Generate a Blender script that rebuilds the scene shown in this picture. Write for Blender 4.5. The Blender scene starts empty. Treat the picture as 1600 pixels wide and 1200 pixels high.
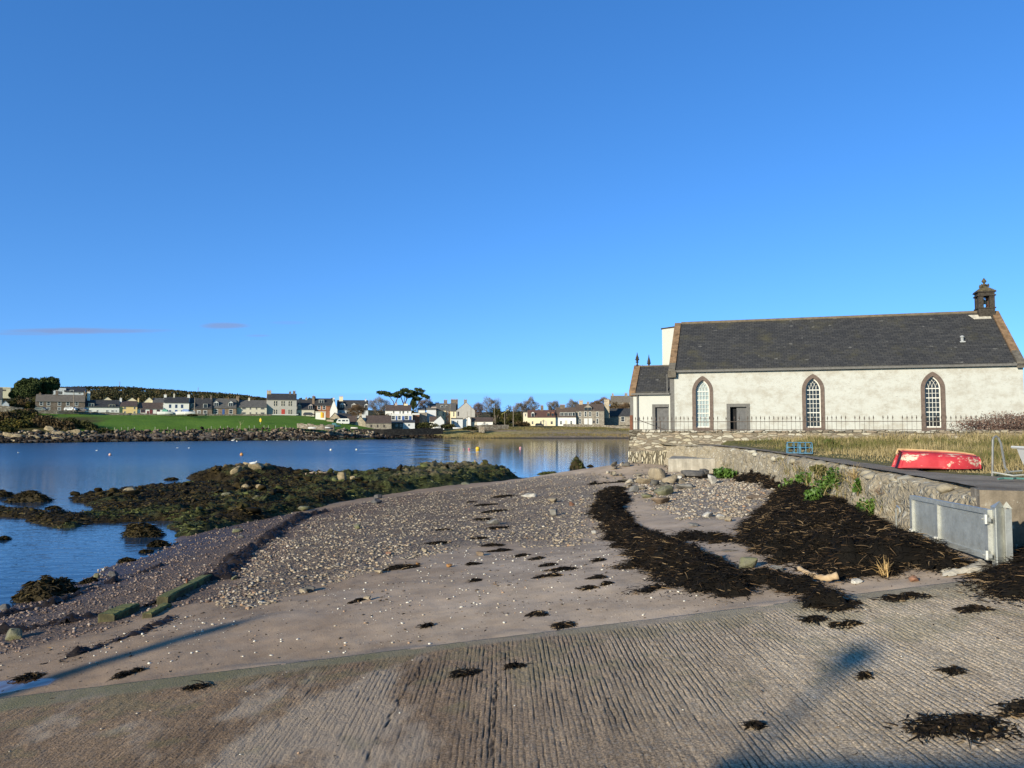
import bpy, bmesh, math, random
import numpy as np
from mathutils import Vector, Matrix
from mathutils.geometry import tessellate_polygon
S = bpy.context.scene
COL = S.collection
R = math.radians
FOC = 1232.0
HZ = 668.0
EYE = 4.5
PITCH = math.atan((HZ - 600) / FOC)
CP, SP = math.cos(PITCH), math.sin(PITCH)

# ------------------------------------------------------------------ camera geometry helpers
def ray(px, py):
    u = (px - 800) / FOC
    w = (600 - py) / FOC
    return Vector((u, CP - w * SP, SP + w * CP))
def at_z(px, py, z):
    d = ray(px, py); t = (z - EYE) / d.z
    return Vector((d.x * t, d.y * t, z))
def at_y(px, py, Y):
    d = ray(px, py); t = Y / d.y
    return Vector((d.x * t, Y, EYE + d.z * t))

# ------------------------------------------------------------------ noise
def _h(i, j, s):
    v = np.sin(i * 127.1 + j * 311.7 + s * 74.7) * 43758.5453
    return v - np.floor(v)
def vnoise(x, y, s=0):
    x = np.asarray(x, float); y = np.asarray(y, float)
    i = np.floor(x); j = np.floor(y); fx = x - i; fy = y - j
    fx = fx * fx * (3 - 2 * fx); fy = fy * fy * (3 - 2 * fy)
    a = _h(i, j, s); b = _h(i + 1, j, s); c = _h(i, j + 1, s); d = _h(i + 1, j + 1, s)
    return (a * (1 - fx) + b * fx) * (1 - fy) + (c * (1 - fx) + d * fx) * fy
def fbm(x, y, s=0, o=4, g=.5):
    t = 0; a = 1; n = 0
    for k in range(o):
        t = t + a * vnoise(x * 2 ** k, y * 2 ** k, s + k * 13); n += a; a *= g
    return t / n
def sm(x, a, b):
    t = np.clip((x - a) / (b - a), 0, 1)
    return t * t * (3 - 2 * t)
rng = np.random.default_rng(7)

# ------------------------------------------------------------------ thin plate spline surface
class TPS:
    def __init__(self, P, lam=.0, sc=1.):
        P = np.array(P, float); self.sc = sc
        self.xy = P[:, :2] / sc; z = P[:, 2]
        n = len(P)
        d = np.linalg.norm(self.xy[:, None] - self.xy[None], axis=2)
        K = self.k(d) + lam * np.eye(n)
        A = np.zeros((n + 3, n + 3)); A[:n, :n] = K
        A[:n, n] = 1; A[:n, n + 1:] = self.xy; A[n, :n] = 1; A[n + 1:, :n] = self.xy.T
        b = np.zeros(n + 3); b[:n] = z
        self.w = np.linalg.solve(A, b); self.n = n
    def k(self, d):
        return np.where(d > 1e-9, d * d * np.log(np.maximum(d, 1e-9)), 0)
    def __call__(self, x, y):
        x = np.asarray(x, float); y = np.asarray(y, float); sh = np.broadcast(x, y).shape
        q = np.stack([np.broadcast_to(x, sh).ravel(), np.broadcast_to(y, sh).ravel()], 1) / self.sc
        out = np.empty(len(q))
        for a in range(0, len(q), 40000):
            c = q[a:a + 40000]
            d = np.sqrt(((c[:, None] - self.xy[None]) ** 2).sum(2))
            out[a:a + 40000] = self.k(d) @ self.w[:self.n] + self.w[self.n] + c @ self.w[self.n + 1:]
        return out.reshape(sh)

# ------------------------------------------------------------------ objects
def tag(o, label=None, cat=None, group=None, kind=None):
    if label: o['label'] = label
    if cat: o['category'] = cat
    if group: o['group'] = group
    if kind: o['kind'] = kind
    return o
def empty(name, loc, rz=0, label=None, cat=None, group=None):
    o = bpy.data.objects.new(name, None); COL.objects.link(o)
    o.location = loc; o.rotation_euler = (0, 0, rz); o.empty_display_size = .2
    return tag(o, label, cat, group)
def link(name, me, mats=None, parent=None, loc=None, rz=0, smooth=False):
    if mats is not None:
        for m in (mats if isinstance(mats, (list, tuple)) else [mats]): me.materials.append(m)
    if smooth:
        me.polygons.foreach_set('use_smooth', np.ones(len(me.polygons), bool))
    o = bpy.data.objects.new(name, me); COL.objects.link(o)
    if parent: o.parent = parent
    if loc is not None: o.location = loc
    o.rotation_euler = (0, 0, rz)
    return o
def fast(name, V, F, mats=None, parent=None, loc=None, rz=0, smooth=False, attrs=None):
    """V (n,3), F (m,k) arrays -> object"""
    V = np.asarray(V, np.float32); F = np.asarray(F, np.int32)
    me = bpy.data.meshes.new(name); n = len(V); m, k = F.shape
    me.vertices.add(n); me.vertices.foreach_set('co', V.ravel())
    me.loops.add(m * k); me.loops.foreach_set('vertex_index', F.ravel())
    me.polygons.add(m); me.polygons.foreach_set('loop_start', np.arange(0, m * k, k, dtype=np.int32))
    me.update(calc_edges=True)
    for nm, a in (attrs or {}).items():
        at = me.attributes.new(nm, 'FLOAT', 'POINT'); at.data.foreach_set('value', np.asarray(a, np.float32).ravel())
    return link(name, me, mats, parent, loc, rz, smooth)
def grid_faces(r, c):
    i = np.arange((r - 1) * (c - 1)); a = (i // (c - 1)) * c + i % (c - 1)
    return np.stack([a, a + 1, a + c + 1, a + c], 1)

class MB:
    def __init__(s): s.v = []; s.f = []; s.m = []
    def add(s, pts, faces, m=0):
        b = len(s.v); s.v += [tuple(p) for p in pts]
        for f in faces: s.f.append([b + i for i in f]); s.m.append(m)
        return s
    def box(s, x0, x1, y0, y1, z0, z1, m=0):
        p = [(x0, y0, z0), (x1, y0, z0), (x1, y1, z0), (x0, y1, z0), (x0, y0, z1), (x1, y0, z1), (x1, y1, z1), (x0, y1, z1)]
        return s.add(p, [(0, 3, 2, 1), (4, 5, 6, 7), (0, 1, 5, 4), (1, 2, 6, 5), (2, 3, 7, 6), (3, 0, 4, 7)], m)
    def hexa(s, p, m=0):
        return s.add(p, [(0, 3, 2, 1), (4, 5, 6, 7), (0, 1, 5, 4), (1, 2, 6, 5), (2, 3, 7, 6), (3, 0, 4, 7)], m)
    def poly(s, pts, m=0): return s.add(pts, [tuple(range(len(pts)))], m)
    def prism(s, xz, y0, y1, m=0):
        n = len(xz)
        p = [(x, y0, z) for x, z in xz] + [(x, y1, z) for x, z in xz]
        return s.add(p, [tuple(range(n)), tuple(range(2 * n - 1, n - 1, -1))] + [(i, i + n, (i + 1) % n + n, (i + 1) % n) for i in range(n)], m)
    def prismx(s, yz, x0, x1, m=0):
        n = len(yz)
        p = [(x0, y, z) for y, z in yz] + [(x1, y, z) for y, z in yz]
        return s.add(p, [tuple(range(n)), tuple(range(2 * n - 1, n - 1, -1))] + [(i, i + n, (i + 1) % n + n, (i + 1) % n) for i in range(n)], m)
    def tube(s, pts, r, n=6, m=0, closed=False):
        pts = [Vector(p) for p in pts]; rs = r if isinstance(r, (list, tuple)) else [r] * len(pts)
        b = len(s.v); k = len(pts); up0 = None
        for i, p in enumerate(pts):
            d = (pts[min(i + 1, k - 1)] - pts[max(i - 1, 0)])
            if d.length < 1e-9: d = Vector((0, 0, 1))
            d.normalize()
            up = up0 if up0 is not None else (Vector((0, 0, 1)) if abs(d.z) < .9 else Vector((1, 0, 0)))
            a = d.cross(up)
            if a.length < 1e-4: a = d.cross(Vector((0.3, 1, .2)))
            a.normalize(); c = a.cross(d); up0 = c
            for j in range(n):
                t = 2 * math.pi * j / n
                s.v.append(tuple(p + a * math.cos(t) * rs[i] + c * math.sin(t) * rs[i]))
        for i in range(k - 1):
            for j in range(n):
                s.f.append([b + i * n + j, b + i * n + (j + 1) % n, b + (i + 1) * n + (j + 1) % n, b + (i + 1) * n + j]); s.m.append(m)
        s.f.append([b + j for j in range(n)][::-1]); s.m.append(m)
        s.f.append([b + (k - 1) * n + j for j in range(n)]); s.m.append(m)
        return s
    def lathe(s, prof, n=12, c=(0, 0, 0), m=0):
        b = len(s.v); k = len(prof)
        for r, z in prof:
            for j in range(n):
                t = 2 * math.pi * j / n; s.v.append((c[0] + r * math.cos(t), c[1] + r * math.sin(t), c[2] + z))
        for i in range(k - 1):
            for j in range(n):
                s.f.append([b + i * n + j, b + i * n + (j + 1) % n, b + (i + 1) * n + (j + 1) % n, b + (i + 1) * n + j]); s.m.append(m)
        s.f.append([b + j for j in range(n)][::-1]); s.m.append(m)
        s.f.append([b + (k - 1) * n + j for j in range(n)]); s.m.append(m)
        return s
    def build(s, name, mats, parent=None, loc=None, rz=0, smooth=False):
        me = bpy.data.meshes.new(name); me.from_pydata(s.v, [], s.f)
        mats = mats if isinstance(mats, (list, tuple)) else [mats]
        me.polygons.foreach_set('material_index', np.array([min(i, len(mats) - 1) for i in s.m], np.int32))
        o = link(name, me, mats, parent, loc, rz, smooth)
        bm = bmesh.new(); bm.from_mesh(me); bmesh.ops.recalc_face_normals(bm, faces=bm.faces); bm.to_mesh(me); bm.free()
        return o

# ------------------------------------------------------------------ materials
class NT:
    def __init__(s, name):
        s.mat = bpy.data.materials.new(name); s.mat.use_nodes = True
        s.t = s.mat.node_tree; s.b = s.t.nodes['Principled BSDF']; s._tc = None
    def node(s, ty): return s.t.nodes.new(ty)
    def put(s, sock, v):
        if isinstance(v, bpy.types.NodeSocket): s.t.links.new(v, sock)
        elif v is not None:
            if isinstance(v, (tuple, list)) and len(v) == 3 and sock.type == 'RGBA': v = (*v, 1)
            sock.default_value = v
    def co(s, which='Object'):
        if s._tc is None: s._tc = s.node('ShaderNodeTexCoord')
        return s._tc.outputs[which]
    def pos(s): return s.node('ShaderNodeNewGeometry').outputs['Position']
    def map(s, v, scale=(1, 1, 1), rot=(0, 0, 0), loc=(0, 0, 0)):
        n = s.node('ShaderNodeMapping'); s.put(n.inputs['Vector'], v)
        n.inputs['Scale'].default_value = scale; n.inputs['Rotation'].default_value = rot; n.inputs['Location'].default_value = loc
        return n.outputs[0]
    def noise(s, sc, det=4, ro=.55, v=None, dist=0, col=False):
        n = s.node('ShaderNodeTexNoise'); s.put(n.inputs['Vector'], v if v is not None else s.co())
        n.inputs['Scale'].default_value = sc; n.inputs['Detail'].default_value = det; n.inputs['Roughness'].default_value = ro
        n.inputs['Distortion'].default_value = dist
        return n.outputs['Color' if col else 'Fac']
    def vor(s, sc, v=None, feat='F1', out='Distance', rnd=1):
        n = s.node('ShaderNodeTexVoronoi'); n.feature = feat; s.put(n.inputs['Vector'], v if v is not None else s.co())
        n.inputs['Scale'].default_value = sc; n.inputs['Randomness'].default_value = rnd
        return n.outputs[out]
    def attr(s, nm):
        n = s.node('ShaderNodeAttribute'); n.attribute_name = nm; return n.outputs['Fac']
    def ramp(s, f, stops, interp='LINEAR'):
        n = s.node('ShaderNodeValToRGB'); s.put(n.inputs[0], f); r = n.color_ramp; r.interpolation = interp
        while len(r.elements) < len(stops): r.elements.new(.5)
        for e, (p, c) in zip(r.elements, stops):
            e.position = p; e.color = (*c, 1) if not isinstance(c, (int, float)) else (c, c, c, 1)
        return n.outputs[0]
    def mix(s, f, a, b, mode='MIX'):
        n = s.node('ShaderNodeMix'); n.data_type = 'RGBA'; n.blend_type = mode
        s.put(n.inputs[0], f); s.put(n.inputs[6], a); s.put(n.inputs[7], b); return n.outputs[2]
    def math(s, op, a, b=None, c=None):
        n = s.node('ShaderNodeMath'); n.operation = op; s.put(n.inputs[0], a)
        if b is not None: s.put(n.inputs[1], b)
        if c is not None: s.put(n.inputs[2], c)
        return n.outputs[0]
    def mr(s, f, a, b, c=0., d=1.):
        n = s.node('ShaderNodeMapRange'); n.interpolation_type = 'SMOOTHSTEP'; s.put(n.inputs[0], f)
        for i, v in zip((1, 2, 3, 4), (a, b, c, d)): n.inputs[i].default_value = v
        return n.outputs[0]
    def xyz(s, v):
        n = s.node('ShaderNodeSeparateXYZ'); s.put(n.inputs[0], v); return n.outputs
    def comb(s, x, y, z):
        n = s.node('ShaderNodeCombineXYZ'); s.put(n.inputs[0], x); s.put(n.inputs[1], y); s.put(n.inputs[2], z); return n.outputs[0]
    def rnd(s): return s.node('ShaderNodeObjectInfo').outputs['Random']
    def bump(s, h, st=.5, d=.02, nrm=None):
        n = s.node('ShaderNodeBump'); s.put(n.inputs['Height'], h); n.inputs['Strength'].default_value = st
        n.inputs['Distance'].default_value = d
        if nrm is not None: s.put(n.inputs['Normal'], nrm)
        return n.outputs[0]
    def done(s, col=None, rough=.85, spec=.3, metal=0., nrm=None, **kw):
        s.put(s.b.inputs['Base Color'], col); s.put(s.b.inputs['Roughness'], rough)
        s.put(s.b.inputs['Specular IOR Level'], spec); s.put(s.b.inputs['Metallic'], metal)
        if nrm is not None: s.put(s.b.inputs['Normal'], nrm)
        for k, v in kw.items(): s.put(s.b.inputs[k], v)
        return s.mat
def sc(c, k): return tuple(min(1, x * k) for x in c)
def plain(name, c, rough=.8, spec=.3, metal=0, var=.25, scale=3., bump=0., bs=40., d=.01):
    n = NT(name); f = n.noise(scale, 5, .6)
    col = n.ramp(f, [(.3, sc(c, 1 - var)), (.7, sc(c, 1 + var))])
    nr = n.bump(n.noise(bs, 3), bump, d) if bump else None
    return n.done(col, rough, spec, metal, nr)
def toned(name, stops, rough=.8, spec=.3, interp='LINEAR', bump=0, bs=60, extra=None, **kw):
    n = NT(name); col = n.ramp(n.attr('tone'), stops, interp)
    col = n.mix(.35, col, n.ramp(n.noise(30, 3), [(.3, .35), (.7, 1.0)]), 'MULTIPLY')
    nr = n.bump(n.noise(bs, 3), bump, .01) if bump else None
    return n.done(col, rough, spec, 0., nr, **kw)
def stonewall(name, cols, mortar, sx=3.2, sz=6., bump=.8, rough=.9, dist=.03, mw=.07, warp=.25):
    """random rubble: stretched voronoi cells with mortar joints"""
    n = NT(name); o = n.co(); w = n.noise(4, 3, .6, o, col=True)
    v = n.mix(warp * .3, o, w, 'ADD')
    v = n.map(v, (sx, sx, sz))
    cell = n.vor(1., v, 'F1', 'Color'); edge = n.vor(1., v, 'DISTANCE_TO_EDGE')
    x = n.xyz(cell)[0]
    k = len(cols)
    col = n.ramp(x, [(i / k, c) for i, c in enumerate(cols)], 'CONSTANT')
    col = n.mix(.5, col, n.ramp(n.noise(22, 4, .65), [(.3, .4), (.7, 1.15)]), 'MULTIPLY')
    e = n.mr(edge, mw * .4, mw)
    col = n.mix(e, mortar, col)
    h = n.math('ADD', n.math('MULTIPLY', n.mr(edge, 0., mw * 2.), 1.), n.math('MULTIPLY', n.noise(30, 4), .4))
    return n.done(col, rough, .2, 0., n.bump(h, bump, dist))
def slate(name, c1, c2, moss=None, row=.22, wid=.35, slope=None, rough=.6, var=1.):
    n = NT(name); x = n.xyz(n.co())
    v = n.comb(n.math('ADD', x[0], n.math('MULTIPLY', x[1], .0)), n.math('MULTIPLY', x[2], 1.65), 0.)
    b = n.node('ShaderNodeTexBrick'); n.put(b.inputs['Vector'], v)
    b.inputs['Scale'].default_value = 1; b.inputs['Brick Width'].default_value = wid; b.inputs['Row Height'].default_value = row
    b.inputs['Mortar Size'].default_value = .012; b.inputs['Color1'].default_value = (*c1, 1); b.inputs['Color2'].default_value = (*c2, 1)
    b.inputs['Mortar'].default_value = (*sc(c1, .35), 1); b.inputs['Bias'].default_value = -.1
    st = n.noise(1., 6, .75, n.map(n.co(), (.55, 1, 7)))
    col = n.mix(.6 * var, b.outputs[0], n.ramp(st, [(.3, .45), (.72, 1.25)]), 'MULTIPLY')
    if moss: col = n.mix(n.mr(n.noise(.55, 6, .7), .5, .75, 0, .75), col, moss)
    wh = n.vor(5., n.map(n.co(), (1, 1, 2.2)), 'F1', 'Color')
    col = n.mix(n.mr(n.xyz(wh)[0], .993, .996, 0, .4), col, (.26, .25, .23))
    h = n.math('ADD', b.outputs[1], n.math('MULTIPLY', n.noise(14, 3), .6))
    return n.done(col, rough, .25, 0., n.bump(h, .5, .02))

# ------------------------------------------------------------------ scatter shapes
def ico(sub):
    bm = bmesh.new(); bmesh.ops.create_icosphere(bm, subdivisions=sub, radius=1)
    V = np.array([v.co[:] for v in bm.verts]); F = np.array([[v.index for v in f.verts] for f in bm.faces]); bm.free()
    return V, F
ICO = {k: ico(k) for k in (1, 2, 3, 4)}
def rockshape(seed, sub=2, cuts=9, rough=.12, lo=.55, hi=.9):
    r = np.random.default_rng(seed); V, F = ICO[sub]; V = V.copy()
    for k in range(cuts):
        d = r.normal(size=3); d /= np.linalg.norm(d); c = r.uniform(lo, hi)
        s = V @ d - c; V = V - np.outer(np.maximum(s, 0), d)
    if rough:
        ph = r.uniform(0, 9, 3)
        V = V * (1 + rough * (np.sin(V[:, :1] * 3 + ph[0]) * np.sin(V[:, 1:2] * 4 + ph[1]) + .5 * np.sin(V[:, 2:] * 7 + ph[2]) + r.normal(size=(len(V), 1)) * .25))
    return V, F
def merge(parts):
    Vs = []; Fs = []; b = 0
    for V, F in parts: Vs.append(V); Fs.append(F + b); b += len(V)
    return np.concatenate(Vs), np.concatenate(Fs)
def scatter_stones(P, size, seed, flat=.6, kinds=10, sub=1, sink=.25, cuts=6, lo=.55, hi=.9):
    """P (n,3) ground points, size (n) -> V,F,tone"""
    r = np.random.default_rng(seed); n = len(P)
    shapes = [rockshape(seed + k, sub, cuts, .1, lo, hi) for k in range(kinds)]
    nv = len(shapes[0][0]); F0 = shapes[0][1]
    ST = np.stack([s[0] for s in shapes])
    k = r.integers(0, kinds, n); V = ST[k].copy()
    sc3 = np.stack([r.uniform(.7, 1.35, n), r.uniform(.7, 1.1, n), flat * r.uniform(.7, 1.3, n)], 1) * size[:, None] * .5
    V *= sc3[:, None, :]
    t = r.normal(0, .25, n); ct, st = np.cos(t)[:, None], np.sin(t)[:, None]
    y, z = V[:, :, 1].copy(), V[:, :, 2].copy(); V[:, :, 1] = y * ct - z * st; V[:, :, 2] = y * st + z * ct
    a = r.uniform(0, 6.283, n); ca, sa = np.cos(a)[:, None], np.sin(a)[:, None]
    x, y = V[:, :, 0].copy(), V[:, :, 1].copy(); V[:, :, 0] = x * ca - y * sa; V[:, :, 1] = x * sa + y * ca
    V += P[:, None, :]; V[:, :, 2] += (sc3[:, 2] * (1 - 2 * sink))[:, None]
    F = (F0[None] + (np.arange(n) * nv)[:, None, None]).reshape(-1, 3)
    return V.reshape(-1, 3), F, np.repeat(r.random(n), nv)
def ribbons(P, L, W, seed, up=.35, seg=3, curl=1.2, dirs=None, lift=.0, taper=True, rise=None):
    """curved flat ribbons lying / standing on points P.  returns V,F(quads),tone"""
    r = np.random.default_rng(seed); n = len(P)
    a = r.uniform(0, 6.283, n) if dirs is None else dirs + r.normal(0, .4, n)
    el = r.uniform(-.1, up, n) * 1.5 if rise is None else rise
    c = r.normal(0, curl, n); de = r.normal(-.5 if rise is None else -.25, .4, n)
    pts = [P + np.array([0, 0, 1.]) * lift]
    A = a.copy(); E = el.copy()
    for i in range(seg):
        d = np.stack([np.cos(A) * np.cos(E), np.sin(A) * np.cos(E), np.sin(E)], 1)
        pts.append(pts[-1] + d * (L / seg)[:, None]); A = A + c / seg; E = E + de * (1.2 / seg)
    roll = r.uniform(-1.2, 1.2, n)
    side = np.stack([-np.sin(a) * np.cos(roll), np.cos(a) * np.cos(roll), np.sin(roll)], 1)
    V = np.empty((n, seg + 1, 2, 3))
    for i in range(seg + 1):
        w = W * (1 - (i / seg) ** 1.6 * .85 if taper else 1) * .5
        V[:, i, 0] = pts[i] - side * w[:, None]; V[:, i, 1] = pts[i] + side * w[:, None]
    q = np.array([[2 * i, 2 * i + 1, 2 * i + 3, 2 * i + 2] for i in range(seg)])
    F = (q[None] + (np.arange(n) * 2 * (seg + 1))[:, None, None]).reshape(-1, 4)
    return V.reshape(-1, 3), F, np.repeat(r.random(n), 2 * (seg + 1))
def leafquads(C, Rr, n_per, size, seed, flat=1., shell=.0):
    """leaf quads through ellipsoid clumps. C (k,3), Rr (k,3)"""
    r = np.random.default_rng(seed); k = len(C); n = k * n_per
    d = r.normal(size=(n, 3)); d /= np.linalg.norm(d, axis=1)[:, None]
    rad = r.uniform(shell, 1, n) ** .5
    P = np.repeat(C, n_per, 0) + d * rad[:, None] * np.repeat(Rr, n_per, 0)
    u = r.normal(size=(n, 3)); u[:, 2] *= flat; u /= np.linalg.norm(u, axis=1)[:, None]
    w = np.cross(u, r.normal(size=(n, 3))); w /= np.maximum(np.linalg.norm(w, axis=1), 1e-6)[:, None]
    s = size * r.uniform(.6, 1.4, n)[:, None]
    V = np.stack([P - u * s * .5, P + w * s * .35, P + u * s * .5, P - w * s * .35], 1)
    F = np.arange(n * 4).reshape(n, 4)
    tone = np.repeat(np.clip(np.repeat(r.random(k), n_per) * .6 + r.random(n) * .4, 0, 1), 4)
    return V.reshape(-1, 3), F, tone

# ------------------------------------------------------------------ 2-D masks
def poly_sdf(x, y, poly):
    """positive inside"""
    P = np.array(poly, float); n = len(P); ins = np.zeros(x.shape, bool); dm = np.full(x.shape, 1e9)
    for i in range(n):
        a = P[i]; b = P[(i + 1) % n]
        c = ((a[1] > y) != (b[1] > y)) & (x < (b[0] - a[0]) * (y - a[1]) / ((b[1] - a[1]) or 1e-12) + a[0])
        ins ^= c
        e = b - a; L = (e @ e) or 1e-12
        t = np.clip(((x - a[0]) * e[0] + (y - a[1]) * e[1]) / L, 0, 1)
        dm = np.minimum(dm, np.hypot(x - a[0] - t * e[0], y - a[1] - t * e[1]))
    return np.where(ins, dm, -dm)
def band_sdf(x, y, pts):
    """pts (x,y,halfwidth); positive inside"""
    P = np.array(pts, float); dm = np.full(x.shape, -1e9)
    for a, b in zip(P[:-1], P[1:]):
        e = b[:2] - a[:2]; L = (e @ e) or 1e-12
        t = np.clip(((x - a[0]) * e[0] + (y - a[1]) * e[1]) / L, 0, 1)
        dm = np.maximum(dm, a[2] + t * (b[2] - a[2]) - np.hypot(x - a[0] - t * e[0], y - a[1] - t * e[1]))
    return dm
# =================================================================== CAMERA, SUN, SKY
cam = bpy.data.cameras.new('camera'); cam.sensor_width = 36; cam.lens = 36 * FOC / 1600
cam.clip_start = .05; cam.clip_end = 9000
co = bpy.data.objects.new('camera', cam); COL.objects.link(co); co.location = (0, 0, EYE)
co.rotation_euler = (R(90) + PITCH, 0, 0); S.camera = co
SUN_EL = R(16.0); SUN_AZ = R(41)           # light travels towards +Y, +X
sl = bpy.data.lights.new('sun', 'SUN'); sl.energy = 5.0; sl.angle = R(.55); sl.color = (1, .905, .70)
so = bpy.data.objects.new('sun', sl); COL.objects.link(so)
ld = Vector((math.sin(SUN_AZ) * math.cos(SUN_EL), math.cos(SUN_AZ) * math.cos(SUN_EL), -math.sin(SUN_EL)))
so.rotation_euler = ld.to_track_quat('-Z', 'Y').to_euler(); so.location = (-20, -40, 30)
wd = bpy.data.worlds.new('World'); S.world = wd; wd.use_nodes = True
def build_world():
    t = wd.node_tree; bg = t.nodes['Background']
    n = NT.__new__(NT); n.t = t; n._tc = None
    sky = t.nodes.new('ShaderNodeTexSky'); sky.sky_type = 'NISHITA'; sky.sun_disc = False
    sky.sun_elevation = SUN_EL; sky.sun_rotation = math.pi + SUN_AZ
    sky.altitude = 0; sky.air_density = 1.15; sky.dust_density = .0; sky.ozone_density = 3.2
    d = n.co('Generated'); X, Y, Z = n.xyz(d)
    nv = t.nodes.new('ShaderNodeVectorMath'); nv.operation = 'NORMALIZE'
    t.links.new(n.comb(X, Y, n.math('MULTIPLY_ADD', n.math('MAXIMUM', Z, 0.), SKY_K, SKY_LIFT)), nv.inputs[0]); t.links.new(nv.outputs[0], sky.inputs['Vector'])
    yy = n.math('MAXIMUM', Y, .05)
    a = n.math('DIVIDE', X, yy); e = n.math('DIVIDE', Z, yy)
    nz = n.noise(7, 5, .6, n.comb(n.math('MULTIPLY', a, 1.6), n.math('MULTIPLY', e, 9), 0.))
    nz = n.math('MULTIPLY_ADD', nz, 1.6, -.8)
    def blob(ca, wa, ce, we, k):
        q = n.math('ADD', n.math('POWER', n.math('ABSOLUTE', n.math('DIVIDE', n.math('SUBTRACT', a, ca), wa)), 2), n.math('POWER', n.math('ABSOLUTE', n.math('DIVIDE', n.math('SUBTRACT', e, ce), we)), 2))
        return n.mr(n.math('ADD', n.math('SUBTRACT', 1, q), nz), 0, 1.1, 0, k)
    cl = blob(-.545, .125, .1230, .0048, .62)
    for args in ((-.365, .035, .1295, .0048, .55), (-.325, .02, .117, .0022, .28), (-.285, .03, .1335, .003, .18), (-.62, .06, .1195, .003, .3)):
        cl = n.math('MAXIMUM', cl, blob(*args))
    ez = n.math('ADD', e, n.math('MULTIPLY', nz, .0015))
    band = n.math('MULTIPLY', n.mr(ez, .0455, .041, 0, .55), n.mr(a, -.36, -.2, 0, 1))
    front = n.mr(Y, .05, .2)
    hs = t.nodes.new('ShaderNodeHueSaturation'); t.links.new(sky.outputs[0], hs.inputs['Color'])
    ti = n.mix(n.mr(Y, -.35, .35), n.mix(1., hs.outputs[0], (1.0, .98, .9), 'MULTIPLY'), n.mix(1., hs.outputs[0], (1.0, 1.105, 1.38), 'MULTIPLY'))
    hs.inputs['Saturation'].default_value = SKY_SAT; hs.inputs['Hue'].default_value = SKY_HUE; hs.inputs['Value'].default_value = 1
    c = n.mix(n.math('MULTIPLY', cl, front), ti, CLOUD_C)
    c = n.mix(n.math('MULTIPLY', band, front), c, BAND_C)
    t.links.new(c, bg.inputs['Color']); bg.inputs['Strength'].default_value = SKY_STR
SKY_SAT = 1.22; SKY_HUE = .5; SKY_STR = .15; SKY_K = 1.3; SKY_LIFT = .145
CLOUD_C = (1.4, 1.6, 2.6); BAND_C = (1.25, 3.0, 6.4)
build_world()
S.view_settings.view_transform = 'Standard'; S.view_settings.look = 'None'
S.view_settings.exposure = .4; S.view_settings.gamma = 1
S.cycles.max_bounces = 6; S.cycles.diffuse_bounces = 3; S.cycles.glossy_bounces = 3; S.cycles.transparent_max_bounces = 6

# =================================================================== NEAR GROUND
RS = .12
def rampz(x): return 1.5 + RS * np.asarray(x, float)
EDGE = 11.55
cp = []
def pz(px, py, z): cp.append(tuple(at_z(px, py, z)))
for x in (-16, -8, -4, 0, 4, 7): cp.append((x, EDGE, 1.5 + RS * x - .05)); cp.append((x, EDGE - 4, 1.5 + RS * x - .3))
for q in ((0, 952, 0), (115, 912, 0), (200, 880, 0), (267, 851, 0), (288, 835, 0), (500, 790, .3), (650, 768, .45), (800, 752, .35), (868, 742, 0), (930, 739, .02),
          (400, 806, .15), (0, 850, -.5), (100, 860, -.45), (100, 735, -1.2), (500, 722, -1.2), (850, 727, -.7), (950, 727, -.6), (150, 810, -.35), (200, 762, -.5),
          (1000, 800, 1.5), (850, 850, 1.25), (600, 850, .9), (750, 790, .85), (1000, 745, 1.7), (945, 746, .6), (1130, 742, 1.95)): pz(*q)
cp += [(7.0, 13.5, 2.36), (7.6, 16, 2.32), (8.9, 22, 2.2), (10.4, 33, 2.2), (11.3, 42, 1.95), (8.9, 44, 1.95), (7.2, 49.5, 2.25), (7.0, 52, 1.9), (8.6, 60, .25), (9.2, 70, -.5), (6.5, 56, .9),
       (-30, 20, -2), (-40, 50, -3), (-10, 95, -2.5), (12, 95, -1.5), (30, 60, -.5), (16, 30, 2.4), (14, 12, 2.6)]
Hb = TPS(cp, lam=.002, sc=20)
def k2(y): return sm(y, EDGE, EDGE + .5)
def beach(x, y):
    x = np.asarray(x, float); y = np.asarray(y, float)
    z = Hb(x, y) + (fbm(x * .35, y * .35, 3) - .5) * .12 + (fbm(x * 2.2, y * 2.2, 5) - .5) * .035
    k = sm(y, EDGE - .25, EDGE)
    e = rampz(x) - .012 + (fbm(x * 1.1, y * 1.6, 8) - .5) * .11 - np.maximum(EDGE - .05 - y, 0) * .16
    return np.where(y < EDGE, np.where(y < EDGE - .7, np.minimum(e, rampz(x) - .3), e), z * k2(y) + (rampz(x) - .012 + (fbm(x * 1.1, y * 1.6, 8) - .5) * .11) * (1 - k2(y)))
def ground_hit(px, py):
    d = ray(px, py); t = np.geomspace(3, 130, 3000) / d.y
    x, y, z = d.x * t, d.y * t, EYE + d.z * t
    g = np.where(y < EDGE, rampz(x), Hb(x, y)); i = int(np.argmax(z <= g)) if (z <= g).any() else len(t) - 1
    return Vector((x[i], y[i], g[i]))
def G(pts): return [ground_hit(*p)[:2] for p in pts]
def GB(pts):
    """(px,py,half width m)"""
    return [(*ground_hit(p[0], p[1])[:2], p[2]) for p in pts]

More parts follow.
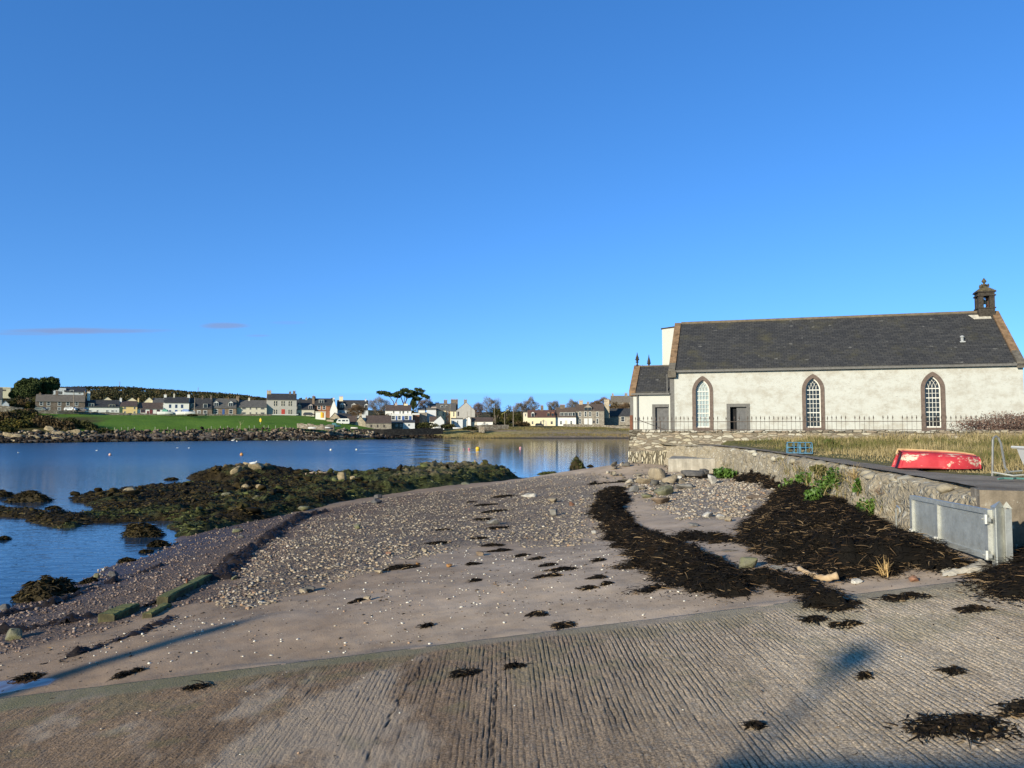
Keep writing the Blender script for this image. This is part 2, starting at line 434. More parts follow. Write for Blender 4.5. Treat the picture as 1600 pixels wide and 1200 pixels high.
# zones -----------------------------------------------------------------------------
Z_cob = G([(390, 945), (345, 930), (400, 885), (440, 845), (480, 816), (560, 790), (640, 773), (740, 761), (800, 753), (860, 744), (940, 743), (955, 765), (935, 790), (930, 835), (890, 852), (800, 850), (740, 850), (690, 858), (640, 872), (570, 892), (500, 915), (440, 930)])
Z_shi = G([(0, 950), (115, 914), (200, 882), (270, 852), (300, 838), (400, 812), (480, 800), (560, 788), (660, 770), (700, 768), (600, 795), (520, 815), (450, 850), (400, 890), (340, 935), (250, 955), (150, 985), (0, 1020)])
Z_wht = G([(1000, 742), (1080, 742), (1150, 745), (1215, 760), (1205, 785), (1165, 805), (1120, 815), (1060, 808), (1010, 785), (990, 762), (985, 748)])
Z_pud = G([(-60, 1068), (0, 1064), (60, 1058), (95, 1062), (75, 1072), (40, 1078), (0, 1084), (-60, 1090)])
weedpoly = G([(1150, 752), (1132, 741), (1165, 741), (1200, 744), (1245, 757), (1290, 768), (1335, 795), (1385, 832), (1440, 858), (1505, 884), (1470, 893), (1395, 905), (1335, 906), (1290, 898), (1245, 890), (1195, 868), (1158, 845), (1165, 815), (1200, 790), (1214, 765)])
weedbands = [GB([(972, 762, .15), (952, 770, .5), (962, 782, .62), (945, 796, .6), (962, 818, .5), (985, 842, .5), (1015, 858, .58), (1050, 882, .72), (1090, 900, .7), (1120, 918, .6), (1140, 930, .4)]),
             GB([(1160, 908, .3), (1200, 912, .38), (1240, 918, .32), (1270, 925, .25), (1285, 945, .2), (1330, 952, .1)]),
             GB([(1062, 842, .2), (1090, 842, .4), (1130, 848, .22), (1150, 850, .08)]),
             GB([(945, 886, .08), (985, 888, .25), (1010, 880, .3)]),
             GB([(975, 930, .06), (1010, 926, .2), (1045, 922, .12)]),
             GB([(925, 756, .1), (975, 752, .35), (1010, 750, .12)]), GB([(1090, 748, .15), (1130, 745, .4), (1165, 748, .5), (1190, 755, .4)])]
darkbands = [GB([(345, 905, .45), (375, 870, .5), (405, 852, .42), (440, 826, .5), (475, 806, .5), (508, 800, .35)]),
             GB([(-20, 992, .3), (60, 980, .3), (110, 968, .35), (190, 957, .25), (250, 940, .25), (330, 905, .35)]),
             GB([(100, 1032, .1), (140, 1015, .2), (180, 1002, .18), (230, 985, .25), (275, 960, .15)]),
             GB([(0, 965, .25), (80, 945, .3), (160, 915, .25), (250, 885, .2)])]
rockland = G([(985, 724), (1060, 728), (1085, 740), (1070, 758), (1030, 768), (995, 765), (950, 752), (940, 742), (960, 735)])
# beach sheet (finer mesh near the slipway) -------------------------------------------
def build_beach():
    ys = np.concatenate([np.linspace(9.5, 10.8, 5), np.linspace(10.9, 11.6, 24), np.geomspace(11.63, 110, 600)])
    ts = np.linspace(-1.0, .74, 640)
    Y, T = np.meshgrid(ys, ts, indexing='ij'); X = T * Y
    Z = beach(X, Y)
    w1 = (fbm(X * .9, Y * .9, 11) - .5) * 1.6; w2 = (fbm(X * 4, Y * 4, 12) - .5) * .5; w = w1 + w2
    cob = sm(poly_sdf(X, Y, Z_cob) + w * 1.1, -.5, .7)
    shi = sm(poly_sdf(X, Y, Z_shi) + w * .8, -.4, .5)
    wht = sm(poly_sdf(X, Y, Z_wht) + w, -.5, .6)
    pud = sm(poly_sdf(X, Y, Z_pud) + w2 * .3, -.05, .08)
    wet = np.maximum(sm(Z, .42, .05), pud); damp_vignette = sm(Z + (fbm(X * .6, Y * .6, 16) - .5) * .5, 1.6, .7)  # wet low sand, with lens vignetting at the left painted in too
    Z = Z + cob * (fbm(X * 5, Y * 5, 14) - .5) * .09 + shi * (fbm(X * 4, Y * 4, 15) - .5) * .05
    n = NT('beach_sand'); p = n.pos()
    g = n.noise(1.1, 6, .65, p)
    sand = n.ramp(g, [(.25, (.32, .24, .17)), (.5, (.46, .355, .26)), (.75, (.56, .44, .33))])
    sand = n.mix(.35, sand, n.ramp(n.noise(.45, 4, .6, p), [(.36, (.52, .5, .5)), (.62, (1.08, 1.05, 1.02))]), 'MULTIPLY')
    grain = n.noise(90, 3, .8, p)
    sand = n.mix(.4, sand, n.ramp(grain, [(.3, .55), (.7, 1.3)]), 'MULTIPLY')
    sp = n.xyz(n.vor(26, p, 'F1', 'Color'))[0]; spd = n.vor(26, p)
    speck = n.math('MULTIPLY', n.math('GREATER_THAN', sp, .93), n.math('LESS_THAN', spd, .3))
    sand = n.mix(n.math('MULTIPLY', speck, .6), sand, n.ramp(n.xyz(n.vor(26, p, 'F1', 'Color'))[1], [(.0, (.06, .05, .045)), (.6, (.12, .10, .085)), (.65, (.5, .46, .4))], 'CONSTANT'))
    def peb(scl, stops):
        c = n.xyz(n.vor(scl, p, 'F1', 'Color'))[0]; d = n.vor(scl, p)
        col = n.ramp(c, stops, 'CONSTANT'); return n.mix(n.mr(d, .3, .62), col, (.17, .135, .11)), d
    c1, d1 = peb(17, [(0, (.26, .21, .165)), (.2, (.37, .3, .225)), (.45, (.46, .37, .28)), (.65, (.34, .29, .235)), (.85, (.54, .46, .36)), (.95, (.42, .26, .18))])
    c2, d2 = peb(20, [(0, (.17, .12, .10)), (.25, (.27, .195, .165)), (.5, (.22, .175, .155)), (.75, (.33, .25, .205)), (.95, (.42, .35, .29))])
    c3, d3 = peb(13, [(0, (.24, .2, .16)), (.2, (.4, .34, .27)), (.5, (.32, .26, .2)), (.7, (.5, .44, .36)), (.9, (.6, .55, .47))])
    col = n.mix(n.attr('cob'), sand, c1); col = n.mix(n.attr('shi'), col, c2); col = n.mix(n.attr('wht'), col, c3)
    col = n.mix(n.math('MULTIPLY', n.attr('damp_vignette'), .85), col, n.mix(1., col, (.60, .54, .49), 'MULTIPLY'))
    wt = n.attr('wet'); col = n.mix(wt, col, n.mix(1., col, (.42, .37, .36), 'MULTIPLY'))
    pu = n.attr('pud')
    anyp = n.math('MAXIMUM', n.math('MAXIMUM', n.attr('cob'), n.attr('shi')), n.attr('wht'))
    h = n.math('ADD', n.math('MULTIPLY', anyp, n.math('MULTIPLY', d1, -1.2)), n.math('MULTIPLY', n.noise(35, 3, .6, p), .35))
    h = n.math('MULTIPLY', h, n.math('SUBTRACT', 1, pu))
    ro = n.math('MULTIPLY_ADD', wt, -.35, .9); ro = n.math('MULTIPLY_ADD', pu, -.5, ro)
    m = n.done(col, ro, n.math('MULTIPLY_ADD', wt, .3, .15), 0., n.bump(h, .7, .03))
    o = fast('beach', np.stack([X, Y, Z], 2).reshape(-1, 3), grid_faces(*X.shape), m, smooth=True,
             attrs=dict(cob=cob, shi=shi, wht=wht, wet=wet, pud=pud, damp_vignette=damp_vignette))
    o['kind'] = 'structure'
build_beach()

# water ------------------------------------------------------------------------------
def build_water():
    n = NT('sea_water'); p = n.pos(); x = n.xyz(p)
    v = n.map(p, (.5, 1.2, 1), (0, 0, .25))
    a = n.noise(1.6, 3, .55, v); b = n.noise(.12, 2, .5, p); c = n.noise(7, 2, .5, v)
    calm = n.mr(n.math('ADD', n.math('DIVIDE', x[0], n.math('MAXIMUM', x[1], 10)), n.math('MULTIPLY_ADD', b, .3, -.15)), -.20, -.06)
    amp = n.math('MULTIPLY_ADD', calm, -2.2, 2.45)
    near = n.mr(x[1], 40, 110, .26, 1.)
    near = n.math('MULTIPLY', near, n.mr(x[1], 220, 330, 1., .8))
    h = n.math('MULTIPLY', n.math('MULTIPLY', n.math('ADD', a, n.math('MULTIPLY', c, .25)), amp), near)
    m = n.done((.012, .038, .075), n.math('MULTIPLY_ADD', n.math('MULTIPLY', n.math('SUBTRACT', 1, calm), n.mr(x[1], 45, 140)), .23, .04), .5, 0., n.bump(h, .30, .14), IOR=1.33)
    V = [(-900, -60, 0), (900, -60, 0), (900, 420, 0), (-900, 420, 0)]
    o = fast('water', V, [(0, 1, 2, 3)], m); o['kind'] = 'structure'
build_water()

# slipway -----------------------------------------------------------------------------
def build_ramp():
    xs = np.concatenate([np.linspace(-18, -8.2, 12), np.arange(-8.1, 9.6, .0098), np.linspace(9.7, 13, 8)])
    ys = np.concatenate([np.linspace(-9, 4.4, 10), np.arange(4.6, 9, .06), np.arange(9, EDGE - .001, .045), [EDGE]])
    Y, X = np.meshgrid(ys, xs, indexing='ij')
    wob = (fbm(X * .8, Y * .35, 21, 3) - .5) * .06 + (vnoise(X * 9, Y * 6, 22) - .5) * .012
    lean = X + wob + (Y - 8) * .012
    ph = lean / .057; f = np.abs((ph - np.floor(ph)) - .5) * 2          # 1 in the groove
    idx = np.floor(ph)
    strong = .35 + .9 * _h(idx, idx * 0, 5)
    worn = np.clip(sm(X + (fbm(X * .5, Y * .5, 23) - .5) * 3, -5, 3.0) * .85 + .10, 0, 1) * (.35 + .9 * sm(fbm(X * .7, Y * .7, 24), .3, .6))
    strip = sm(Y + (fbm(X * .7, X * 0, 25) - .5) * .25, EDGE - .40 - .3 * sm(X, 0, -7), EDGE - .22 - .3 * sm(X, 0, -7))
    brk = .5 + .65 * sm(vnoise(X * 13, Y * 2.2, 30) * .55 + vnoise(X * 13, Y * 9, 31) * .45, .3, .62)
    gro = sm(f, .74, .95) * worn * strong * (1 - strip) * brk
    rough = (fbm(X * 14, Y * 14, 26, 3) - .5)
    Z = rampz(X) - gro * .022 + (rough * .018 + (vnoise(X * 32, Y * 32, 34) - .5) * .010) * (1 - strip * .7) + (fbm(X * .5, Y * .5, 27) - .5) * .03 * (1 - sm(Y, EDGE - .5, EDGE))
    # cracks
    d = np.full(X.shape, -9.)
    for pl in ([(628, 1088), (612, 1115), (600, 1140), (585, 1160), (570, 1205), (560, 1240)], [(665, 1020), (650, 1060), (628, 1088)], [(780, 1055), (770, 1120), (765, 1200)]):
        d = np.maximum(d, band_sdf(X + (vnoise(X * 12, Y * 12, 28) - .5) * .07, Y, GB([(a, b, .0) for a, b in pl])))
    crack = sm(d, -.02, -.004) * .9 * (.3 + .7 * sm(vnoise(X * 8, Y * 8, 33), .25, .5))
    Z -= crack * .015 * 1.0
    alg = strip * sm(X, 1.5, -3) * (.5 + .5 * sm(fbm(X * 1.5, Y * 1.5, 29), .3, .6))
    n = NT('slipway_concrete'); p = n.pos()
    g = n.noise(.8, 6, .65, n.map(p, (1, .5, 1)))
    col = n.ramp(g, [(.25, (.36, .275, .185)), (.5, (.55, .435, .305)), (.75, (.68, .55, .395))])
    col = n.mix(.8, col, n.ramp(n.noise(38, 4, .8, p), [(.36, .22), (.64, 1.6)]), 'MULTIPLY')
    st = n.noise(6, 4, .65, n.map(p, (1.6, .12, 1)))
    col = n.mix(.5, col, n.ramp(st, [(.3, .5), (.68, 1.2)]), 'MULTIPLY')
    col = n.mix(.4, col, n.ramp(n.noise(.35, 2, .5, p), [(.4, (.62, .58, .58)), (.6, (1.1, 1.08, 1.04))]), 'MULTIPLY')
    stone = n.vor(45, p, 'F1', 'Color')
    col = n.mix(n.mr(n.xyz(stone)[0], .9, .92, 0, .5), col, (.42, .4, .36))
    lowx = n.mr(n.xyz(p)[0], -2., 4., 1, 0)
    col = n.mix(lowx, col, n.mix(1., col, (.48, .41, .36), 'MULTIPLY'))  # left side darkened: wetness plus lens vignetting painted into the colour
    sandy = n.mr(n.math('ADD', n.noise(.5, 4, .6, n.map(p, (1, .6, 1))), n.math('MULTIPLY', lowx, .06)), .58, .66, 0, .7)
    col = n.mix(sandy, col, (.40, .32, .24))
    col = n.mix(n.math('MULTIPLY', n.attr('gro'), .8), col, (.035, .03, .026))
    col = n.mix(n.math('MULTIPLY', n.attr('crack'), .9), col, (.02, .017, .015))
    col = n.mix(n.math('MULTIPLY', n.attr('strip'), .6), col, n.ramp(n.noise(3, 4, .6, p), [(.3, (.24, .2, .16)), (.7, (.36, .305, .24))]))
    col = n.mix(n.math('MULTIPLY', n.attr('alg'), .7), col, (.14, .135, .065))
    col = n.mix(n.mr(n.math('MULTIPLY', n.xyz(p)[1], n.noise(1.3, 4, .6, p)), 4.9, 5.8, 0, .3), col, (.16, .155, .075))
    pu = n.attr('pud'); col = n.mix(pu, col, (.05, .045, .04))
    nr = n.bump(n.math('MULTIPLY', n.math('ADD', n.noise(45, 4, .8, p), n.math('MULTIPLY', n.vor(40, p), .5)), n.math('SUBTRACT', 1, pu)), .8, .016)
    ro = n.math('MULTIPLY_ADD', pu, -.82, .9)
    m = n.done(col, ro, n.math('MULTIPLY_ADD', pu, .35, .15), 0., nr)
    pud = sm(poly_sdf(X, Y, Z_pud) + (fbm(X * 4, Y * 4, 12) - .5) * .3, -.02, .06)
    Z = Z * (1 - pud) + pud * (rampz(X) - .012)
    V = np.stack([X, Y, Z], 2).reshape(-1, 3); Fc = grid_faces(*X.shape)
    nx = len(xs); last = (len(ys) - 1) * nx                              # outer edge skirt
    E = np.stack([xs, xs * 0 + EDGE, rampz(xs) - .5], 1); b = len(V)
    sk = np.stack([last + np.arange(nx - 1), last + np.arange(1, nx), b + np.arange(1, nx), b + np.arange(nx - 1)], 1)
    V = np.concatenate([V, E]); Fc = np.concatenate([Fc, sk]); pad = np.zeros(nx)
    A = {k: np.concatenate([v.ravel(), pad]) for k, v in dict(gro=gro, crack=crack, strip=strip, alg=alg, pud=pud).items()}
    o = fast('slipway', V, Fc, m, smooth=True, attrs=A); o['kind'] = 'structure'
build_ramp()

# pebbles and shells --------------------------------------------------------------------
PAL = [(0, (.2, .17, .135)), (.14, (.31, .25, .19)), (.32, (.38, .31, .23)), (.46, (.3, .265, .225)), (.6, (.42, .345, .26)), (.74, (.24, .2, .16)), (.84, (.46, .39, .30)), (.93, (.37, .24, .155)), (.975, (.6, .54, .45))]
PALD = [(0, (.15, .105, .09)), (.3, (.26, .19, .155)), (.55, (.2, .16, .145)), (.75, (.32, .24, .2)), (.93, (.46, .39, .33))]
PALW = [(0, (.22, .185, .15)), (.2, (.38, .315, .24)), (.4, (.3, .24, .18)), (.55, (.43, .37, .3)), (.85, (.58, .53, .45)), (.93, (.4, .26, .17))]
PALS = [(0, (.72, .69, .62)), (.35, (.5, .44, .36)), (.55, (.08, .065, .055)), (.9, (.45, .3, .2))]
def pick(poly, n, seed, warp=1., y0=14., pw=1., slack=-.3):
    r = np.random.default_rng(seed); P = np.array(poly); out = []; tot = 0
    lo, hi = P.min(0) - .5, P.max(0) + .5
    while tot < n:
        x = r.uniform(lo[0], hi[0], 60000); y = r.uniform(lo[1], hi[1], 60000)
        s = poly_sdf(x, y, poly) + (fbm(x * .9, y * .9, 11) - .5) * 1.6 * warp
        k = (s > slack) & (r.random(60000) < np.minimum(1, (y0 / y) ** pw)) & (r.random(60000) < .25 + .75 * sm(fbm(x * 1.3, y * 1.3, 44), .35, .6))
        out.append(np.stack([x[k], y[k]], 1)); tot += k.sum()
        if len(out) > 60: break
    return np.concatenate(out)[:n]
def stones(name, poly, n, smin, smax, pal, seed, e=3., flat=.55, warp=1., pw=1.0, slack=-.3, spec=.2, shape={}):
    Q = pick(poly, n, seed, warp, pw=pw, slack=slack); r = np.random.default_rng(seed + 1)
    size = smin + (smax - smin) * r.random(len(Q)) ** e
    z = np.where(Q[:, 1] < EDGE, rampz(Q[:, 0]), beach(Q[:, 0], Q[:, 1]))
    V, F, t = scatter_stones(np.column_stack([Q, z]), size, seed, flat, **shape)
    o = fast(name, V, F, toned('pebble_' + str(seed), pal, .85, spec, 'CONSTANT'), attrs=dict(tone=t)); o['kind'] = 'stuff'
    return o
tag(stones('pebbles', Z_cob, 36000, .015, .15, PAL, 101, 7, .42), 'mixed grey and tan pebbles spread over the middle of the beach', 'pebbles')
tag(stones('shingle', Z_shi, 9000, .025, .12, PALD, 131, 4), 'dark reddish shingle along the water edge', 'shingle')
tag(stones('pale_pebbles', Z_wht, 12000, .018, .16, PALW, 161, 5, .45, 1.5, 1., 0.), 'pale pebbles and broken stones below the sea wall', 'pebbles')
sandpoly = G([(120, 1040), (0, 1060), (0, 1030), (250, 970), (400, 940), (560, 900), (700, 860), (860, 855), (940, 850), (1000, 880), (1100, 930), (1150, 945), (900, 975), (700, 998), (400, 1028)])
tag(stones('shell_bits', sandpoly, 2400, .009, .07, PALS, 191, 4.5, .5, .3, .3, -.1), 'white shell bits and small stones scattered on bare sand', 'shells')
rampoly = [(-7, 5), (9, 5), (9, 11.5), (-8, 11.5)]
tag(stones('slipway_grit', rampoly, 260, .01, .05, PALS, 221, 3, .5, 0, 0, 0.), 'shell bits and grit scattered over the slipway', 'grit')
tag(stones('apron_stones', rockland, 900, .16, .8, [(0, (.13, .12, .105)), (.3, (.24, .205, .16)), (.55, (.3, .26, .2)), (.75, (.18, .16, .13)), (.92, (.42, .37, .3))], 251, 2.8, .6, .4, .2, -.2, shape=dict(kinds=14, sub=2, cuts=14, lo=.22, hi=.7)), 'flat tan stones of the apron under the old wall', 'stones')

def scraps():
    r = np.random.default_rng(271); n = 5200; x = r.uniform(-9, 9, n); y = 5 + 20 * r.random(n) ** 1.3
    k = (fbm(x * .8, y * .8, 272) > .46) & (np.abs(x / y) < .72) & (Hb(x, y) > .3) & ((y > EDGE) | (r.random(n) < .22)); x, y = x[k], y[k]; n = len(x)
    z = np.where(y < EDGE, rampz(x) + .004, beach(x, y) + .006)
    V, F, t = ribbons(np.column_stack([x, y, z]), .02 + .10 * r.random(n) ** 2.5, .006 + .012 * r.random(n), 273, up=.06, seg=2, curl=1.5)
    tag(fast('weed_scraps', V, F, toned('weed_scrap', [(0, (.012, .01, .008)), (.6, (.035, .024, .015)), (.85, (.10, .06, .03)), (1, (.25, .16, .08))], .85, .1), attrs=dict(tone=t)), 'scraps of dry weed scattered over the sand and slipway', 'seaweed', kind='stuff')
scraps()
# =================================================================== MATERIALS shared
def m_white(name, c=(.475, .48, .455), stain=(.27, .255, .225), amt=.9):
    n = NT(name); o = n.co()
    col = n.mix(n.mr(n.noise(.9, 7, .75, n.map(o, (1, 1, 1.5))), .42, .66, 0, amt), c, sc(stain, 1.35))
    col = n.mix(n.mr(n.noise(3.2, 7, .85, n.map(o, (1, 1, 2.2))), .53, .68, 0, amt), col, stain)
    st = n.noise(2.6, 4, .6, n.map(o, (1.8, 1, .18)))
    col = n.mix(n.mr(st, .6, .78, 0, amt * .5), col, sc(stain, .9))
    h = n.math('ADD', n.noise(25, 4, .7), n.math('MULTIPLY', n.noise(3, 3), 1.5))
    return n.done(col, .9, .15, 0., n.bump(h, .45, .02))
MW = m_white('white_harling')
MW2 = m_white('clean_white_harling', (.49, .495, .465), (.42, .4, .36), .3)
M_trim = plain('grey_painted_trim', (.135, .13, .125), .7, .3, var=.2, scale=6, bump=.3)
M_brtrim = plain('brown_painted_trim', (.125, .092, .078), .7, .3, var=.3, scale=5, bump=.3)
M_skew = plain('sandstone_coping', (.21, .135, .078), .9, .2, var=.45, scale=3, bump=.7, bs=18, d=.02)
M_skewg = plain('grey_coping', (.13, .115, .095), .9, .2, var=.35, scale=4, bump=.6, bs=18, d=.02)
M_slate = slate('church_slates', (.047, .046, .046), (.074, .071, .067), moss=(.085, .076, .042))
M_frame = plain('white_window_paint', (.62, .61, .57), .5, .4, var=.06)
M_door = plain('grey_door_boards', (.10, .10, .105), .6, .4, var=.3, scale=5)
M_dark = plain('dark_inside', (.012, .012, .014), .8, .2, var=.2)
M_belst = plain('sooty_bellcote_stone', (.050, .043, .036), .9, .2, var=.5, scale=7, bump=.8, bs=14, d=.03)
M_iron = plain('weathered_iron', (.075, .055, .045), .75, .4, var=.35, scale=20)
M_rust = plain('rusty_iron', (.15, .065, .04), .85, .3, var=.4, scale=12)
M_lead = plain('lead_flashing', (.33, .34, .35), .6, .5, var=.25, scale=5)
M_glass = NT('dark_window_glass').done((.018, .018, .022), .06, .6)
def m_blindglass():
    n = NT('blinded_window_glass'); return n.done(n.ramp(n.noise(1.2, 3), [(.3, (.24, .31, .34)), (.7, (.42, .47, .46))]), .12, .6)
M_glassl = m_blindglass()
M_bronze = plain('green_bronze', (.06, .075, .06), .5, .5, metal=.6)

# =================================================================== CHURCH
CA = R(-17)
cO = Vector((11.15, 55.6, 4.2))
church = empty('church', cO, CA, 'long whitewashed church with pointed windows, dark slate roof and small bellcote behind an iron railing', 'church')
cdx = Vector((math.cos(CA), math.sin(CA), 0)); cdy = Vector((-math.sin(CA), math.cos(CA), 0))
def CW(x, y, z=0): return cO + cdx * x + cdy * y + Vector((0, 0, z))
CL = 21.8; EA = 4.36; RI = 8.12; HW = 5.0
def arch(cx, z0, a, hs, rise, n=9):
    r = (a * a + rise * rise) / (2 * a); th = math.acos((r - a) / r); P = [(cx - a, z0), (cx + a, z0)]
    for i in range(n + 1): t = th * i / n; P.append((cx + a - r + r * math.cos(t), hs + r * math.sin(t)))
    for i in range(n - 1, -1, -1): t = th * i / n; P.append((cx - a + r - r * math.cos(t), hs + r * math.sin(t)))
    return P
def rectp(x0, x1, z0, z1): return [(x0, z0), (x1, z0), (x1, z1), (x0, z1)]
def wall_holes(mb, outer, holes, y, m=0):
    loops = [[Vector((x, y, z)) for x, z in L] for L in [outer] + holes]
    tr = tessellate_polygon(loops); pts = [p for L in loops for p in L]
    mb.add(pts, [tuple(t) for t in tr], m)
def ring(mb, A, B, y0, y1, yb, m=0):
    """A outer, B inner loops same count: front face at y0, outer side to y1, inner reveal to yb"""
    n = len(A); p = [(x, y0, z) for x, z in A] + [(x, y0, z) for x, z in B] + [(x, y1, z) for x, z in A] + [(x, yb, z) for x, z in B]
    f = []
    for i in range(n):
        j = (i + 1) % n
        f += [(i, j, n + j, n + i), (2 * n + i, 2 * n + j, j, i), (n + i, n + j, 3 * n + j, 3 * n + i)]
    mb.add(p, f, m)
WINX = [2.24, 9.46, 16.68]
ZS, ZSP, RO = .10, 2.80, 1.08
holes = [arch(x, ZS, .69, ZSP, RO) for x in WINX] + [rectp(3.86, 5.36, -.15, 1.92)]
mb = MB()
wall_holes(mb, [(0, -.4), (CL, -.4), (CL, EA), (0, EA)], holes, 0)
mb.prism([(0, -.4), (.4, -.4), (.4, EA), (0, EA)], .02, 2 * HW)          # thickness returns
mb.v = mb.v[:-8]; mb.f = mb.f[:-6]; mb.m = mb.m[:-6]
for x in (0, CL):                                                        # gables
    mb.poly([(x, 0, -.4), (x, 2 * HW, -.4), (x, 2 * HW, EA), (x, HW, RI), (x, 0, EA)])
mb.poly([(0, 2 * HW, -.4), (CL, 2 * HW, -.4), (CL, 2 * HW, EA), (0, 2 * HW, EA)])
wallo = mb.build('wall', MW, church)
mb = MB()
mb.box(.0, .3, -.012, .05, -.3, EA - .05); mb.build('corner_strip', M_trim, church)
# roof with ridge + gutter
mb = MB(); sl_ = (RI - EA) / HW
def rz_(y): return EA + (y if y <= HW else 2 * HW - y) * sl_
ov = .18
mb.prismx([(-ov, EA - ov * sl_ + .02), (HW, RI + .02), (2 * HW + ov, EA - ov * sl_ + .02), (2 * HW + ov, EA - ov * sl_ + .14), (HW, RI + .16), (-ov, EA - ov * sl_ + .14)], .42, CL - .42)
roof = mb.build('roof', M_slate, church)
mb = MB(); mb.tube([(.42, HW, RI + .17), (CL - .9, HW, RI + .17)], .11, 8); mb.build('ridge_tiles', plain('ridge_tile_clay', (.15, .12, .085), .9, .2, var=.3), roof)
mb = MB(); mb.box(.0, CL, -ov - .12, -ov + .02, EA - .2, EA - .06); mb.build('gutter', M_trim, roof)
mb = MB(); mb.lathe([(.09, 0), (.09, .28), (.13, .3), (.13, .36), (.05, .42)], 10); mb.box(-.16, .16, -.16, .16, -.05, .03)
v = mb.build('vent_pipe', M_lead, roof, (18.9, 1.95, rz_(1.95) + .14))
mb = MB()
for (xa, ya, xb, yb) in ((20.2, 4.72, 21.25, 4.72),): mb.hexa([(xa, ya - .45, rz_(ya - .45) + .15), (xb, ya - .45, rz_(ya - .45) + .15), (xb, ya, rz_(ya) + .15), (xa - .25, ya, rz_(ya) + .15), (xa, ya - .45, rz_(ya - .45) + .17), (xb, ya - .45, rz_(ya - .45) + .17), (xb, ya, rz_(ya) + .17), (xa - .25, ya, rz_(ya) + .17)])
mb.build('flashing', plain('pale_flashing', (.5, .46, .38), .8, .2, var=.3, scale=6), roof)
for i, x0 in enumerate((-.06, CL - .4)):
    mb = MB(); x1 = x0 + .46
    for s in (0, 1):
        segs = [0., .22, .48, .75, 1.] if i else [0., .14, .4, .7, 1.]
        for a, b in zip(segs[:-1], segs[1:]):
            ya = -.3 + a * (HW + .3); yb = -.3 + (b - .012) * (HW + .3)
            za, zb = EA + ya * sl_, EA + yb * sl_
            if s: ya, yb = 2 * HW - ya, 2 * HW - yb
            j = .012 * ((len(mb.f) * 7) % 3)
            mb.hexa([(x0, ya, za - .12), (x1, ya, za - .12), (x1, yb, zb - .12), (x0, yb, zb - .12), (x0 - j, ya, za + .26), (x1 + j, ya, za + .26), (x1 + j, yb, zb + .26), (x0 - j, yb, zb + .26)], 0 if a > 0.01 else 1)
    mb.build('gable_coping', [M_skew, M_skewg], church)
mb = MB(); mb.hexa([(-.1, -.34, EA - .55), (.45, -.34, EA - .55), (.45, .0, EA - .55), (-.1, 0, EA - .55), (-.1, -.4, EA - .1), (.45, -.4, EA - .1), (.45, .0, EA - .1), (-.1, 0, EA - .1)])
mb.build('kneeler_stone', M_skewg, church)
# windows
def lancet(cx, glass, trim):
    A = arch(cx, ZS, .71, ZSP, RO + .02); B = arch(cx, ZS + .2, .47, ZSP, RO - .27)
    mb = MB(); ring(mb, A, B, -.035, .02, .27); w = mb.build('window', trim, church)
    C_ = arch(cx, ZS + .28, .40, ZSP, RO - .36)
    mb = MB(); ring(mb, B, C_, .19, .2, .26)
    ys, ye = .205, .25
    for k in (1, 2, 3):
        x = cx - .40 + .2 * k; mb.box(x - .014, x + .014, ys, ye, ZS + .25, ZSP + .02)
    rows = 8; h0, h1 = ZS + .28, ZSP + .02
    for k in range(1, rows + 1):
        z = h0 + (h1 - h0) * k / rows; t = .032 if k in (3, 6, 8) else .014
        mb.box(cx - .41, cx + .41, ys - .004, ye - .004, z - t, z + t)
    r = (.4 * .4 + (RO - .36) ** 2) / .8
    for mx in (-.2, 0, .2):
        for sgn in (1, -1):
            P = []
            for i in range(12):
                t = i / 11 * 1.2; x = mx + sgn * (-r + r * math.cos(t)); z = r * math.sin(t)
                lim = RO - .36
                if abs(x) < .4:
                    ln = math.sqrt(max(0, r * r - (abs(x) + r - .4) ** 2))
                    if z <= ln + .005: P.append((cx + x, .225, ZSP + z))
            if len(P) > 2: mb.tube(P, .014, 4)
    mb.build('frame', M_frame, w)
    mb = MB(); mb.add([(x, .262, z) for x, z in B], [tuple(range(len(B)))]); mb.build('pane', glass, w)
    mb = MB(); mb.box(cx - .74, cx + .74, -.09, .0, ZS - .1, ZS - .002); mb.build('sill', trim, w)
lancet(WINX[0], M_glassl, M_brtrim); lancet(WINX[1], M_glass, M_brtrim); lancet(WINX[2], M_glass, M_brtrim)
# nave door
A = rectp(3.84, 5.38, -.2, 1.94); B = rectp(4.07, 5.15, -.2, 1.72)
mb = MB(); ring(mb, A, B, -.03, .02, .4); dr = mb.build('door', M_trim, church); dr['label'] = 'dark framed doorway with one grey leaf shut'
mb = MB(); mb.box(4.5, 5.15, .2, .26, -.1, 1.72)
for k in range(4): mb.box(4.52 + k * .157, 4.53 + k * .157, .19, .2, -.1, 1.7)
mb.build('door_leaf', M_door, dr)
mb = MB(); mb.box(4.06, 5.16, .39, .42, -.2, 1.74); mb.build('dark_opening', M_dark, dr)
mb = MB(); mb.lathe([(.03, 0), (.03, .05)], 8); k = mb.build('handle', M_lead, dr, (4.6, .19, .85)); k.rotation_euler = (R(90), 0, 0)
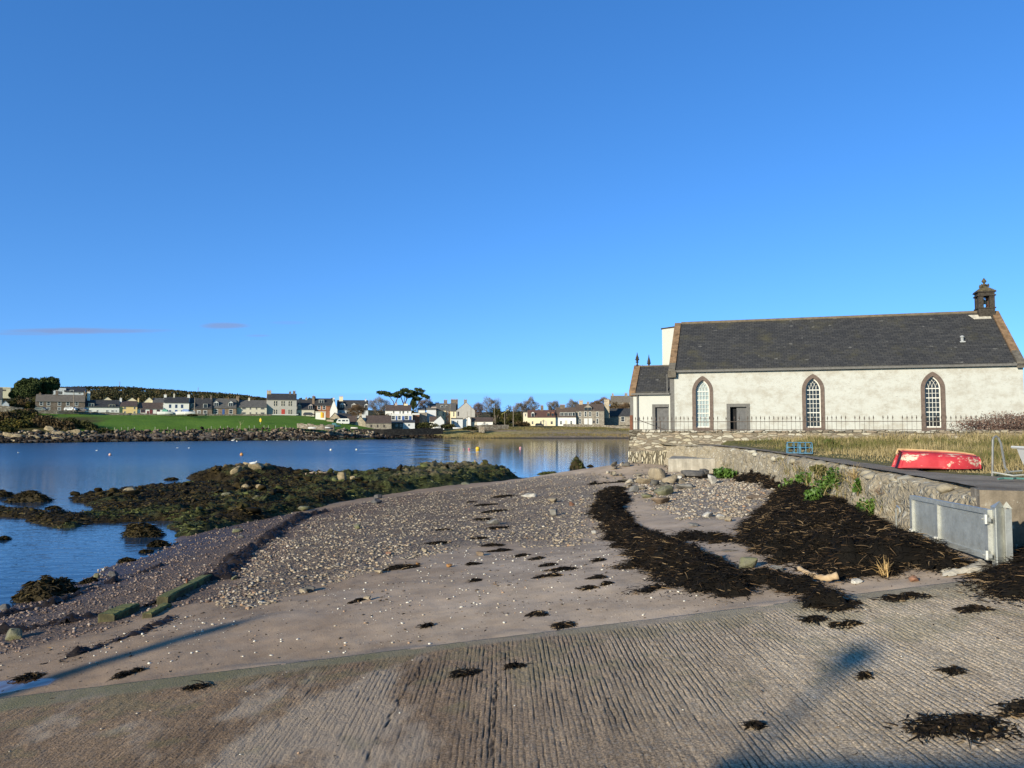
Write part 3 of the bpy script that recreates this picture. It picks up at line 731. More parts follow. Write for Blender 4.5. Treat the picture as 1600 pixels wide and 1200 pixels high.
# vestry
VX = -2.82; VE = 2.84; VR = 4.72; VW = 2.5
vest = MB()
wall_holes(vest, [(VX, -.4), (0.0, -.4), (0.0, VE), (VX, VE)], [rectp(-1.25, -.12, -.3, 1.93)], .12)
vest.poly([(VX, .12, -.4), (VX, .12 + 2 * VW, -.4), (VX, .12 + 2 * VW, VE), (VX, .12 + VW, VR), (VX, .12, VE)])
vest.poly([(VX, .12 + 2 * VW, -.4), (0, .12 + 2 * VW, -.4), (0, .12 + 2 * VW, VE), (VX, .12 + 2 * VW, VE)])
vo = vest.build('vestry_wall', MW2, church)
mb = MB(); vs = (VR - VE) / VW
mb.prismx([(-.05, VE - .17 * vs + .02), (.12 + VW, VR + .02), (.12 + 2 * VW + .15, VE - .15 * vs), (.12 + 2 * VW + .15, VE - .15 * vs + .12), (.12 + VW, VR + .14), (-.05, VE - .17 * vs + .14)], VX + .4, -.02)
vr = mb.build('vestry_roof', M_slate, church)
mb = MB(); mb.tube([(VX + .4, .12 + VW, VR + .15), (-.06, .12 + VW, VR + .15)], .07, 6); mb.build('ridge_tiles', M_skewg, vr)
mb = MB(); mb.box(VX + .1, -.02, -.14, -.03, VE - .22, VE - .1); mb.build('gutter', M_trim, vr)
mb = MB()
for s in (0, 1):
    ya, yb = -.1, .12 + VW; za, zb = VE + (ya - .12) * vs, VR
    if s: ya = .24 + 2 * VW - ya
    mb.hexa([(VX - .06, ya, za - .1), (VX + .4, ya, za - .1), (VX + .4, yb, zb - .1), (VX - .06, yb, zb - .1), (VX - .06, ya, za + .24), (VX + .4, ya, za + .24), (VX + .4, yb, zb + .24), (VX - .06, yb, zb + .24)])
mb.build('gable_coping', M_skew, church)
def finial(x, y, z, h):
    mb = MB(); mb.lathe([(.14, -.3), (.14, .0), (.1, .03), (.05, .12 * h), (.055, .22 * h), (.15, .27 * h), (.06, .33 * h), (.07, .36 * h), (.17, .47 * h), (.1, .53 * h), (.13, .56 * h), (.05, .8 * h), (.012, h)], 8)
    mb.build('finial', M_belst, church, (x, y, z))
finial(VX + .17, .12 + VW, VR + .2, 1.0); finial(VX + .2, .12 + 2 * VW + .05, VE + .85, 1.5); finial(VX + .75, 4.9, 4.7, 1.25)
mb = MB(); mb.box(VX - .012, VX + .2, .1, .3, -.3, VE - .1); mb.build('corner_strip', M_trim, church)
A = rectp(-1.27, -.1, -.3, 1.95); B = rectp(-1.06, -.1, -.3, 1.74)
mb = MB(); ring(mb, A, B, .09, .13, .36); vd = mb.build('door', M_trim, church); vd['label'] = 'grey boarded vestry door'
mb = MB(); mb.box(-1.06, -.1, .32, .37, -.3, 1.74); mb.box(-1.06, -.1, .31, .32, .5, .56); mb.box(-1.06, -.1, .31, .32, 1.1, 1.16); mb.build('door_leaf', M_door, vd)
mb = MB(); mb.tube([(-2.3, .0, VE - .2), (-2.3, .05, VE - .35), (-2.3, .05, -.3)], .06, 8); mb.build('downpipe', M_trim, church)
mb = MB(); mb.tube([(-.18, -.1, EA - .3), (-.18, -.02, EA - .6), (-.18, -.02, VE - .1)], .05, 8)
mb.build('downpipe', M_trim, church)
# tall white stack behind the left gable
mb = MB(); mb.hexa([(-1.05, 5.0, -.3), (-.02, 5.0, -.3), (-.02, 9.2, -.3), (-1.05, 9.2, -.3), (-1.05, 5.0, 7.9), (-.02, 5.0, 8.0), (-.02, 9.2, 8.0), (-1.05, 9.2, 7.9)])
tw = mb.build('stair_tower', MW2, church)
mb = MB(); mb.hexa([(-1.13, 4.92, 7.9), (-.03, 4.92, 8.0), (-.03, 9.3, 8.0), (-1.13, 9.3, 7.9), (-1.13, 4.92, 7.97), (-.03, 4.92, 8.09), (-.03, 9.3, 8.09), (-1.13, 9.3, 7.97)])
mb.build('cap', M_belst, tw)
# bellcote
bx, by, bz = CL - .80, HW, RI + .05
bell = MB(); w = .66
bell.box(-w, w, -w, w, -.5, .42); bell.box(-w - .07, w + .07, -w - .07, w + .07, .42, .52)
for sx in (-1, 1):
    for sy in (-1, 1): bell.box(sx * w, sx * (w - .42), sy * w, sy * (w - .42), .52, 1.72)
bell.box(-w, w, -w, w, 1.72, 1.98); bell.box(-w - .09, w + .09, -w - .09, w + .09, 1.62, 1.74); bell.box(-w - .12, w + .12, -w - .12, w + .12, 1.98, 2.08)
bc = bell.build('bellcote', M_belst, church, (bx + .05, by, bz)); bc.scale = (.76, .76, .72)
mb = MB(); prev = w + .1
for k in range(7):
    a = (w + .08) * (1 - k / 7.3) ; bell_z = 2.08 + k * .085
    mb.box(-a, a, -a, a, bell_z, bell_z + .085 - .004)
mb.lathe([(.2, 2.6), (.2, 2.68), (.26, 2.72), (.26, 2.8), (.1, 2.88), (.08, 2.96), (.19, 3.06), (.21, 3.16), (.12, 3.3), (.02, 3.46)], 8)
for sx in (-1, 1):
    for sy in (-1, 1): mb.lathe([(.09, 2.55), (.08, 2.76), (.02, 2.86)], 6, (sx * .27, sy * .27, 0))
mb.build('cap_roof', plain('mossy_bellcote_cap', (.085, .072, .045), .9, .2, var=.5, scale=5, bump=.7), bc)
mb = MB(); mb.lathe([(.27, 0.0), (.25, .05), (.19, .2), (.17, .34), (.1, .42), (.03, .44)], 14); mb.build('bell', M_bronze, bc, (-.1, -.05, .92))
mb = MB(); mb.tube([(-.5, -.05, 1.42), (.5, -.05, 1.42)], .045, 6); mb.tube([(.3, -.1, 1.4), (.2, -.2, .55)], .02, 5); mb.tube([(.05, -.1, 1.2), (.12, -.3, .55)], .015, 5); mb.build('bell_beam', M_rust, bc)

# =================================================================== CHURCHYARD, SEA WALL, BANK
YW = -6.4                                                                # churchyard wall line (church y)
def yl(x): return CW(x, YW)
wc = CW(-1.95, YW)                                                       # outer corner
ground_c = MB()
pts = [CW(-1.9, YW + .05), CW(26, YW + .05), CW(34, YW + .05), CW(34, 40), CW(-1.9, 40)]
V = [(p.x, p.y, 4.2) for p in pts]
o = fast('churchyard', V, [(0, 1, 2), (0, 2, 3), (0, 3, 4)], plain('churchyard_turf', (.07, .075, .03), .95, .1, var=.4, scale=2)); o['kind'] = 'structure'
M_wall = stonewall('old_rubble_wall', [(.30, .26, .205), (.42, .385, .31), (.24, .21, .17), (.50, .465, .385), (.35, .29, .22), (.2, .175, .14), (.45, .4, .3)], (.17, .14, .105), 2.0, 6.4, 1., mw=.10, warp=.5)
M_cope = stonewall('wall_head_stones', [(.34, .3, .24), (.2, .18, .15), (.45, .42, .36), (.28, .23, .18)], (.08, .07, .05), 2.2, 4, 1.)
M_vert = stonewall('upright_stones', [(.52, .47, .36), (.42, .37, .27), (.6, .55, .43), (.32, .28, .21), (.48, .42, .30)], (.10, .085, .06), 7.5, 1.1, 1., dist=.06, mw=.12)
def wavywall(name, P0, P1, z0, z1, depth, mat, parent=None, res=.16, amp=.07, seed=3, cope=None, topj=.05, z0b=None):
    """wall face from P0 to P1 (world xy), bumpy front, solid back"""
    P0 = Vector(P0[:2]); P1 = Vector(P1[:2]); L = (P1 - P0).length; nx = max(3, int(L / res)); nz = max(3, int((z1 - z0) / res))
    u = np.linspace(0, L, nx); vv = np.linspace(0, 1, nz); U, W = np.meshgrid(u, vv)
    zb = z0 + (0 if z0b is None else (z0b - z0)) * U / L
    top = z1 + (fbm(U * 2.2, U * 0, seed) - .5) * topj * 2
    Zz = zb + (top - zb) * W
    d = (P1 - P0) / L; nrm = Vector((d.y, -d.x))
    off = (fbm(U * 2.6, Zz * 4.5, seed + 1, 3) - .5) * amp * 2 + (1 - W) * .1
    X = P0.x + d.x * U + nrm.x * off; Y = P0.y + d.y * U + nrm.y * off
    F1 = np.stack([X, Y, Zz], 2).reshape(-1, 3)
    B = np.stack([P0.x + d.x * u - nrm.x * depth, P0.y + d.y * u - nrm.y * depth, top[-1]], 1)
    B2 = B.copy(); B2[:, 2] = z0 - .3
    V = np.concatenate([F1, B, B2]); b = len(F1); k = np.arange(nx - 1); lt = (nz - 1) * nx
    F = np.concatenate([grid_faces(nz, nx), np.stack([lt + k, lt + k + 1, b + k + 1, b + k], 1), np.stack([b + k, b + k + 1, b + nx + k + 1, b + nx + k], 1)])
    ends = []
    for e in (0, nx - 1):
        for j in range(nz - 1): ends.append((e + j * nx, e + (j + 1) * nx, b + e, b + nx + e))
    F = np.concatenate([F, np.array(ends)])
    return fast(name, V, F, mat, parent, smooth=False)
w0 = empty('churchyard_wall', (0, 0, 0), 0, 'tan rubble stone retaining wall carrying the church railing, its corner standing over the beach', 'wall')
a, b_ = CW(-1.95, YW), CW(27, YW)
m1 = CW(1.45, YW)
wavywall('wall_face', a, b_, 1.6, 4.28, .5, M_wall, w0, .17, .05, 31)
wavywall('upright_course', CW(-1.99, YW - .10), CW(1.35, YW - .10), 2.15, 3.0, .14, M_vert, w0, .1, .04, 33, topj=.12)
wavywall('side_face', CW(-1.95, 36), CW(-1.95, YW - .02), .5, 4.28, .5, M_wall, w0, .3, .05, 35)
mbp = MB()
r0 = random.Random(5)
x = -1.95
while x < 27:
    w_ = r0.uniform(.3, .75); h = r0.uniform(.06, .17)
    p = CW(x + w_ / 2, YW + .2 + r0.uniform(-.05, .05), 0)
    c0 = [CW(x + .02, YW - .08), CW(x + w_ - .02, YW - .08), CW(x + w_ - .02, YW + .42), CW(x + .02, YW + .42)]
    j = [r0.uniform(-.03, .03) for _ in range(4)]
    mbp.hexa([(q.x + j[i], q.y + j[3 - i], 4.2) for i, q in enumerate(c0)] + [(q.x + j[3 - i], q.y - j[i], 4.24 + h * (.7 + .3 * ((i * 7) % 3) / 2)) for i, q in enumerate(c0)])
    x += w_
mbp.build('coping', M_cope, w0)

# railing ------------------------------------------------------------------------------
rail = empty('railing', CW(0, YW + .18, .1), CA, 'rusty iron railing with spear-headed pickets on the churchyard wall', 'railing')
mb = MB(); mb.box(-1.85, 24.5, -.014, .014, .54, .575); mb.box(-1.85, 24.5, -.014, .014, .06, .09)
mb.build('rail', M_iron, rail)
pm = MB(); pm.tube([(0, 0, -.05), (0, 0, .7)], .0095, 5); pm.lathe([(.01, .69), (.034, .71), (.014, .74), (.042, .775), (.028, .81), (.004, .92)], 5)
pk0 = pm.build('picket', M_iron, rail); xs_ = []
x = -1.55; rr = random.Random(11)
while x < 24.0:
    if rr.random() > .09: xs_.append(x)
    x += .252
for i, x in enumerate(xs_[:99]):
    o = pk0 if i == 0 else pk0.copy()
    if i: COL.objects.link(o); o.parent = rail
    o.location = (x, 0, -rr.choice([0, 0, 0, .03]) ); o.rotation_euler = (rr.uniform(-.03, .03), rr.uniform(-.02, .02), 0)
mb = MB(); mb.box(-.09, .09, -.06, .06, -.15, .98); mb.build('post', M_rust, rail, (-1.82, 0, 0))
mb = MB()
for k in range(6): mb.box(-.02, .02, -.02, .02, -.1, .62); 
mb.v = mb.v[:8]; mb.f = mb.f[:6]; mb.m = mb.m[:6]
mb.tube([(-1.5, .3, .72), (.2, .9, .05)], .02, 5); mb.build('stay_bar', M_iron, rail)

# sea wall line ---------------------------------------------------------------------------
SWP = [(16.0, 11.2), (10.5, 12.2), (7.72, 13.1), (8.15, 15.0), (8.75, 18.7), (9.3, 22.8), (10.1, 28), (10.8, 33.3), (11.35, 39), (11.55, 42.8), (11.2, 44.4), (10.6, 46.6), (9.6, 49.0)]
ZP = 3.45                                                                # path level
M_sea = stonewall('lichened_sea_wall', [(.36, .31, .23), (.29, .25, .185), (.42, .375, .29), (.33, .285, .21), (.5, .46, .38), (.38, .33, .245)], (.30, .255, .185), 5.0, 8.0, .7, mw=.2, warp=.8, dist=.05)
def m_conc(name, c=(.235, .195, .15), d=(.13, .11, .085), l=(.42, .38, .31)):
    n = NT(name); g = n.noise(1.6, 7, .72); col = n.ramp(g, [(.3, d), (.52, c), (.75, l)])
    col = n.mix(.5, col, n.ramp(n.noise(2.5, 4, .6, n.map(n.co(), (2, 2, .25))), [(.35, .5), (.65, 1.1)]), 'MULTIPLY')
    lich = n.vor(6, None, 'F1', 'Color'); col = n.mix(n.mr(n.noise(9, 4, .7), .62, .68, 0, .7), col, (.5, .48, .42))
    return n.done(col, .92, .15, 0., n.bump(n.noise(18, 5, .7), .6, .03))
M_conc = m_conc('weathered_concrete')
sw = empty('sea_wall', (0, 0, 0), 0, 'lichen-spotted stone sea wall below the path, running from the steel gate back to the churchyard', 'wall')
def seawall():
    segs = [(i, i + 1) for i in range(2, len(SWP) - 1)]
    P = []; 
    for a, b in segs:
        A = np.array(SWP[a]); B = np.array(SWP[b]); n = max(2, int(np.hypot(*(B - A)) / .13))
        for k in range(n): P.append(A + (B - A) * k / n)
    P.append(np.array(SWP[-1])); P = np.array(P); d = np.gradient(P, axis=0); d /= np.hypot(d[:, 0], d[:, 1])[:, None]
    nr = np.stack([-d[:, 1], d[:, 0]], 1)                                   # towards the beach (-X)
    s = np.arange(len(P)) * .13; nz = 16; W = np.linspace(0, 1, nz)[:, None]
    Sg = np.broadcast_to(s, (nz, len(P)))
    top = ZP - .09 + (fbm(s * 1.1, s * 0, 41, 3) - .5) * .26 - .08 * np.exp(-((s - 1) / 2) ** 2)
    Zz = 1.5 + (top - 1.5) * W
    off = (fbm(Sg * 1.7, Zz * 2.6, 42, 4) - .5) * .34 + (vnoise(Sg * 4, Zz * 5, 43) - .5) * .14 + (1 - W) * .28
    F1 = np.stack([P[:, 0] + nr[:, 0] * off, P[:, 1] + nr[:, 1] * off, Zz], 2).reshape(-1, 3)
    B = np.stack([P[:, 0] - nr[:, 0] * .55, P[:, 1] - nr[:, 1] * .55, top * 0 + ZP + .012], 1); nx = len(P); k = np.arange(nx - 1); lt = (nz - 1) * nx; b = len(F1)
    F = np.concatenate([grid_faces(nz, nx), np.stack([lt + k, lt + k + 1, b + k + 1, b + k], 1)])
    fast('stone_face', np.concatenate([F1, B]), F, M_sea, sw)
seawall()
mb = MB()                                                                # concrete return by the gate
for a, b in ((2, 1), (1, 0)):
    A, B = Vector(SWP[a]), Vector(SWP[b]); d = (B - A).normalized(); n_ = Vector((d.y, -d.x))
    q = [A, B, B - n_ * .6, A - n_ * .6]
    z1 = ZP + .02
    mb.hexa([(p.x, p.y, 1.6) for p in q] + [(p.x, p.y, z1) for p in q])
ret = mb.build('concrete_return', M_conc, sw)
mb = MB()
for (px, py, s_) in ((0, 0, 0),):
    r1 = random.Random(9)
# capping stones along the wall head: loose large pale stones
parts = []; tn = []
rs = np.random.default_rng(77)
for i in range(3, 10):
    A = np.array(SWP[i - 1]); B = np.array(SWP[i]); L = np.hypot(*(B - A)); n = int(L / .36)
    for k in range(n):
        t = (k + rs.random()) / n; p = A + (B - A) * t; s = rs.uniform(.07, .22) if rs.random() < .8 else rs.uniform(.2, .3)
        V, F = rockshape(300 + len(parts), 2, 8, .1); V = V * np.array([s * .8, s, s * .5]) + np.array([p[0] + rs.uniform(.0, .22), p[1], ZP - .13 + rs.uniform(-.08, .05)])
        parts.append((V, F)); tn.append(np.full(len(V), rs.random()))
V, F = merge(parts)
fast('head_stones', V, F, toned('wall_head_lichen', [(0, (.2, .17, .13)), (.35, (.33, .29, .22)), (.65, (.38, .345, .27)), (1, (.5, .47, .39))], .9, .15), sw, attrs=dict(tone=np.concatenate(tn)))

# concrete block in the corner
mb = MB(); q = [Vector((8.85, 44.9)), Vector((11.6, 43.6)), Vector((12.2, 46.2)), Vector((9.6, 47.6))]
mb.hexa([(p.x, p.y, 1.2) for p in q] + [(p.x, p.y, 2.80 - (.06 if i in (0,) else 0)) for i, p in enumerate(q)])
o = mb.build('concrete_block', m_conc('grey_shuttered_concrete', (.36, .33, .28), (.26, .235, .2), (.48, .45, .4))); tag(o, 'grey shuttered concrete block where the sea wall meets the churchyard wall', 'concrete block')
bv = o.modifiers.new('b', 'BEVEL'); bv.width = .06; bv.segments = 2

# bank and path -----------------------------------------------------------------------------
PU = [at_z(px, py, ZP) for px, py in ((1640, 750), (1600, 748), (1540, 745), (1450, 738), (1385, 728), (1300, 717), (1230, 708), (1160, 699), (1100, 692), (1062, 690))]
PUxy = [p[:2] for p in PU]
bank_cp = [(x, y, ZP) for x, y in PUxy]
for x in (-1.5, 2, 6, 10, 15, 20, 27): p = CW(x, YW); bank_cp.append((p.x, p.y, 3.62 + .016 * max(0, x)))
bank_cp += [(p[0], p[1], ZP - .02) for p in SWP] + [(20, 14, ZP), (24, 22, 3.6), (30, 30, 3.8), (18, 30, 3.62), (14.5, 30, 3.5), (34, 42, 4.1), (40, 20, 3.7), (13, 21, 3.46), (15, 17, 3.46)]
Bk = TPS(bank_cp, lam=.01, sc=15)
upoly = [(7.9, 13.6)] + [(x + .45, y) for x, y in SWP[3:11]] + [tuple(CW(-.6, YW + .3)[:2]), tuple(CW(27, YW + .3)[:2]), (44, 40), (44, 10), (16, 11.6), (10.5, 12.65)]
def bank_z(x, y): return Bk(x, y) + (fbm(np.asarray(x) * .8, np.asarray(y) * .8, 51) - .5) * .1
def build_bank():
    xs = np.arange(7, 40, .22); ys = np.arange(11, 58, .22); X, Y = np.meshgrid(xs, ys)
    dpath = poly_sdf(X, Y, PUxy + SWP[::-1])                       # inside = on path
    onp = sm(dpath, -.5, .1)
    Z = bank_z(X, Y) * (1 - onp) + (ZP - .05) * onp
    ins = poly_sdf(X, Y, upoly) > -.05
    F = grid_faces(*X.shape); ok = ins.ravel()[F].all(1)
    n = NT('rough_bank'); p = n.pos()
    col = n.ramp(n.noise(1.3, 6, .7, p), [(.3, (.10, .085, .035)), (.48, (.17, .145, .065)), (.6, (.10, .11, .035)), (.75, (.24, .2, .1))])
    m = n.done(col, .95, .1, 0., n.bump(n.noise(12, 4, .7, p), .8, .06))
    o = fast('grass_bank', np.stack([X, Y, Z], 2).reshape(-1, 3), F[ok], m, smooth=True); o['kind'] = 'structure'
build_bank()
def build_path():
    up = np.array([p[:] for p in PUxy]); lo = np.array(SWP[1:11])[:, :2]
    def rs_(P, n):
        s = np.concatenate([[0], np.cumsum(np.hypot(*np.diff(P, axis=0).T))]); t = np.linspace(0, s[-1], n)
        return np.stack([np.interp(t, s, P[:, 0]), np.interp(t, s, P[:, 1])], 1)
    n = 160; A = rs_(lo, n); B = rs_(np.concatenate([[[16, 14.5]], up, [[11.5, 47.8]]]), n)
    A[:, 0] += .18
    w = np.linspace(0, 1, 14)[:, None, None]; P = A[None] * (1 - w) + B[None] * w
    P[-1] += np.stack([fbm(np.arange(n) * .2, np.zeros(n), 61) - .5, fbm(np.arange(n) * .2, np.zeros(n), 62) - .5], 1) * .7
    Z = ZP + .02 + (fbm(P[..., 0] * 1.5, P[..., 1] * 1.5, 63) - .5) * .03
    nt = NT('worn_tarmac'); p = nt.pos()
    col = nt.ramp(nt.noise(1.0, 6, .7, p), [(.3, (.17, .14, .11)), (.55, (.28, .235, .185)), (.75, (.4, .34, .27))])
    col = nt.mix(.5, col, nt.ramp(nt.noise(40, 3, .8, p), [(.3, .5), (.7, 1.4)]), 'MULTIPLY')
    m = nt.done(col, 1., .03, 0., nt.bump(nt.noise(60, 3), .5, .01))
    o = fast('path', np.concatenate([P, Z[..., None]], 2).reshape(-1, 3), grid_faces(14, n), m, smooth=True); o['kind'] = 'structure'
build_path()

# dry grass --------------------------------------------------------------------------------
def dry_grass():
    r = np.random.default_rng(5); xs = []; 
    n = 220000; x = r.uniform(8, 36, n); y = r.uniform(14, 56, n)
    dp = poly_sdf(x, y, PUxy + SWP[::-1]); ins = poly_sdf(x, y, upoly)
    u = x / y
    cx = (x - cO.x) * cdx.x + (y - cO.y) * cdx.y; cy = (x - cO.x) * cdy.x + (y - cO.y) * cdy.y
    g = fbm(x * .5, y * .5, 71)
    k = (dp < -.25 - .6 * g) & (ins > .1) & (u < .78) & (cy < YW - .1) & (r.random(n) < .35 + .9 * sm(g, .35, .6)) & (r.random(n) < np.minimum(1, (22 / y) ** 1.1))
    x, y, g, dp, cx, cy = x[k], y[k], g[k], dp[k], cx[k], cy[k]
    z = bank_z(x, y) - .02
    tall = sm(-dp, .3, 3.) * (.12 + 1.0 * sm(fbm(x * .55, y * .55, 72), .36, .64)); nearwall = sm(cy, YW - 3, YW - .5)
    L = (.09 + .42 * tall + .1 * nearwall * sm(cx, 6, 9)) * r.uniform(.6, 1.3, len(x))
    L *= 1 - .75 * sm(cx, 7, 1) * nearwall
    L *= .72
    V, F, t = ribbons(np.column_stack([x, y, z]), L, .008 + .0006 * y, 6, seg=2, curl=.5, rise=r.uniform(.75, 1.5, len(x)))
    green = sm(fbm(x * .35, y * .35, 73), .42, .58) * .9
    tone = np.clip(np.repeat(.5 * r.random(len(x)) + .5 * (1 - green), 6), 0, 1)
    o = fast('dry_grass', V, F, toned('dry_grass_blade', [(0, (.075, .095, .02)), (.3, (.15, .145, .045)), (.5, (.22, .175, .08)), (.75, (.34, .27, .13)), (1, (.46, .37, .21))], .8, .2), attrs=dict(tone=tone))
    tag(o, 'dry straw-coloured grass on the bank', 'grass', kind='stuff')
dry_grass()
# =================================================================== SEAWEED
def strandset(name, Q, L0, L1, wid, seed, z=None, pal=None, lift=.0, up=.35, parent=None, mound=None):
    pass
PALK = [(0, (.006, .0055, .005)), (.45, (.013, .0105, .008)), (.68, (.026, .018, .012)), (.84, (.055, .034, .02)), (.93, (.14, .088, .048)), (1, (.32, .22, .12))]
M_weed = toned('dry_seaweed', PALK, .85, .12)
def wd(x, y):
    d = poly_sdf(x, y, weedpoly)
    for b in weedbands: d = np.maximum(d, band_sdf(x, y, b))
    return d
def surf(x, y): return np.where(y < EDGE, rampz(x), beach(x, y))
def weed_mass(name, dfun, box, hmax, dens, seed, res=.07, pal=None, Ls=(.10, .36), slope=.45, rag=.5, mat=None, tanfrac=.1):
    mat = mat or M_weed
    xs = np.arange(box[0], box[1], res); ys = np.arange(box[2], box[3], res); X, Y = np.meshgrid(xs, ys)
    d = dfun(X, Y) + (fbm(X * 1.6, Y * 1.6, seed, 4) - .5) * rag
    H = np.minimum(np.maximum(d, 0) * slope, hmax) * (.45 + .9 * fbm(X * 2.2, Y * 2.2, seed + 3)) + ((fbm(X * 4.2, Y * 4.2, seed + 7, 3) - .5) * .30 + (fbm(X * 9, Y * 9, seed + 4, 2) - .5) * .16 + (vnoise(X * 27, Y * 27, seed + 5) - .5) * .07) * sm(d, 0, .2)
    Z = surf(X, Y) + H - .015
    F = grid_faces(*X.shape); ok = (d > 0).ravel()[F].all(1); V = np.stack([X, Y, Z], 2).reshape(-1, 3)
    used = np.unique(F[ok]); mp = np.full(len(V), -1); mp[used] = np.arange(len(used)); Vm = V[used]; Fm = mp[F[ok]]
    tm = vnoise(Vm[:, 0] * 20, Vm[:, 1] * 20, seed) * .35
    r = np.random.default_rng(seed)
    n = int(len(Vm) * dens * res * res); i = r.integers(0, len(Vm), n)
    keep = r.random(n) < np.minimum(1, (17 / Vm[i, 1]) ** .7); i = i[keep]; n = len(i)
    P = Vm[i] + np.column_stack([r.uniform(-res, res, (n, 2)), r.uniform(-.01, .02, n)])
    L = r.uniform(Ls[0], Ls[1], n); W = .004 + .008 * r.random(n) + .0003 * P[:, 1]
    xe = r.uniform(box[0], box[1], 60000); ye = r.uniform(box[2], box[3], 60000); de = dfun(xe, ye) + (fbm(xe * 1.6, ye * 1.6, seed, 4) - .5) * rag
    ke = (de < .02) & (de > -.45) & (r.random(60000) < .5 * np.exp(de / .13)); Pe = np.column_stack([xe[ke], ye[ke], surf(xe[ke], ye[ke]) + .006])[:5000]
    P = np.concatenate([P, Pe]); L = np.concatenate([L, r.uniform(.05, .18, len(Pe))]); W = np.concatenate([W, .006 + .01 * r.random(len(Pe)) + .0003 * Pe[:, 1]])
    Vr, Fr, tr = ribbons(P, L, W, seed + 9, up=.22, seg=5, curl=2.6)
    tr = np.clip(tr * .72  + (tr > 1 - tanfrac) * .22 + (np.repeat(fbm(P[:, 0] * .9, P[:, 1] * .9, seed + 6), 12) - .45) * .5, 0, 1)
    Vq = np.concatenate([Vm, Vr]); Fq = np.concatenate([Fm, Fr + len(Vm)])
    return fast(name, Vq, Fq, mat, attrs=dict(tone=np.concatenate([tm, tr])))
def bigw(x, y): return np.maximum(poly_sdf(x, y, weedpoly), band_sdf(x, y, weedbands[-1]))
P_ = np.array(weedpoly)
tag(weed_mass('seaweed_bank', bigw, (P_[:, 0].min() - .5, P_[:, 0].max() + .5, P_[:, 1].min() - .5, P_[:, 1].max() + 3), .42, 1500, 401, .075, slope=.5, tanfrac=.13, rag=1.0), 'deep bank of rotting seaweed heaped against the sea wall', 'seaweed', kind='stuff')
B_ = np.array([p for b in weedbands[:-1] for p in b])
def mainw(x, y):
    d = np.full(x.shape, -9.)
    for b in weedbands[:-1]: d = np.maximum(d, band_sdf(x, y, b))
    return d
tag(weed_mass('seaweed_wrack', mainw, (B_[:, 0].min() - 1.2, B_[:, 0].max() + 1.2, B_[:, 1].min() - 1, B_[:, 1].max() + 3), .34, 1300, 431, .07, slope=.5, rag=.62, tanfrac=.05), 'black wrack line of seaweed curving over the sand', 'seaweed', kind='stuff')
D_ = np.array([p for b in darkbands for p in b])
def darkw(x, y):
    d = np.full(x.shape, -9.)
    for b in darkbands: d = np.maximum(d, band_sdf(x, y, b))
    return d - .08 + (fbm(x * 3, y * 3, 77) - .5) * .25
M_weed2 = toned('damp_seaweed', [(0, (.012, .009, .008)), (.4, (.026, .016, .012)), (.7, (.055, .03, .018)), (.9, (.09, .05, .03)), (1, (.15, .09, .05))], .6, .35)
tag(weed_mass('tideline_weed', darkw, (-14, -2, 11.6, 46), .20, 300, 461, .07, slope=.4, rag=.45, mat=M_weed2, Ls=(.06, .2)), 'thin lines of dark weed along the falling tide marks', 'seaweed', kind='stuff')

# single clumps -----------------------------------------------------------------------------
def clump(px, py, wpx, hpx, label, seed, tan=.04, cat='seaweed', h=.1):
    g = ground_hit(px, py); s = g.y / FOC; wx = max(.07, wpx * s / 2); wy = max(.06, min(hpx * s * 4.2, wpx * s * 1.1) / 2)
    r = np.random.default_rng(seed); n = int(90 + 1300 * min(1.2, wx * wy * 4))
    nb = 7; c = r.uniform(-.85, .85, (nb, 2)); c[0] = 0; c[:, 1] *= r.uniform(.3, 1); k = r.integers(0, nb, n)
    rad = r.random(n) ** .5 * r.uniform(.2, .55, nb)[k] * np.where(r.random(n) < .18, 1.7, 1); a = r.uniform(0, 6.28, n)
    u = np.clip(c[k, 0] + rad * np.cos(a), -1.4, 1.4); v = np.clip(c[k, 1] * .8 + rad * np.sin(a), -1.4, 1.4)
    x = u * wx; y = v * wy
    hz = h * .55 * np.clip(1 - (u * u + v * v) * .7, 0, 1) * r.random(n)
    gx = g.x + x; gy = g.y + y
    P = np.column_stack([x, y, surf(gx, gy) - g.z + hz])
    V, F, t = ribbons(P, r.uniform(.05, .19, n) * min(1.3, .6 + wx) * np.where(r.random(n) < .1, 2.2, 1), .008 + .014 * r.random(n) + .0004 * g.y, seed, up=.06, seg=4, curl=2.2)
    t = np.clip(t * .75 + (t > 1 - tan) * .25, 0, 1)
    o = fast('seaweed_clump', V, F, M_weed, loc=g, attrs=dict(tone=t)); return tag(o, label, cat, 'seaweed clumps')
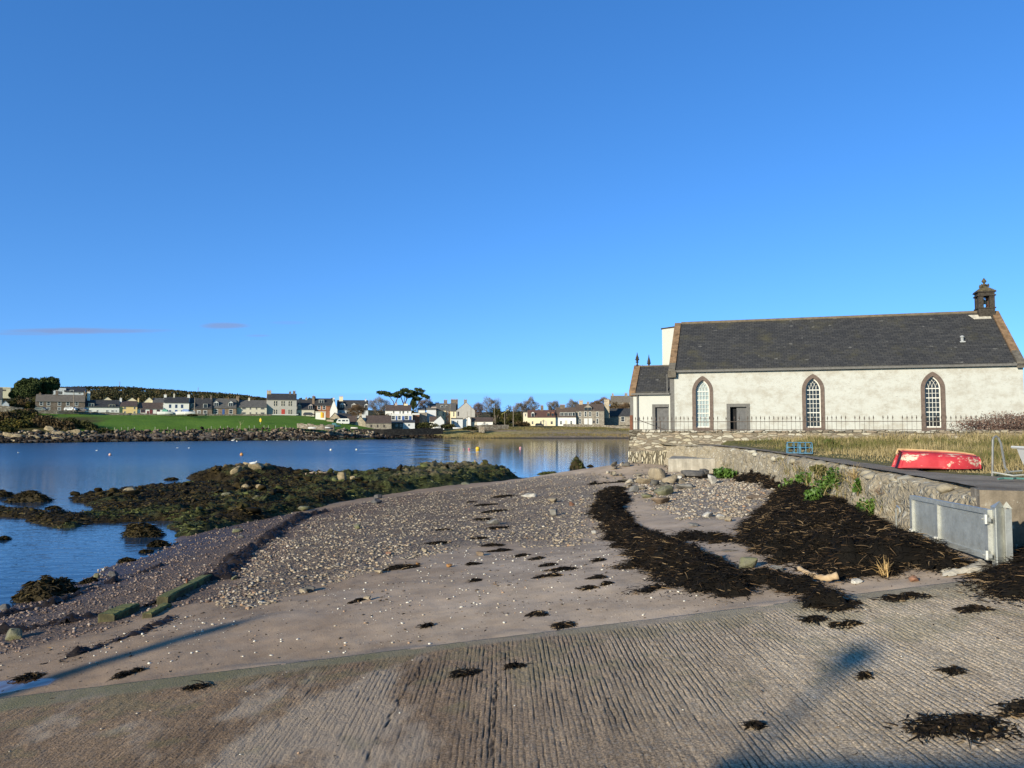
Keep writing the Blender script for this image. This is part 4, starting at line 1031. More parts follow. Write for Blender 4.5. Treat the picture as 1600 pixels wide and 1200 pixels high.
CL_ = [(787, 777, 46, 16, 'long dark clump on the pebbles left of the white slab'), (760, 790, 36, 14, 'dark clump above the grey rock in the pebbles'), (772, 800, 44, 14, 'dark clump just above the pale grey rock'),
 (752, 812, 30, 12, 'dark clump beside the pale grey rock, on its left'), (772, 826, 42, 18, 'thick dark clump just below the pale grey rock'), (748, 842, 26, 9, 'thin clump on the lower pebbles'), (765, 852, 36, 16, 'reddish dark clump at the lower edge of the pebbles'),
 (782, 860, 34, 12, 'clump where pebbles give way to sand'), (735, 785, 14, 18, 'faint scattered clump high on the pebbles'), (693, 829, 24, 20, 'rounded clump on the left pebbles'), (687, 849, 36, 17, 'wider clump on the left pebbles, nearest the sand'),
 (626, 887, 52, 12, 'long flat clump at the sand edge'), (816, 868, 22, 8, 'small clump alone on the sand below the pebbles'), (842, 873, 24, 9, 'upper clump of the broken chain on the sand'), (857, 883, 26, 14, 'middle clump of the broken chain on the sand'),
 (877, 892, 40, 14, 'largest clump of the broken chain on the sand'), (858, 902, 34, 12, 'clump with orange stalks on the sand'), (739, 882, 22, 8, 'small clump on open sand in line with the grey rock'), (741, 907, 20, 8, 'small flat clump alone on open sand'),
 (937, 877, 24, 6, 'thin clump close to the wrack line'), (936, 905, 26, 14, 'forked clump left of the wrack line'), (947, 916, 16, 9, 'little clump with a trailing stalk'), (917, 922, 26, 9, 'oval clump on the sand near the slipway'),
 (842, 962, 32, 12, 'spiky clump on the sand just above the slipway'), (669, 978, 18, 6, 'small flat clump by the slipway edge'), (560, 937, 22, 9, 'round dark clump on the left sand'), (972, 788, 20, 8, 'thin clump near the top of the wrack line'),
 (880, 981, 38, 16, 'bushy brown clump on the slipway edge'), (728, 1053, 44, 20, 'star-shaped black clump on the middle of the slipway'), (803, 1043, 30, 5, 'thin black strand lying on the slipway'), (1303, 946, 70, 22, 'big black clump spilling from the beach onto the slipway'),
 (1274, 970, 40, 10, 'flat oval clump on the slipway below the big spill'), (1326, 976, 42, 8, 'thin ragged clump on the slipway'), (1417, 934, 62, 14, 'wide flat clump near the top of the slipway'), (1524, 953, 40, 10, 'thin clump on the slipway below the steel post'),
 (1354, 1057, 26, 14, 'small black clump in the middle right of the slipway'), (1494, 1050, 34, 12, 'small clump beside faint red marks on the slipway'), (310, 1075, 46, 8, 'brown strip of weed on the left slipway'), (1495, 1138, 150, 60, 'large heap of weed low on the right of the slipway'),
 (1590, 1108, 90, 40, 'loose spread of weed and stalks at the right of the slipway'), (1180, 1136, 14, 10, 'tiny twist of weed low on the slipway'), (45, 1060, 40, 14, 'dark weed beside the puddle'), (215, 1052, 20, 6, 'small weed scrap on the strip by the puddle'), (195, 1058, 30, 8, 'ragged weed scrap near the shadow streak')]
for i, (px, py, w_, h_, lb) in enumerate(CL_): clump(px, py, w_, h_, lb, 500 + i, .15 if 'brown' in lb or 'orange' in lb or 'stalks' in lb else .04)
def heap():
    poly = G([(1535, 908), (1548, 922), (1575, 932), (1640, 938), (1660, 900), (1640, 862), (1592, 868), (1562, 884)])
    P = np.array(poly)
    o = weed_mass('seaweed_heap', lambda x, y: poly_sdf(x, y, poly), (P[:, 0].min() - .4, P[:, 0].max() + .4, P[:, 1].min() - .4, P[:, 1].max() + .4), .34, 1300, 481, .05, slope=.7, rag=.3, tanfrac=.1)
    tag(o, 'heap of black seaweed at the foot of the steel gate post', 'seaweed')
heap()

# =================================================================== ROCKS ON THE BEACH
def m_rock(name, c, moss=None, dark=.45):
    n = NT(name); o = n.co()
    col = n.ramp(n.noise(3, 6, .7, o), [(.3, sc(c, dark + .1)), (.55, c), (.75, sc(c, 1.35))])
    col = n.mix(.5, col, n.ramp(n.noise(30, 4, .7, o), [(.3, .5), (.7, 1.2)]), 'MULTIPLY')
    if moss: col = n.mix(n.mr(n.noise(2.5, 4, .65, o), .42, .6, 0, .9), col, moss)
    return n.done(col, .88, .2, 0., n.bump(n.noise(9, 6, .7, o), .6, .05))
RC = dict(grey=m_rock('grey_rock', (.23, .22, .205)), tan=m_rock('tan_rock', (.34, .28, .2)), white=m_rock('pale_rock', (.56, .53, .48)), red=m_rock('red_rock', (.32, .17, .11)),
          orange=m_rock('orange_rock', (.42, .22, .09)), dark=m_rock('dark_rock', (.12, .115, .115)), green=m_rock('greenish_rock', (.2, .195, .14), (.15, .15, .075)), brown=m_rock('brown_rock', (.22, .165, .12)),
          weed=m_rock('weedy_rock', (.055, .042, .02), (.035, .026, .012)), ochre=m_rock('ochre_shore_rock', (.40, .32, .20), (.17, .14, .09)))
def rock(px, py, wpx, hpx, kind, label, seed, depth=1., flat=None, sub=3, rot=None, sink=.2, cuts=9, at=None, cat='rock', name='rock', group=None):
    g = at if at is not None else ground_hit(px, py); s = g.y / FOC
    V, F = rockshape(seed, sub, cuts + 5, .035, .34, .8); V = V / np.abs(V).max(0)
    a = (np.random.default_rng(seed).uniform(-.5, .5) if rot is None else rot)
    w, h = wpx * s / 2, hpx * s / 2
    V[:, 2] = np.minimum(V[:, 2], .62 if 'flat' in label or 'slab' in label or 'block' in label else .95) ; V = V * np.array([w, w * depth * .8, h * 1.12]); x, y = V[:, 0].copy(), V[:, 1].copy()
    V[:, 0] = x * math.cos(a) - y * math.sin(a); V[:, 1] = x * math.sin(a) + y * math.cos(a); V[:, 2] += h * (1 - sink)
    o = fast(name, V, F, RC[kind], loc=g); return tag(o, label, cat, group)
RK = [(1026, 741, 30, 24, 'tan', 'leaning angular block with a dark shadowed side below the concrete block'), (1048, 750, 26, 22, 'tan', 'upright angular tan stone under the corner apron'), (1062, 747, 16, 9, 'white', 'bright white stone near the concrete block'),
 (1078, 741, 46, 14, 'dark', 'long dark slab tilted in front of the concrete block'), (1098, 738, 20, 14, 'dark', 'small dark rock at the foot of the concrete block'), (1038, 768, 34, 18, 'green', 'angular greenish stone among the rubble'),
 (1034, 782, 36, 14, 'brown', 'flat brown stone half sunk in the sand below the rubble'), (990, 767, 18, 15, 'grey', 'pointed grey stone beside the top of the wrack line'), (1012, 775, 20, 9, 'green', 'flat green-grey stone on the sand'), (1070, 760, 40, 10, 'grey', 'flat grey slab at the upper pebbles'),
 (1006, 752, 26, 12, 'tan', 'flat tan stone on the apron edge'), (1114, 750, 18, 16, 'white', 'pale upright stone beside the green plant'),
 (828, 774, 26, 8, 'white', 'long white slab on the top of the pebbles'), (864, 783, 18, 9, 'tan', 'pale wedge-shaped stone on the upper pebbles'), (866, 801, 15, 13, 'grey', 'blocky grey-green stone casting a dark shadow on the pebbles'), (893, 788, 12, 7, 'red', 'small red brick-like stone on the pebbles'),
 (770, 816, 22, 9, 'grey', 'smooth pale grey rock between weed clumps'), (558, 824, 14, 9, 'green', 'square green stone standing in the pebbles'), (473, 795, 22, 10, 'green', 'flat yellow-green slab at the reef edge'), (548, 807, 12, 6, 'brown', 'small brown stone near the dark band'),
 (368, 903, 13, 9, 'green', 'small mossy stone at the low end of the pebbles'), (484, 919, 18, 9, 'dark', 'dark flat stone at the sand edge'), (474, 923, 12, 7, 'tan', 'tan stone touching the dark flat stone'), (575, 934, 14, 6, 'tan', 'flat tan slab alone on the sand'), (593, 893, 22, 7, 'tan', 'pale flat stone beside the long weed clump'),
 (664, 861, 10, 8, 'tan', 'round tan stone at the lower pebble edge'), (608, 866, 12, 6, 'red', 'reddish stone in the lower pebbles'), (749, 866, 16, 8, 'brown', 'brown rounded stone below the chain of weed'), (701, 884, 12, 8, 'orange', 'orange wedge of stone on the sand'), (653, 881, 8, 6, 'orange', 'small orange stone beside the long weed clump'),
 (928, 832, 9, 6, 'white', 'white stone touching the wrack line'), (1126, 874, 20, 13, 'orange', 'orange-brown block sitting on the seaweed'), (1166, 882, 34, 26, 'green', 'large flat topped greenish boulder half buried in sand'), (1140, 861, 30, 7, 'dark', 'dark flat stone beside the boulder'), (1216, 890, 26, 11, 'grey', 'smooth grey stone in the sand beside the driftwood'),
 (1105, 805, 22, 11, 'white', 'pale jagged stone at the lower end of the white pebbles'), (1126, 808, 16, 9, 'white', 'white broken stone beside the pale jagged one'), (1139, 812, 14, 9, 'tan', 'small tan stone at the edge of the seaweed bank'), (1180, 777, 34, 10, 'brown', 'rusty brown slab in the white pebbles'), (1085, 820, 22, 7, 'grey', 'flat grey stone on the sand below the pebbles'),
 (163, 891, 7, 6, 'white', 'small white stone at the water edge'), (150, 900, 12, 8, 'green', 'mossy stone at the water edge beside the white one'), (178, 897, 16, 12, 'dark', 'dark wet stone at the water edge'), (174, 950, 10, 13, 'dark', 'dark upright stone in the weed above the mossy beams'),
 (6, 950, 18, 10, 'dark', 'dark stone in the water at the left'), (20, 992, 30, 18, 'green', 'bright mossy boulder at the far left tide mark'), (376, 838, 14, 7, 'dark', 'dark stone on the red shingle'), (370, 829, 18, 7, 'green', 'olive slab on the red shingle'), (588, 784, 20, 9, 'dark', 'dark stone at the inner edge of the reef'), (1430, 905, 20, 9, 'red', 'reddish rounded stone in the seaweed by the slipway'), (1338, 908, 18, 8, 'white', 'white lump of stone at the driftwood end'),
 (1300, 770, 12, 8, 'tan', 'small tan stone at the top of the seaweed bank')]
for i, (px, py, w_, h_, k_, lb) in enumerate(RK):
    rock(px, py + h_ * .35, w_, h_, k_, lb, 600 + i, group='beach rocks', flat=None)
# mossy squared beams
def beam(px0, py0, px1, py1, wd_, ht, label, mat, peg=False):
    A = ground_hit(px0, py0); B = ground_hit(px1, py1); A.z -= .03; B.z -= .03; d = (B - A).normalized(); s = Vector((-d.y, d.x, 0)).normalized() * wd_; r = random.Random(int(px0)); N = 9
    mb = MB(); u = Vector((0, 0, 1)); L = (B - A).length; rows = []
    o0 = A
    for i in range(N):
        t = i / (N - 1); c = d * (L * t); j = lambda: r.uniform(-.015, .015)
        ch = .03
        prof = [(0, 0), (1, 0), (1, ht - ch), (1 - ch / wd_, ht), (ch / wd_, ht), (0, ht - ch)]
        b = len(mb.v); mb.v += [tuple(c + s * a + u * (h + (j() if h > 0 else -.08)) + d * j()) for a, h in prof]; rows.append(b)
    for a, b in zip(rows[:-1], rows[1:]):
        for k in range(6): mb.f.append([a + k, a + (k + 1) % 6, b + (k + 1) % 6, b + k]); mb.m.append(0)
    mb.f.append([rows[0] + k for k in range(6)]); mb.m.append(0); mb.f.append([rows[-1] + k for k in range(6)]); mb.m.append(0)
    o = mb.build('timber_beam', mat, loc=A); tag(o, label, 'beam', 'mossy beams')
    if peg:
        p = MB(); q = d * (L * .55) + s * .8; p.tube([q + u * (ht - .03), q + u * (ht + .10)], .028, 7); p.build('iron_bolt', M_rust, o)
def m_moss():
    n = NT('mossy_timber'); up = n.xyz(n.node('ShaderNodeNewGeometry').outputs['Normal'])[2]
    col = n.ramp(n.noise(4, 5, .7), [(.3, (.05, .048, .03)), (.6, (.09, .08, .045)), (.8, (.13, .12, .07))])
    mo = n.ramp(n.noise(9, 4, .7), [(.3, (.12, .125, .04)), (.7, (.22, .22, .085))])
    col = n.mix(n.mr(n.math('ADD', n.noise(3, 4, .6), n.math('MULTIPLY', up, .25)), .45, .65, 0, .9), col, mo)
    return n.done(col, .9, .15, 0., n.bump(n.noise(25, 4, .7), .7, .02))
M_mossb = m_moss()
beam(262, 944, 334, 906, .24, .2, 'long squared beam with green moss and an iron bolt, lying on the shingle', M_mossb, True)
beam(178, 970, 218, 952, .34, .16, 'short broad mossy beam at the left of the three', M_mossb)
beam(237, 964, 268, 948, .2, .11, 'short narrow mossy beam between the other two', M_mossb)
# driftwood log
mb = MB()
def GD(px, py, dz=0): v = ground_hit(px, py); v.z += dz; return v
g0 = GD(1280, 912)
pts = [GD(1247, 900, .14), GD(1262, 907, .11), GD(1278, 911, .09), GD(1292, 914, .10), GD(1309, 913, .13)]
P = []; 
for i in range(len(pts) - 1):
    for k in range(4): P.append(pts[i].lerp(pts[i + 1], k / 4) - g0)
P.append(pts[-1] - g0)
rs2 = [.034 + .024 * (i / len(P)) + .008 * math.sin(i * 2.1) for i in range(len(P))]; rs2[0] = .03
mb.tube(P, rs2, 9)
M_drift = NT('bleached_driftwood'); cc = M_drift.ramp(M_drift.noise(5, 5, .7), [(.3, (.30, .19, .1)), (.6, (.5, .37, .23)), (.8, (.6, .47, .32))]); M_drift = M_drift.done(cc, .8, .2, 0., M_drift.bump(M_drift.noise(12, 4, .7), .6, .02))
tag(mb.build('driftwood', M_drift, loc=g0, smooth=True), 'bleached crooked driftwood log at the slipway edge', 'driftwood')
# rust-orange kelp stalk and small stick
g0 = GD(1376, 862); mb = MB(); mb.tube([(0, 0, -.02), (.02, 0, .12), (.03, .02, .25), (.07, .03, .36)], [.028, .022, .018, .008], 6)
tag(mb.build('kelp_stalk', plain('kelp_orange', (.36, .15, .05), .6, .3, var=.3), loc=g0, smooth=True), 'orange kelp stalk sticking up out of the seaweed bank', 'kelp stalk')
# dead bracken tuft
def tuft(px, py, L, n, label, stops, seed, name='dry_plant', cat='plant', at=None, w=.02):
    g = at if at is not None else ground_hit(px, py); r = np.random.default_rng(seed)
    P = np.column_stack([r.normal(0, .03, n), r.normal(0, .03, n), r.uniform(0, .1, n)])
    V, F, t = ribbons(P, r.uniform(.5, 1, n) * L, np.full(n, w), seed, seg=4, curl=.8, rise=r.uniform(.2, 1.4, n))
    return tag(fast(name, V, F, toned(name + str(seed), stops, .8, .2), loc=g, attrs=dict(tone=t)), label, cat)
tuft(1383, 902, .30, 40, 'dead golden plant in the seaweed at the slipway edge', [(0, (.3, .19, .07)), (1, (.6, .42, .2))], 11)
tuft(1326, 882, .16, 16, 'small dead golden leaf tuft on the seaweed bank', [(0, (.3, .19, .07)), (1, (.62, .45, .22))], 12)

# =================================================================== GREEN PLANTS
GREEN = [(0, (.035, .075, .012)), (.5, (.075, .15, .022)), (1, (.15, .24, .05))]
M_leaf = toned('seaside_leaf', GREEN, .55, .35)
def plant(px, py, wpx, hpx, label, seed, n=8, at=None, mat=None, leaf=None, cat='plant', per=36):
    g = at if at is not None else ground_hit(px, py); s = g.y / FOC; r = np.random.default_rng(seed)
    w, h = wpx * s / 2, hpx * s
    C_ = np.column_stack([r.uniform(-w * .7, w * .7, n), r.uniform(-w * .5, w * .4, n), h * r.uniform(.3, .8, n)])
    Rr = np.column_stack([np.full(n, w * .5), np.full(n, w * .5), np.full(n, h * .4)])
    V, F, t = leafquads(C_, Rr, per, leaf or max(.05, .0045 * g.y), seed, .6)
    root = empty('plant', g, 0, label, cat)
    fast('leaves', V, F, mat or M_leaf, root, attrs=dict(tone=t))
    mb = MB()
    for c in C_[:6]: mb.tube([(0, 0, -.05), (c[0] * .6, c[1] * .6, c[2] * .6), tuple(c)], [.012, .009, .004], 4)
    mb.build('stems', plain('stem%d' % seed, (.13, .10, .04), .8, var=.3), root)
    return root
def on_wall(px, py):
    """point on the sea wall face under a pixel"""
    d = ray(px, py); best = None
    for (a, b) in zip(SWP[2:-1], SWP[3:]):
        ex, ey = b[0] - a[0], b[1] - a[1]; det = d.x * (-ey) - d.y * (-ex)
        if abs(det) < 1e-9: continue
        t = (a[0] * (-ey) - a[1] * (-ex)) / det; k = (d.x * a[1] - d.y * a[0]) / det
        if t > 0 and -.01 <= k <= 1.01 and (best is None or t < best): best = t
    p = Vector((0, 0, EYE)) + d * best if best else ground_hit(px, py)
    p.x -= .16; return p
plant(1131, 748, 34, 16, 'bright green leafy plant at the foot of the concrete block', 21, 12, per=50)
plant(1250, 770, 46, 30, 'green plant in front of the wall above the seaweed, furthest of the row', 22, at=on_wall(1250, 772))
plant(1268, 757, 32, 24, 'small yellow-green plant on the wall face', 23, 6, at=on_wall(1268, 759))
plant(1300, 770, 60, 34, 'broad low green plant along the wall foot', 24, 10, at=on_wall(1300, 776))
plant(1317, 756, 26, 34, 'upright green plant growing from the wall', 25, 6, at=on_wall(1317, 764))
plant(1350, 768, 14, 22, 'ivy trailing down the wall below the dry tuft', 26, 6, at=on_wall(1350, 772))
plant(1272, 806, 30, 24, 'green plant alone in the seaweed bank', 27, 8, at=ground_hit(1272, 806) + Vector((0, 0, .3)))
plant(1374, 822, 30, 34, 'tall green plant at the wall beside the steel gate', 28, 9, at=on_wall(1374, 812) + Vector((-.15, 0, 0)))
plant(1352, 824, 16, 10, 'small green sprig left of the tall plant by the gate', 29, 5, at=on_wall(1354, 814) + Vector((-.2, 0, 0)))
plant(1292, 742, 36, 14, 'dull olive plant on the wall head beside the path', 30, 8, at=on_wall(1292, 742), mat=toned('olive_leaf', [(0, (.07, .075, .02)), (1, (.2, .18, .07))], .8, .2))
tuft(0, 0, .45, 60, 'dry straw-coloured tuft on the head of the wall', [(0, (.26, .17, .07)), (1, (.5, .37, .17))], 31, at=on_wall(1345, 750), w=.014)
tuft(0, 0, .4, 22, 'thin brown stalk growing up the wall', [(0, (.12, .07, .04)), (1, (.25, .15, .09))], 32, at=on_wall(1384, 775), w=.01)
plant(1250, 690, 0, 0, 'x', 1) if False else None
plant(0, 0, 24, 9, 'green weed at the foot of the churchyard wall, above the creels', 33, 6, at=Vector((at_y(1296, 690, 39).x, 39, 3.6)), mat=toned('dull_leaf', [(0, (.05, .07, .015)), (1, (.12, .15, .04))], .8, .2))
def wall_grass():
    r = np.random.default_rng(34); P = []
    for px, py, k in [(1232, 738, 14), (1262, 738, 18), (1280, 752, 22), (1305, 745, 22), (1330, 752, 16), (1290, 765, 14), (1345, 770, 10), (1322, 780, 12), (1225, 722, 10), (1390, 790, 10), (1250, 750, 14), (1140, 730, 14), (1150, 738, 10)]:
        c = on_wall(px, py)
        for _ in range(k * 3): P.append((c.x + r.normal(0, .08), c.y + r.normal(0, .5), c.z + r.normal(0, .1)))
    P = np.array(P); V, F, t = ribbons(P, r.uniform(.15, .5, len(P)), np.full(len(P), .022), 35, seg=3, curl=.9, rise=r.uniform(.3, 1.5, len(P)))
    tag(fast('wall_grass', V, F, toned('wall_grass_blade', [(0, (.07, .09, .02)), (.4, (.17, .15, .06)), (1, (.38, .29, .15))], .85, .1), attrs=dict(tone=t)), 'dry grass and weeds growing out of the sea wall', 'grass', kind='stuff')
wall_grass()
# bramble behind the railing
def bush(name, label, base, w, d, h, stops, seed, n=40, per=90, leaf=.12, cat='shrub', group=None, twig=None, flat=1.):
    r = np.random.default_rng(seed); root = empty(name, base, 0, label, cat, group)
    a = r.uniform(0, 6.28, n); q = r.random(n) ** .5
    C_ = np.column_stack([np.cos(a) * q * w * .42, np.sin(a) * q * d * .42, h * r.uniform(.15, .8, n) * (1 - .55 * q ** 2)])
    Rr = np.column_stack([np.full(n, w * .14), np.full(n, d * .16), np.full(n, h * .2)]) * r.uniform(.7, 1.3, (n, 1))
    V, F, t = leafquads(C_, Rr, per, leaf, seed, 1.)
    fast('crown', V, F, toned(name + '_leaf%d' % seed, stops, .85, .12), root, attrs=dict(tone=t))
    mb = MB()
    for c in C_[:: max(1, n // 14)]: mb.tube([(c[0] * .3, c[1] * .3, -.3), (c[0] * .7, c[1] * .7, c[2] * .6), tuple(c)], [.05 * h, .03 * h, .01 * h], 4)
    mb.build('trunk', twig or M_brtrim, root); return root
p = CW(20.6, YW + 2.4, -.05)
bush('bramble_bush', 'reddish bare bramble heap between the railing and the church wall', p, 9., 2.4, 1.5, [(0, (.06, .03, .025)), (.5, (.17, .10, .08)), (.8, (.3, .2, .16)), (1, (.48, .38, .32))], 41, 170, 110, .07)

# =================================================================== STEEL GATE
def m_galv(name, c=(.45, .46, .43)):
    n = NT(name); v = n.vor(30, None, 'F1', 'Color')
    col = n.mix(.35, n.ramp(n.noise(3, 4, .6), [(.3, sc(c, .8)), (.7, sc(c, 1.2))]), n.ramp(n.xyz(v)[0], [(0, sc(c, .8)), (1, sc(c, 1.25))]))
    col = n.mix(n.mr(n.noise(35, 3, .7), .66, .7, 0, .7), col, (.7, .72, .73))
    return n.done(col, n.ramp(n.noise(5, 3), [(.3, .42), (.7, .6)]), .5, .55, n.bump(n.noise(6, 3), .12, .02))
M_galv = m_galv('galvanised_steel'); M_galvl = m_galv('galvanised_rail', (.40, .41, .395))
gR = at_y(1551, 874, 11.95); gL = at_y(1427, 834, 15.45)
ga = math.atan2(gL.y - gR.y, gL.x - gR.x); GLn = (Vector(gL[:2]) - Vector(gR[:2])).length
zb0, zb1 = gR.z, gL.z; zt0 = at_y(1549, 798, 11.95).z; zt1 = at_y(1424, 775, 15.45).z
gate = empty('flood_gate', (gR.x, gR.y, 0), ga, 'wide galvanised steel flood gate standing open against the sea wall', 'gate')
def zt(t): return zt0 + (zt1 - zt0) * t
def zb(t): return zb0 + (zb1 - zb0) * t
def gbox(mb, t0, t1, a0, a1, y0, y1):
    """slab between fractions t of the length and fractions a of the height; local y towards the beach is +"""
    L = GLn; q = []
    for y in (y0, y1):
        for (t, a) in ((t0, a0), (t1, a0), (t1, a1), (t0, a1)): q.append((t * L, y, zb(t) + (zt(t) - zb(t)) * a))
    mb.hexa([q[0], q[1], q[5], q[4], q[3], q[2], q[6], q[7]])
mb = MB(); gbox(mb, .02, .98, .06, .94, -.01, .01); mb.build('panel', M_galv, gate)
mb = MB(); gbox(mb, 0, 1, .92, 1.02, -.04, .05); gbox(mb, 0, 1, -.02, .09, -.04, .05); mb.build('frame_rail', M_galv, gate)
for t, nm in ((0.0, 'hinge_stile'), (.965, 'stile'), (.585, 'mid_stile')):
    mb = MB(); gbox(mb, t, t + .035, .09, .92, -.03, .055); mb.build(nm, M_galvl, gate)
for t in (.585, .962):
    mb = MB(); gbox(mb, t - .005, t + .04, .06, .14, .056, .075); x = (t + .017) * GLn; z = zb(t) + .1 * (zt(t) - zb(t)); mb.tube([(x, .07, z), (x, .10, z)], .022, 8); mb.build('bolt_plate', plain('bolt_plate_%d' % int(t * 100), (.6, .6, .58), .5, .5), gate)
for a in (.09, .83):
    mb = MB(); z = zb0 + a * (zt0 - zb0); mb.box(-.12, .06, .05, .09, z - .03, z + .03); mb.lathe([(.035, -.07), (.035, .07)], 8, (-.04, .09, z)); mb.tube([(-.02, .07, z), (-.02, .15, z)], .02, 6); mb.build('hinge', M_galvl, gate)
mb = MB(); zl = zb(1); x = GLn
mb.tube([(x + .16, .10, zl - .22), (x + .1, .12, zl + .44), (x + .02, .12, zl + .5), (x - .16, .13, zl + .47), (x - .2, .13, zl + .40), (x - .12, .13, zl + .34), (x + .02, .1, zl + .28)], .016, 6); lr = mb.build('latch_rod', M_galvl, gate); lr.location = (.05, .14, .03)
# post
pb = GD(1568, 880); pA = Vector((gR.x + .07, gR.y - .16, 0))
pz0 = zb0 - .25; pz1 = zt0 + .06
post = empty('gate_post', (pA.x, pA.y, 0), R(-10), 'folded galvanised steel post that the flood gate hangs on', 'post')
mb = MB()
def plate(x0, y0, x1, y1, z0, z1, t=.012):
    d = Vector((x1 - x0, y1 - y0)); n_ = Vector((-d.y, d.x)).normalized() * t
    mb.hexa([(x0, y0, z0), (x1, y1, z0), (x1 + n_.x, y1 + n_.y, z0), (x0 + n_.x, y0 + n_.y, z0), (x0, y0, z1), (x1, y1, z1), (x1 + n_.x, y1 + n_.y, z1), (x0 + n_.x, y0 + n_.y, z1)])
plate(-.10, .26, -.13, -.04, pz0, pz1); plate(-.13, -.04, .06, .12, pz0, pz1 - .0)
mb.build('hinge_channel', M_galv, post); post.scale = (.8, .8, 1)
mb = MB(); plate(.06, .12, .05, .02, pz0, pz1); plate(.05, .02, .17, .03, pz0, pz1 - .02); plate(.17, .03, .19, .25, pz0, pz1 - .02); mb.build('closing_channel', M_galvl, post)
mb = MB(); mb.add([(-.15, -.06, pz1), (.08, .12, pz1), (-.03, .02, pz1 + .1), (-.10, .28, pz1), (.05, .3, pz1)], [(0, 2, 3), (0, 1, 2), (1, 4, 2), (2, 4, 3)])
mb.add([(.05, .12, pz1), (.19, .03, pz1 - .02), (.19, .26, pz1 - .02), (.1, .06, pz1 + .09)], [(0, 3, 1), (1, 3, 2), (0, 2, 3)]); mb.build('pitched_cap', M_galv, post)
# pale spilt concrete at gate foot
def spill():
    poly = G([(1462, 890), (1478, 887), (1500, 890), (1530, 876), (1555, 884), (1550, 895), (1500, 900), (1465, 905), (1472, 897)])
    P = np.array(poly); xs = np.arange(P[:, 0].min() - .2, P[:, 0].max() + .2, .03); ys = np.arange(P[:, 1].min() - .2, P[:, 1].max() + .2, .03); X, Y = np.meshgrid(xs, ys)
    d = poly_sdf(X, Y, poly) + (fbm(X * 5, Y * 5, 91) - .5) * .2; Z = surf(X, Y) + np.minimum(np.maximum(d, 0) * .4, .06) + fbm(X * 12, Y * 12, 92) * .02
    F = grid_faces(*X.shape); ok = (d > 0).ravel()[F].all(1)
    o = fast('concrete_footing', np.stack([X, Y, Z], 2).reshape(-1, 3), F[ok], m_conc('pale_footing', (.62, .56, .45), (.48, .42, .33), (.7, .66, .57)), smooth=True); tag(o, 'pale rough concrete footing under the steel gate', 'footing')
spill()

# =================================================================== BOATS, CREELS, TROLLEY BY THE PATH
def m_redhull():
    n = NT('worn_red_hull'); o = n.co()
    red = n.ramp(n.noise(3, 4, .6, o), [(.3, (.40, .022, .035)), (.7, (.55, .05, .065))])
    up = n.xyz(o)[2]
    w = n.math('ADD', n.noise(2.2, 7, .75, n.map(o, (.8, 1.5, 1.5))), n.math('MULTIPLY', up, .22))
    col = n.mix(n.mr(w, .60, .64), red, (.62, .52, .40))
    w2 = n.noise(5, 6, .8, n.map(o, (.6, 2, 2))); col = n.mix(n.mr(w2, .62, .66, 0, .8), col, (.55, .33, .28))
    return n.done(col, .65, .3, 0., n.bump(n.noise(14, 4), .2, .02))
bA = at_z(1387, 728, 3.55); bB = at_z(1533, 733, 3.5)
bang = math.atan2(bB.y - bA.y, bB.x - bA.x); bl = (bB - bA).length * .92
boat = empty('upturned_dinghy', ((bA.x + bB.x) / 2 + .27, (bA.y + bB.y) / 2 + .4, 3.5), bang, 'upturned red dinghy with worn pale patches lying on the grass by the path', 'boat')
def hullgrid(L, B, H, nx=34, nc=22, invert=True, tr=.95, bow=.35):
    V = []
    for i in range(nx):
        t = i / (nx - 1); u = 2 * t - 1
        wb = (1 - abs(u) ** 5) ** .5 if u < 0 else (1 - abs(u) ** 2.6 * (1 - bow))
        if u < 0: wb = tr * (1 - .25 * abs(u) ** 2) * (1 if u > -.985 else .9)
        hh = H * (1 - .18 * t - (.16 * max(0, u) ** 3)) * (1 if u > -.97 else .9)
        xe = L * u / 2
        for j in range(nc):
            a = math.pi * j / (nc - 1); cx_, sx_ = math.cos(a), math.sin(a)
            y = B / 2 * wb * (abs(cx_) ** .7) * (1 if cx_ >= 0 else -1); z = hh * sx_ ** .55 if sx_ > 1e-6 else 0
            V.append((xe + (.16 * (z / H) * (1 if u < -.9 else 0)), y, z if invert else H - z))
    return np.array(V), grid_faces(nx, nc)
V, F = hullgrid(bl, 1.2, .43)
n0 = len(V); e0 = [i for i in range(22)]; e1 = [n0 - 22 + i for i in range(22)]
me = bpy.data.meshes.new('hull'); me.from_pydata(V.tolist(), [], F.tolist() + [e0, e1[::-1]]); link('hull', me, m_redhull(), boat, smooth=True)
mb = MB(); mb.tube([(-bl / 2 + .06, 0, .35)] + [(bl * (t - .5), 0, .44 * (1 - .18 * t - .16 * max(0, 2 * t - 1) ** 3) + .015) for t in (.05, .2, .4, .6, .8, .95)], .028, 6)
mb.build('keel', plain('keel_wood', (.5, .33, .17), .8, var=.3), boat)
for s_ in (-1, 1):
    mb = MB(); mb.tube([(bl * (t - .5), s_ * .34 * (1 - .2 * max(0, 2 * t - 1) ** 2), (.435) * (1 - .18 * t - .16 * max(0, 2 * t - 1) ** 3)) for t in (.08, .2, .4, .6, .8, .93)], .016, 5); mb.build('bilge_strake', plain('strake%d' % s_, (.45, .12, .1), .8, var=.3), boat)
mb = MB(); mb.tube([(bl * (t - .5), -1.2 / 2 * (1 if t < .5 else 1 - (2 * t - 1) ** 2.6 * .65) * .965, .03) for t in (.03, .25, .5, .7, .85, .97)], .022, 5); mb.build('gunwale', plain('gunwale_red', (.5, .06, .07), .7, var=.2), boat)
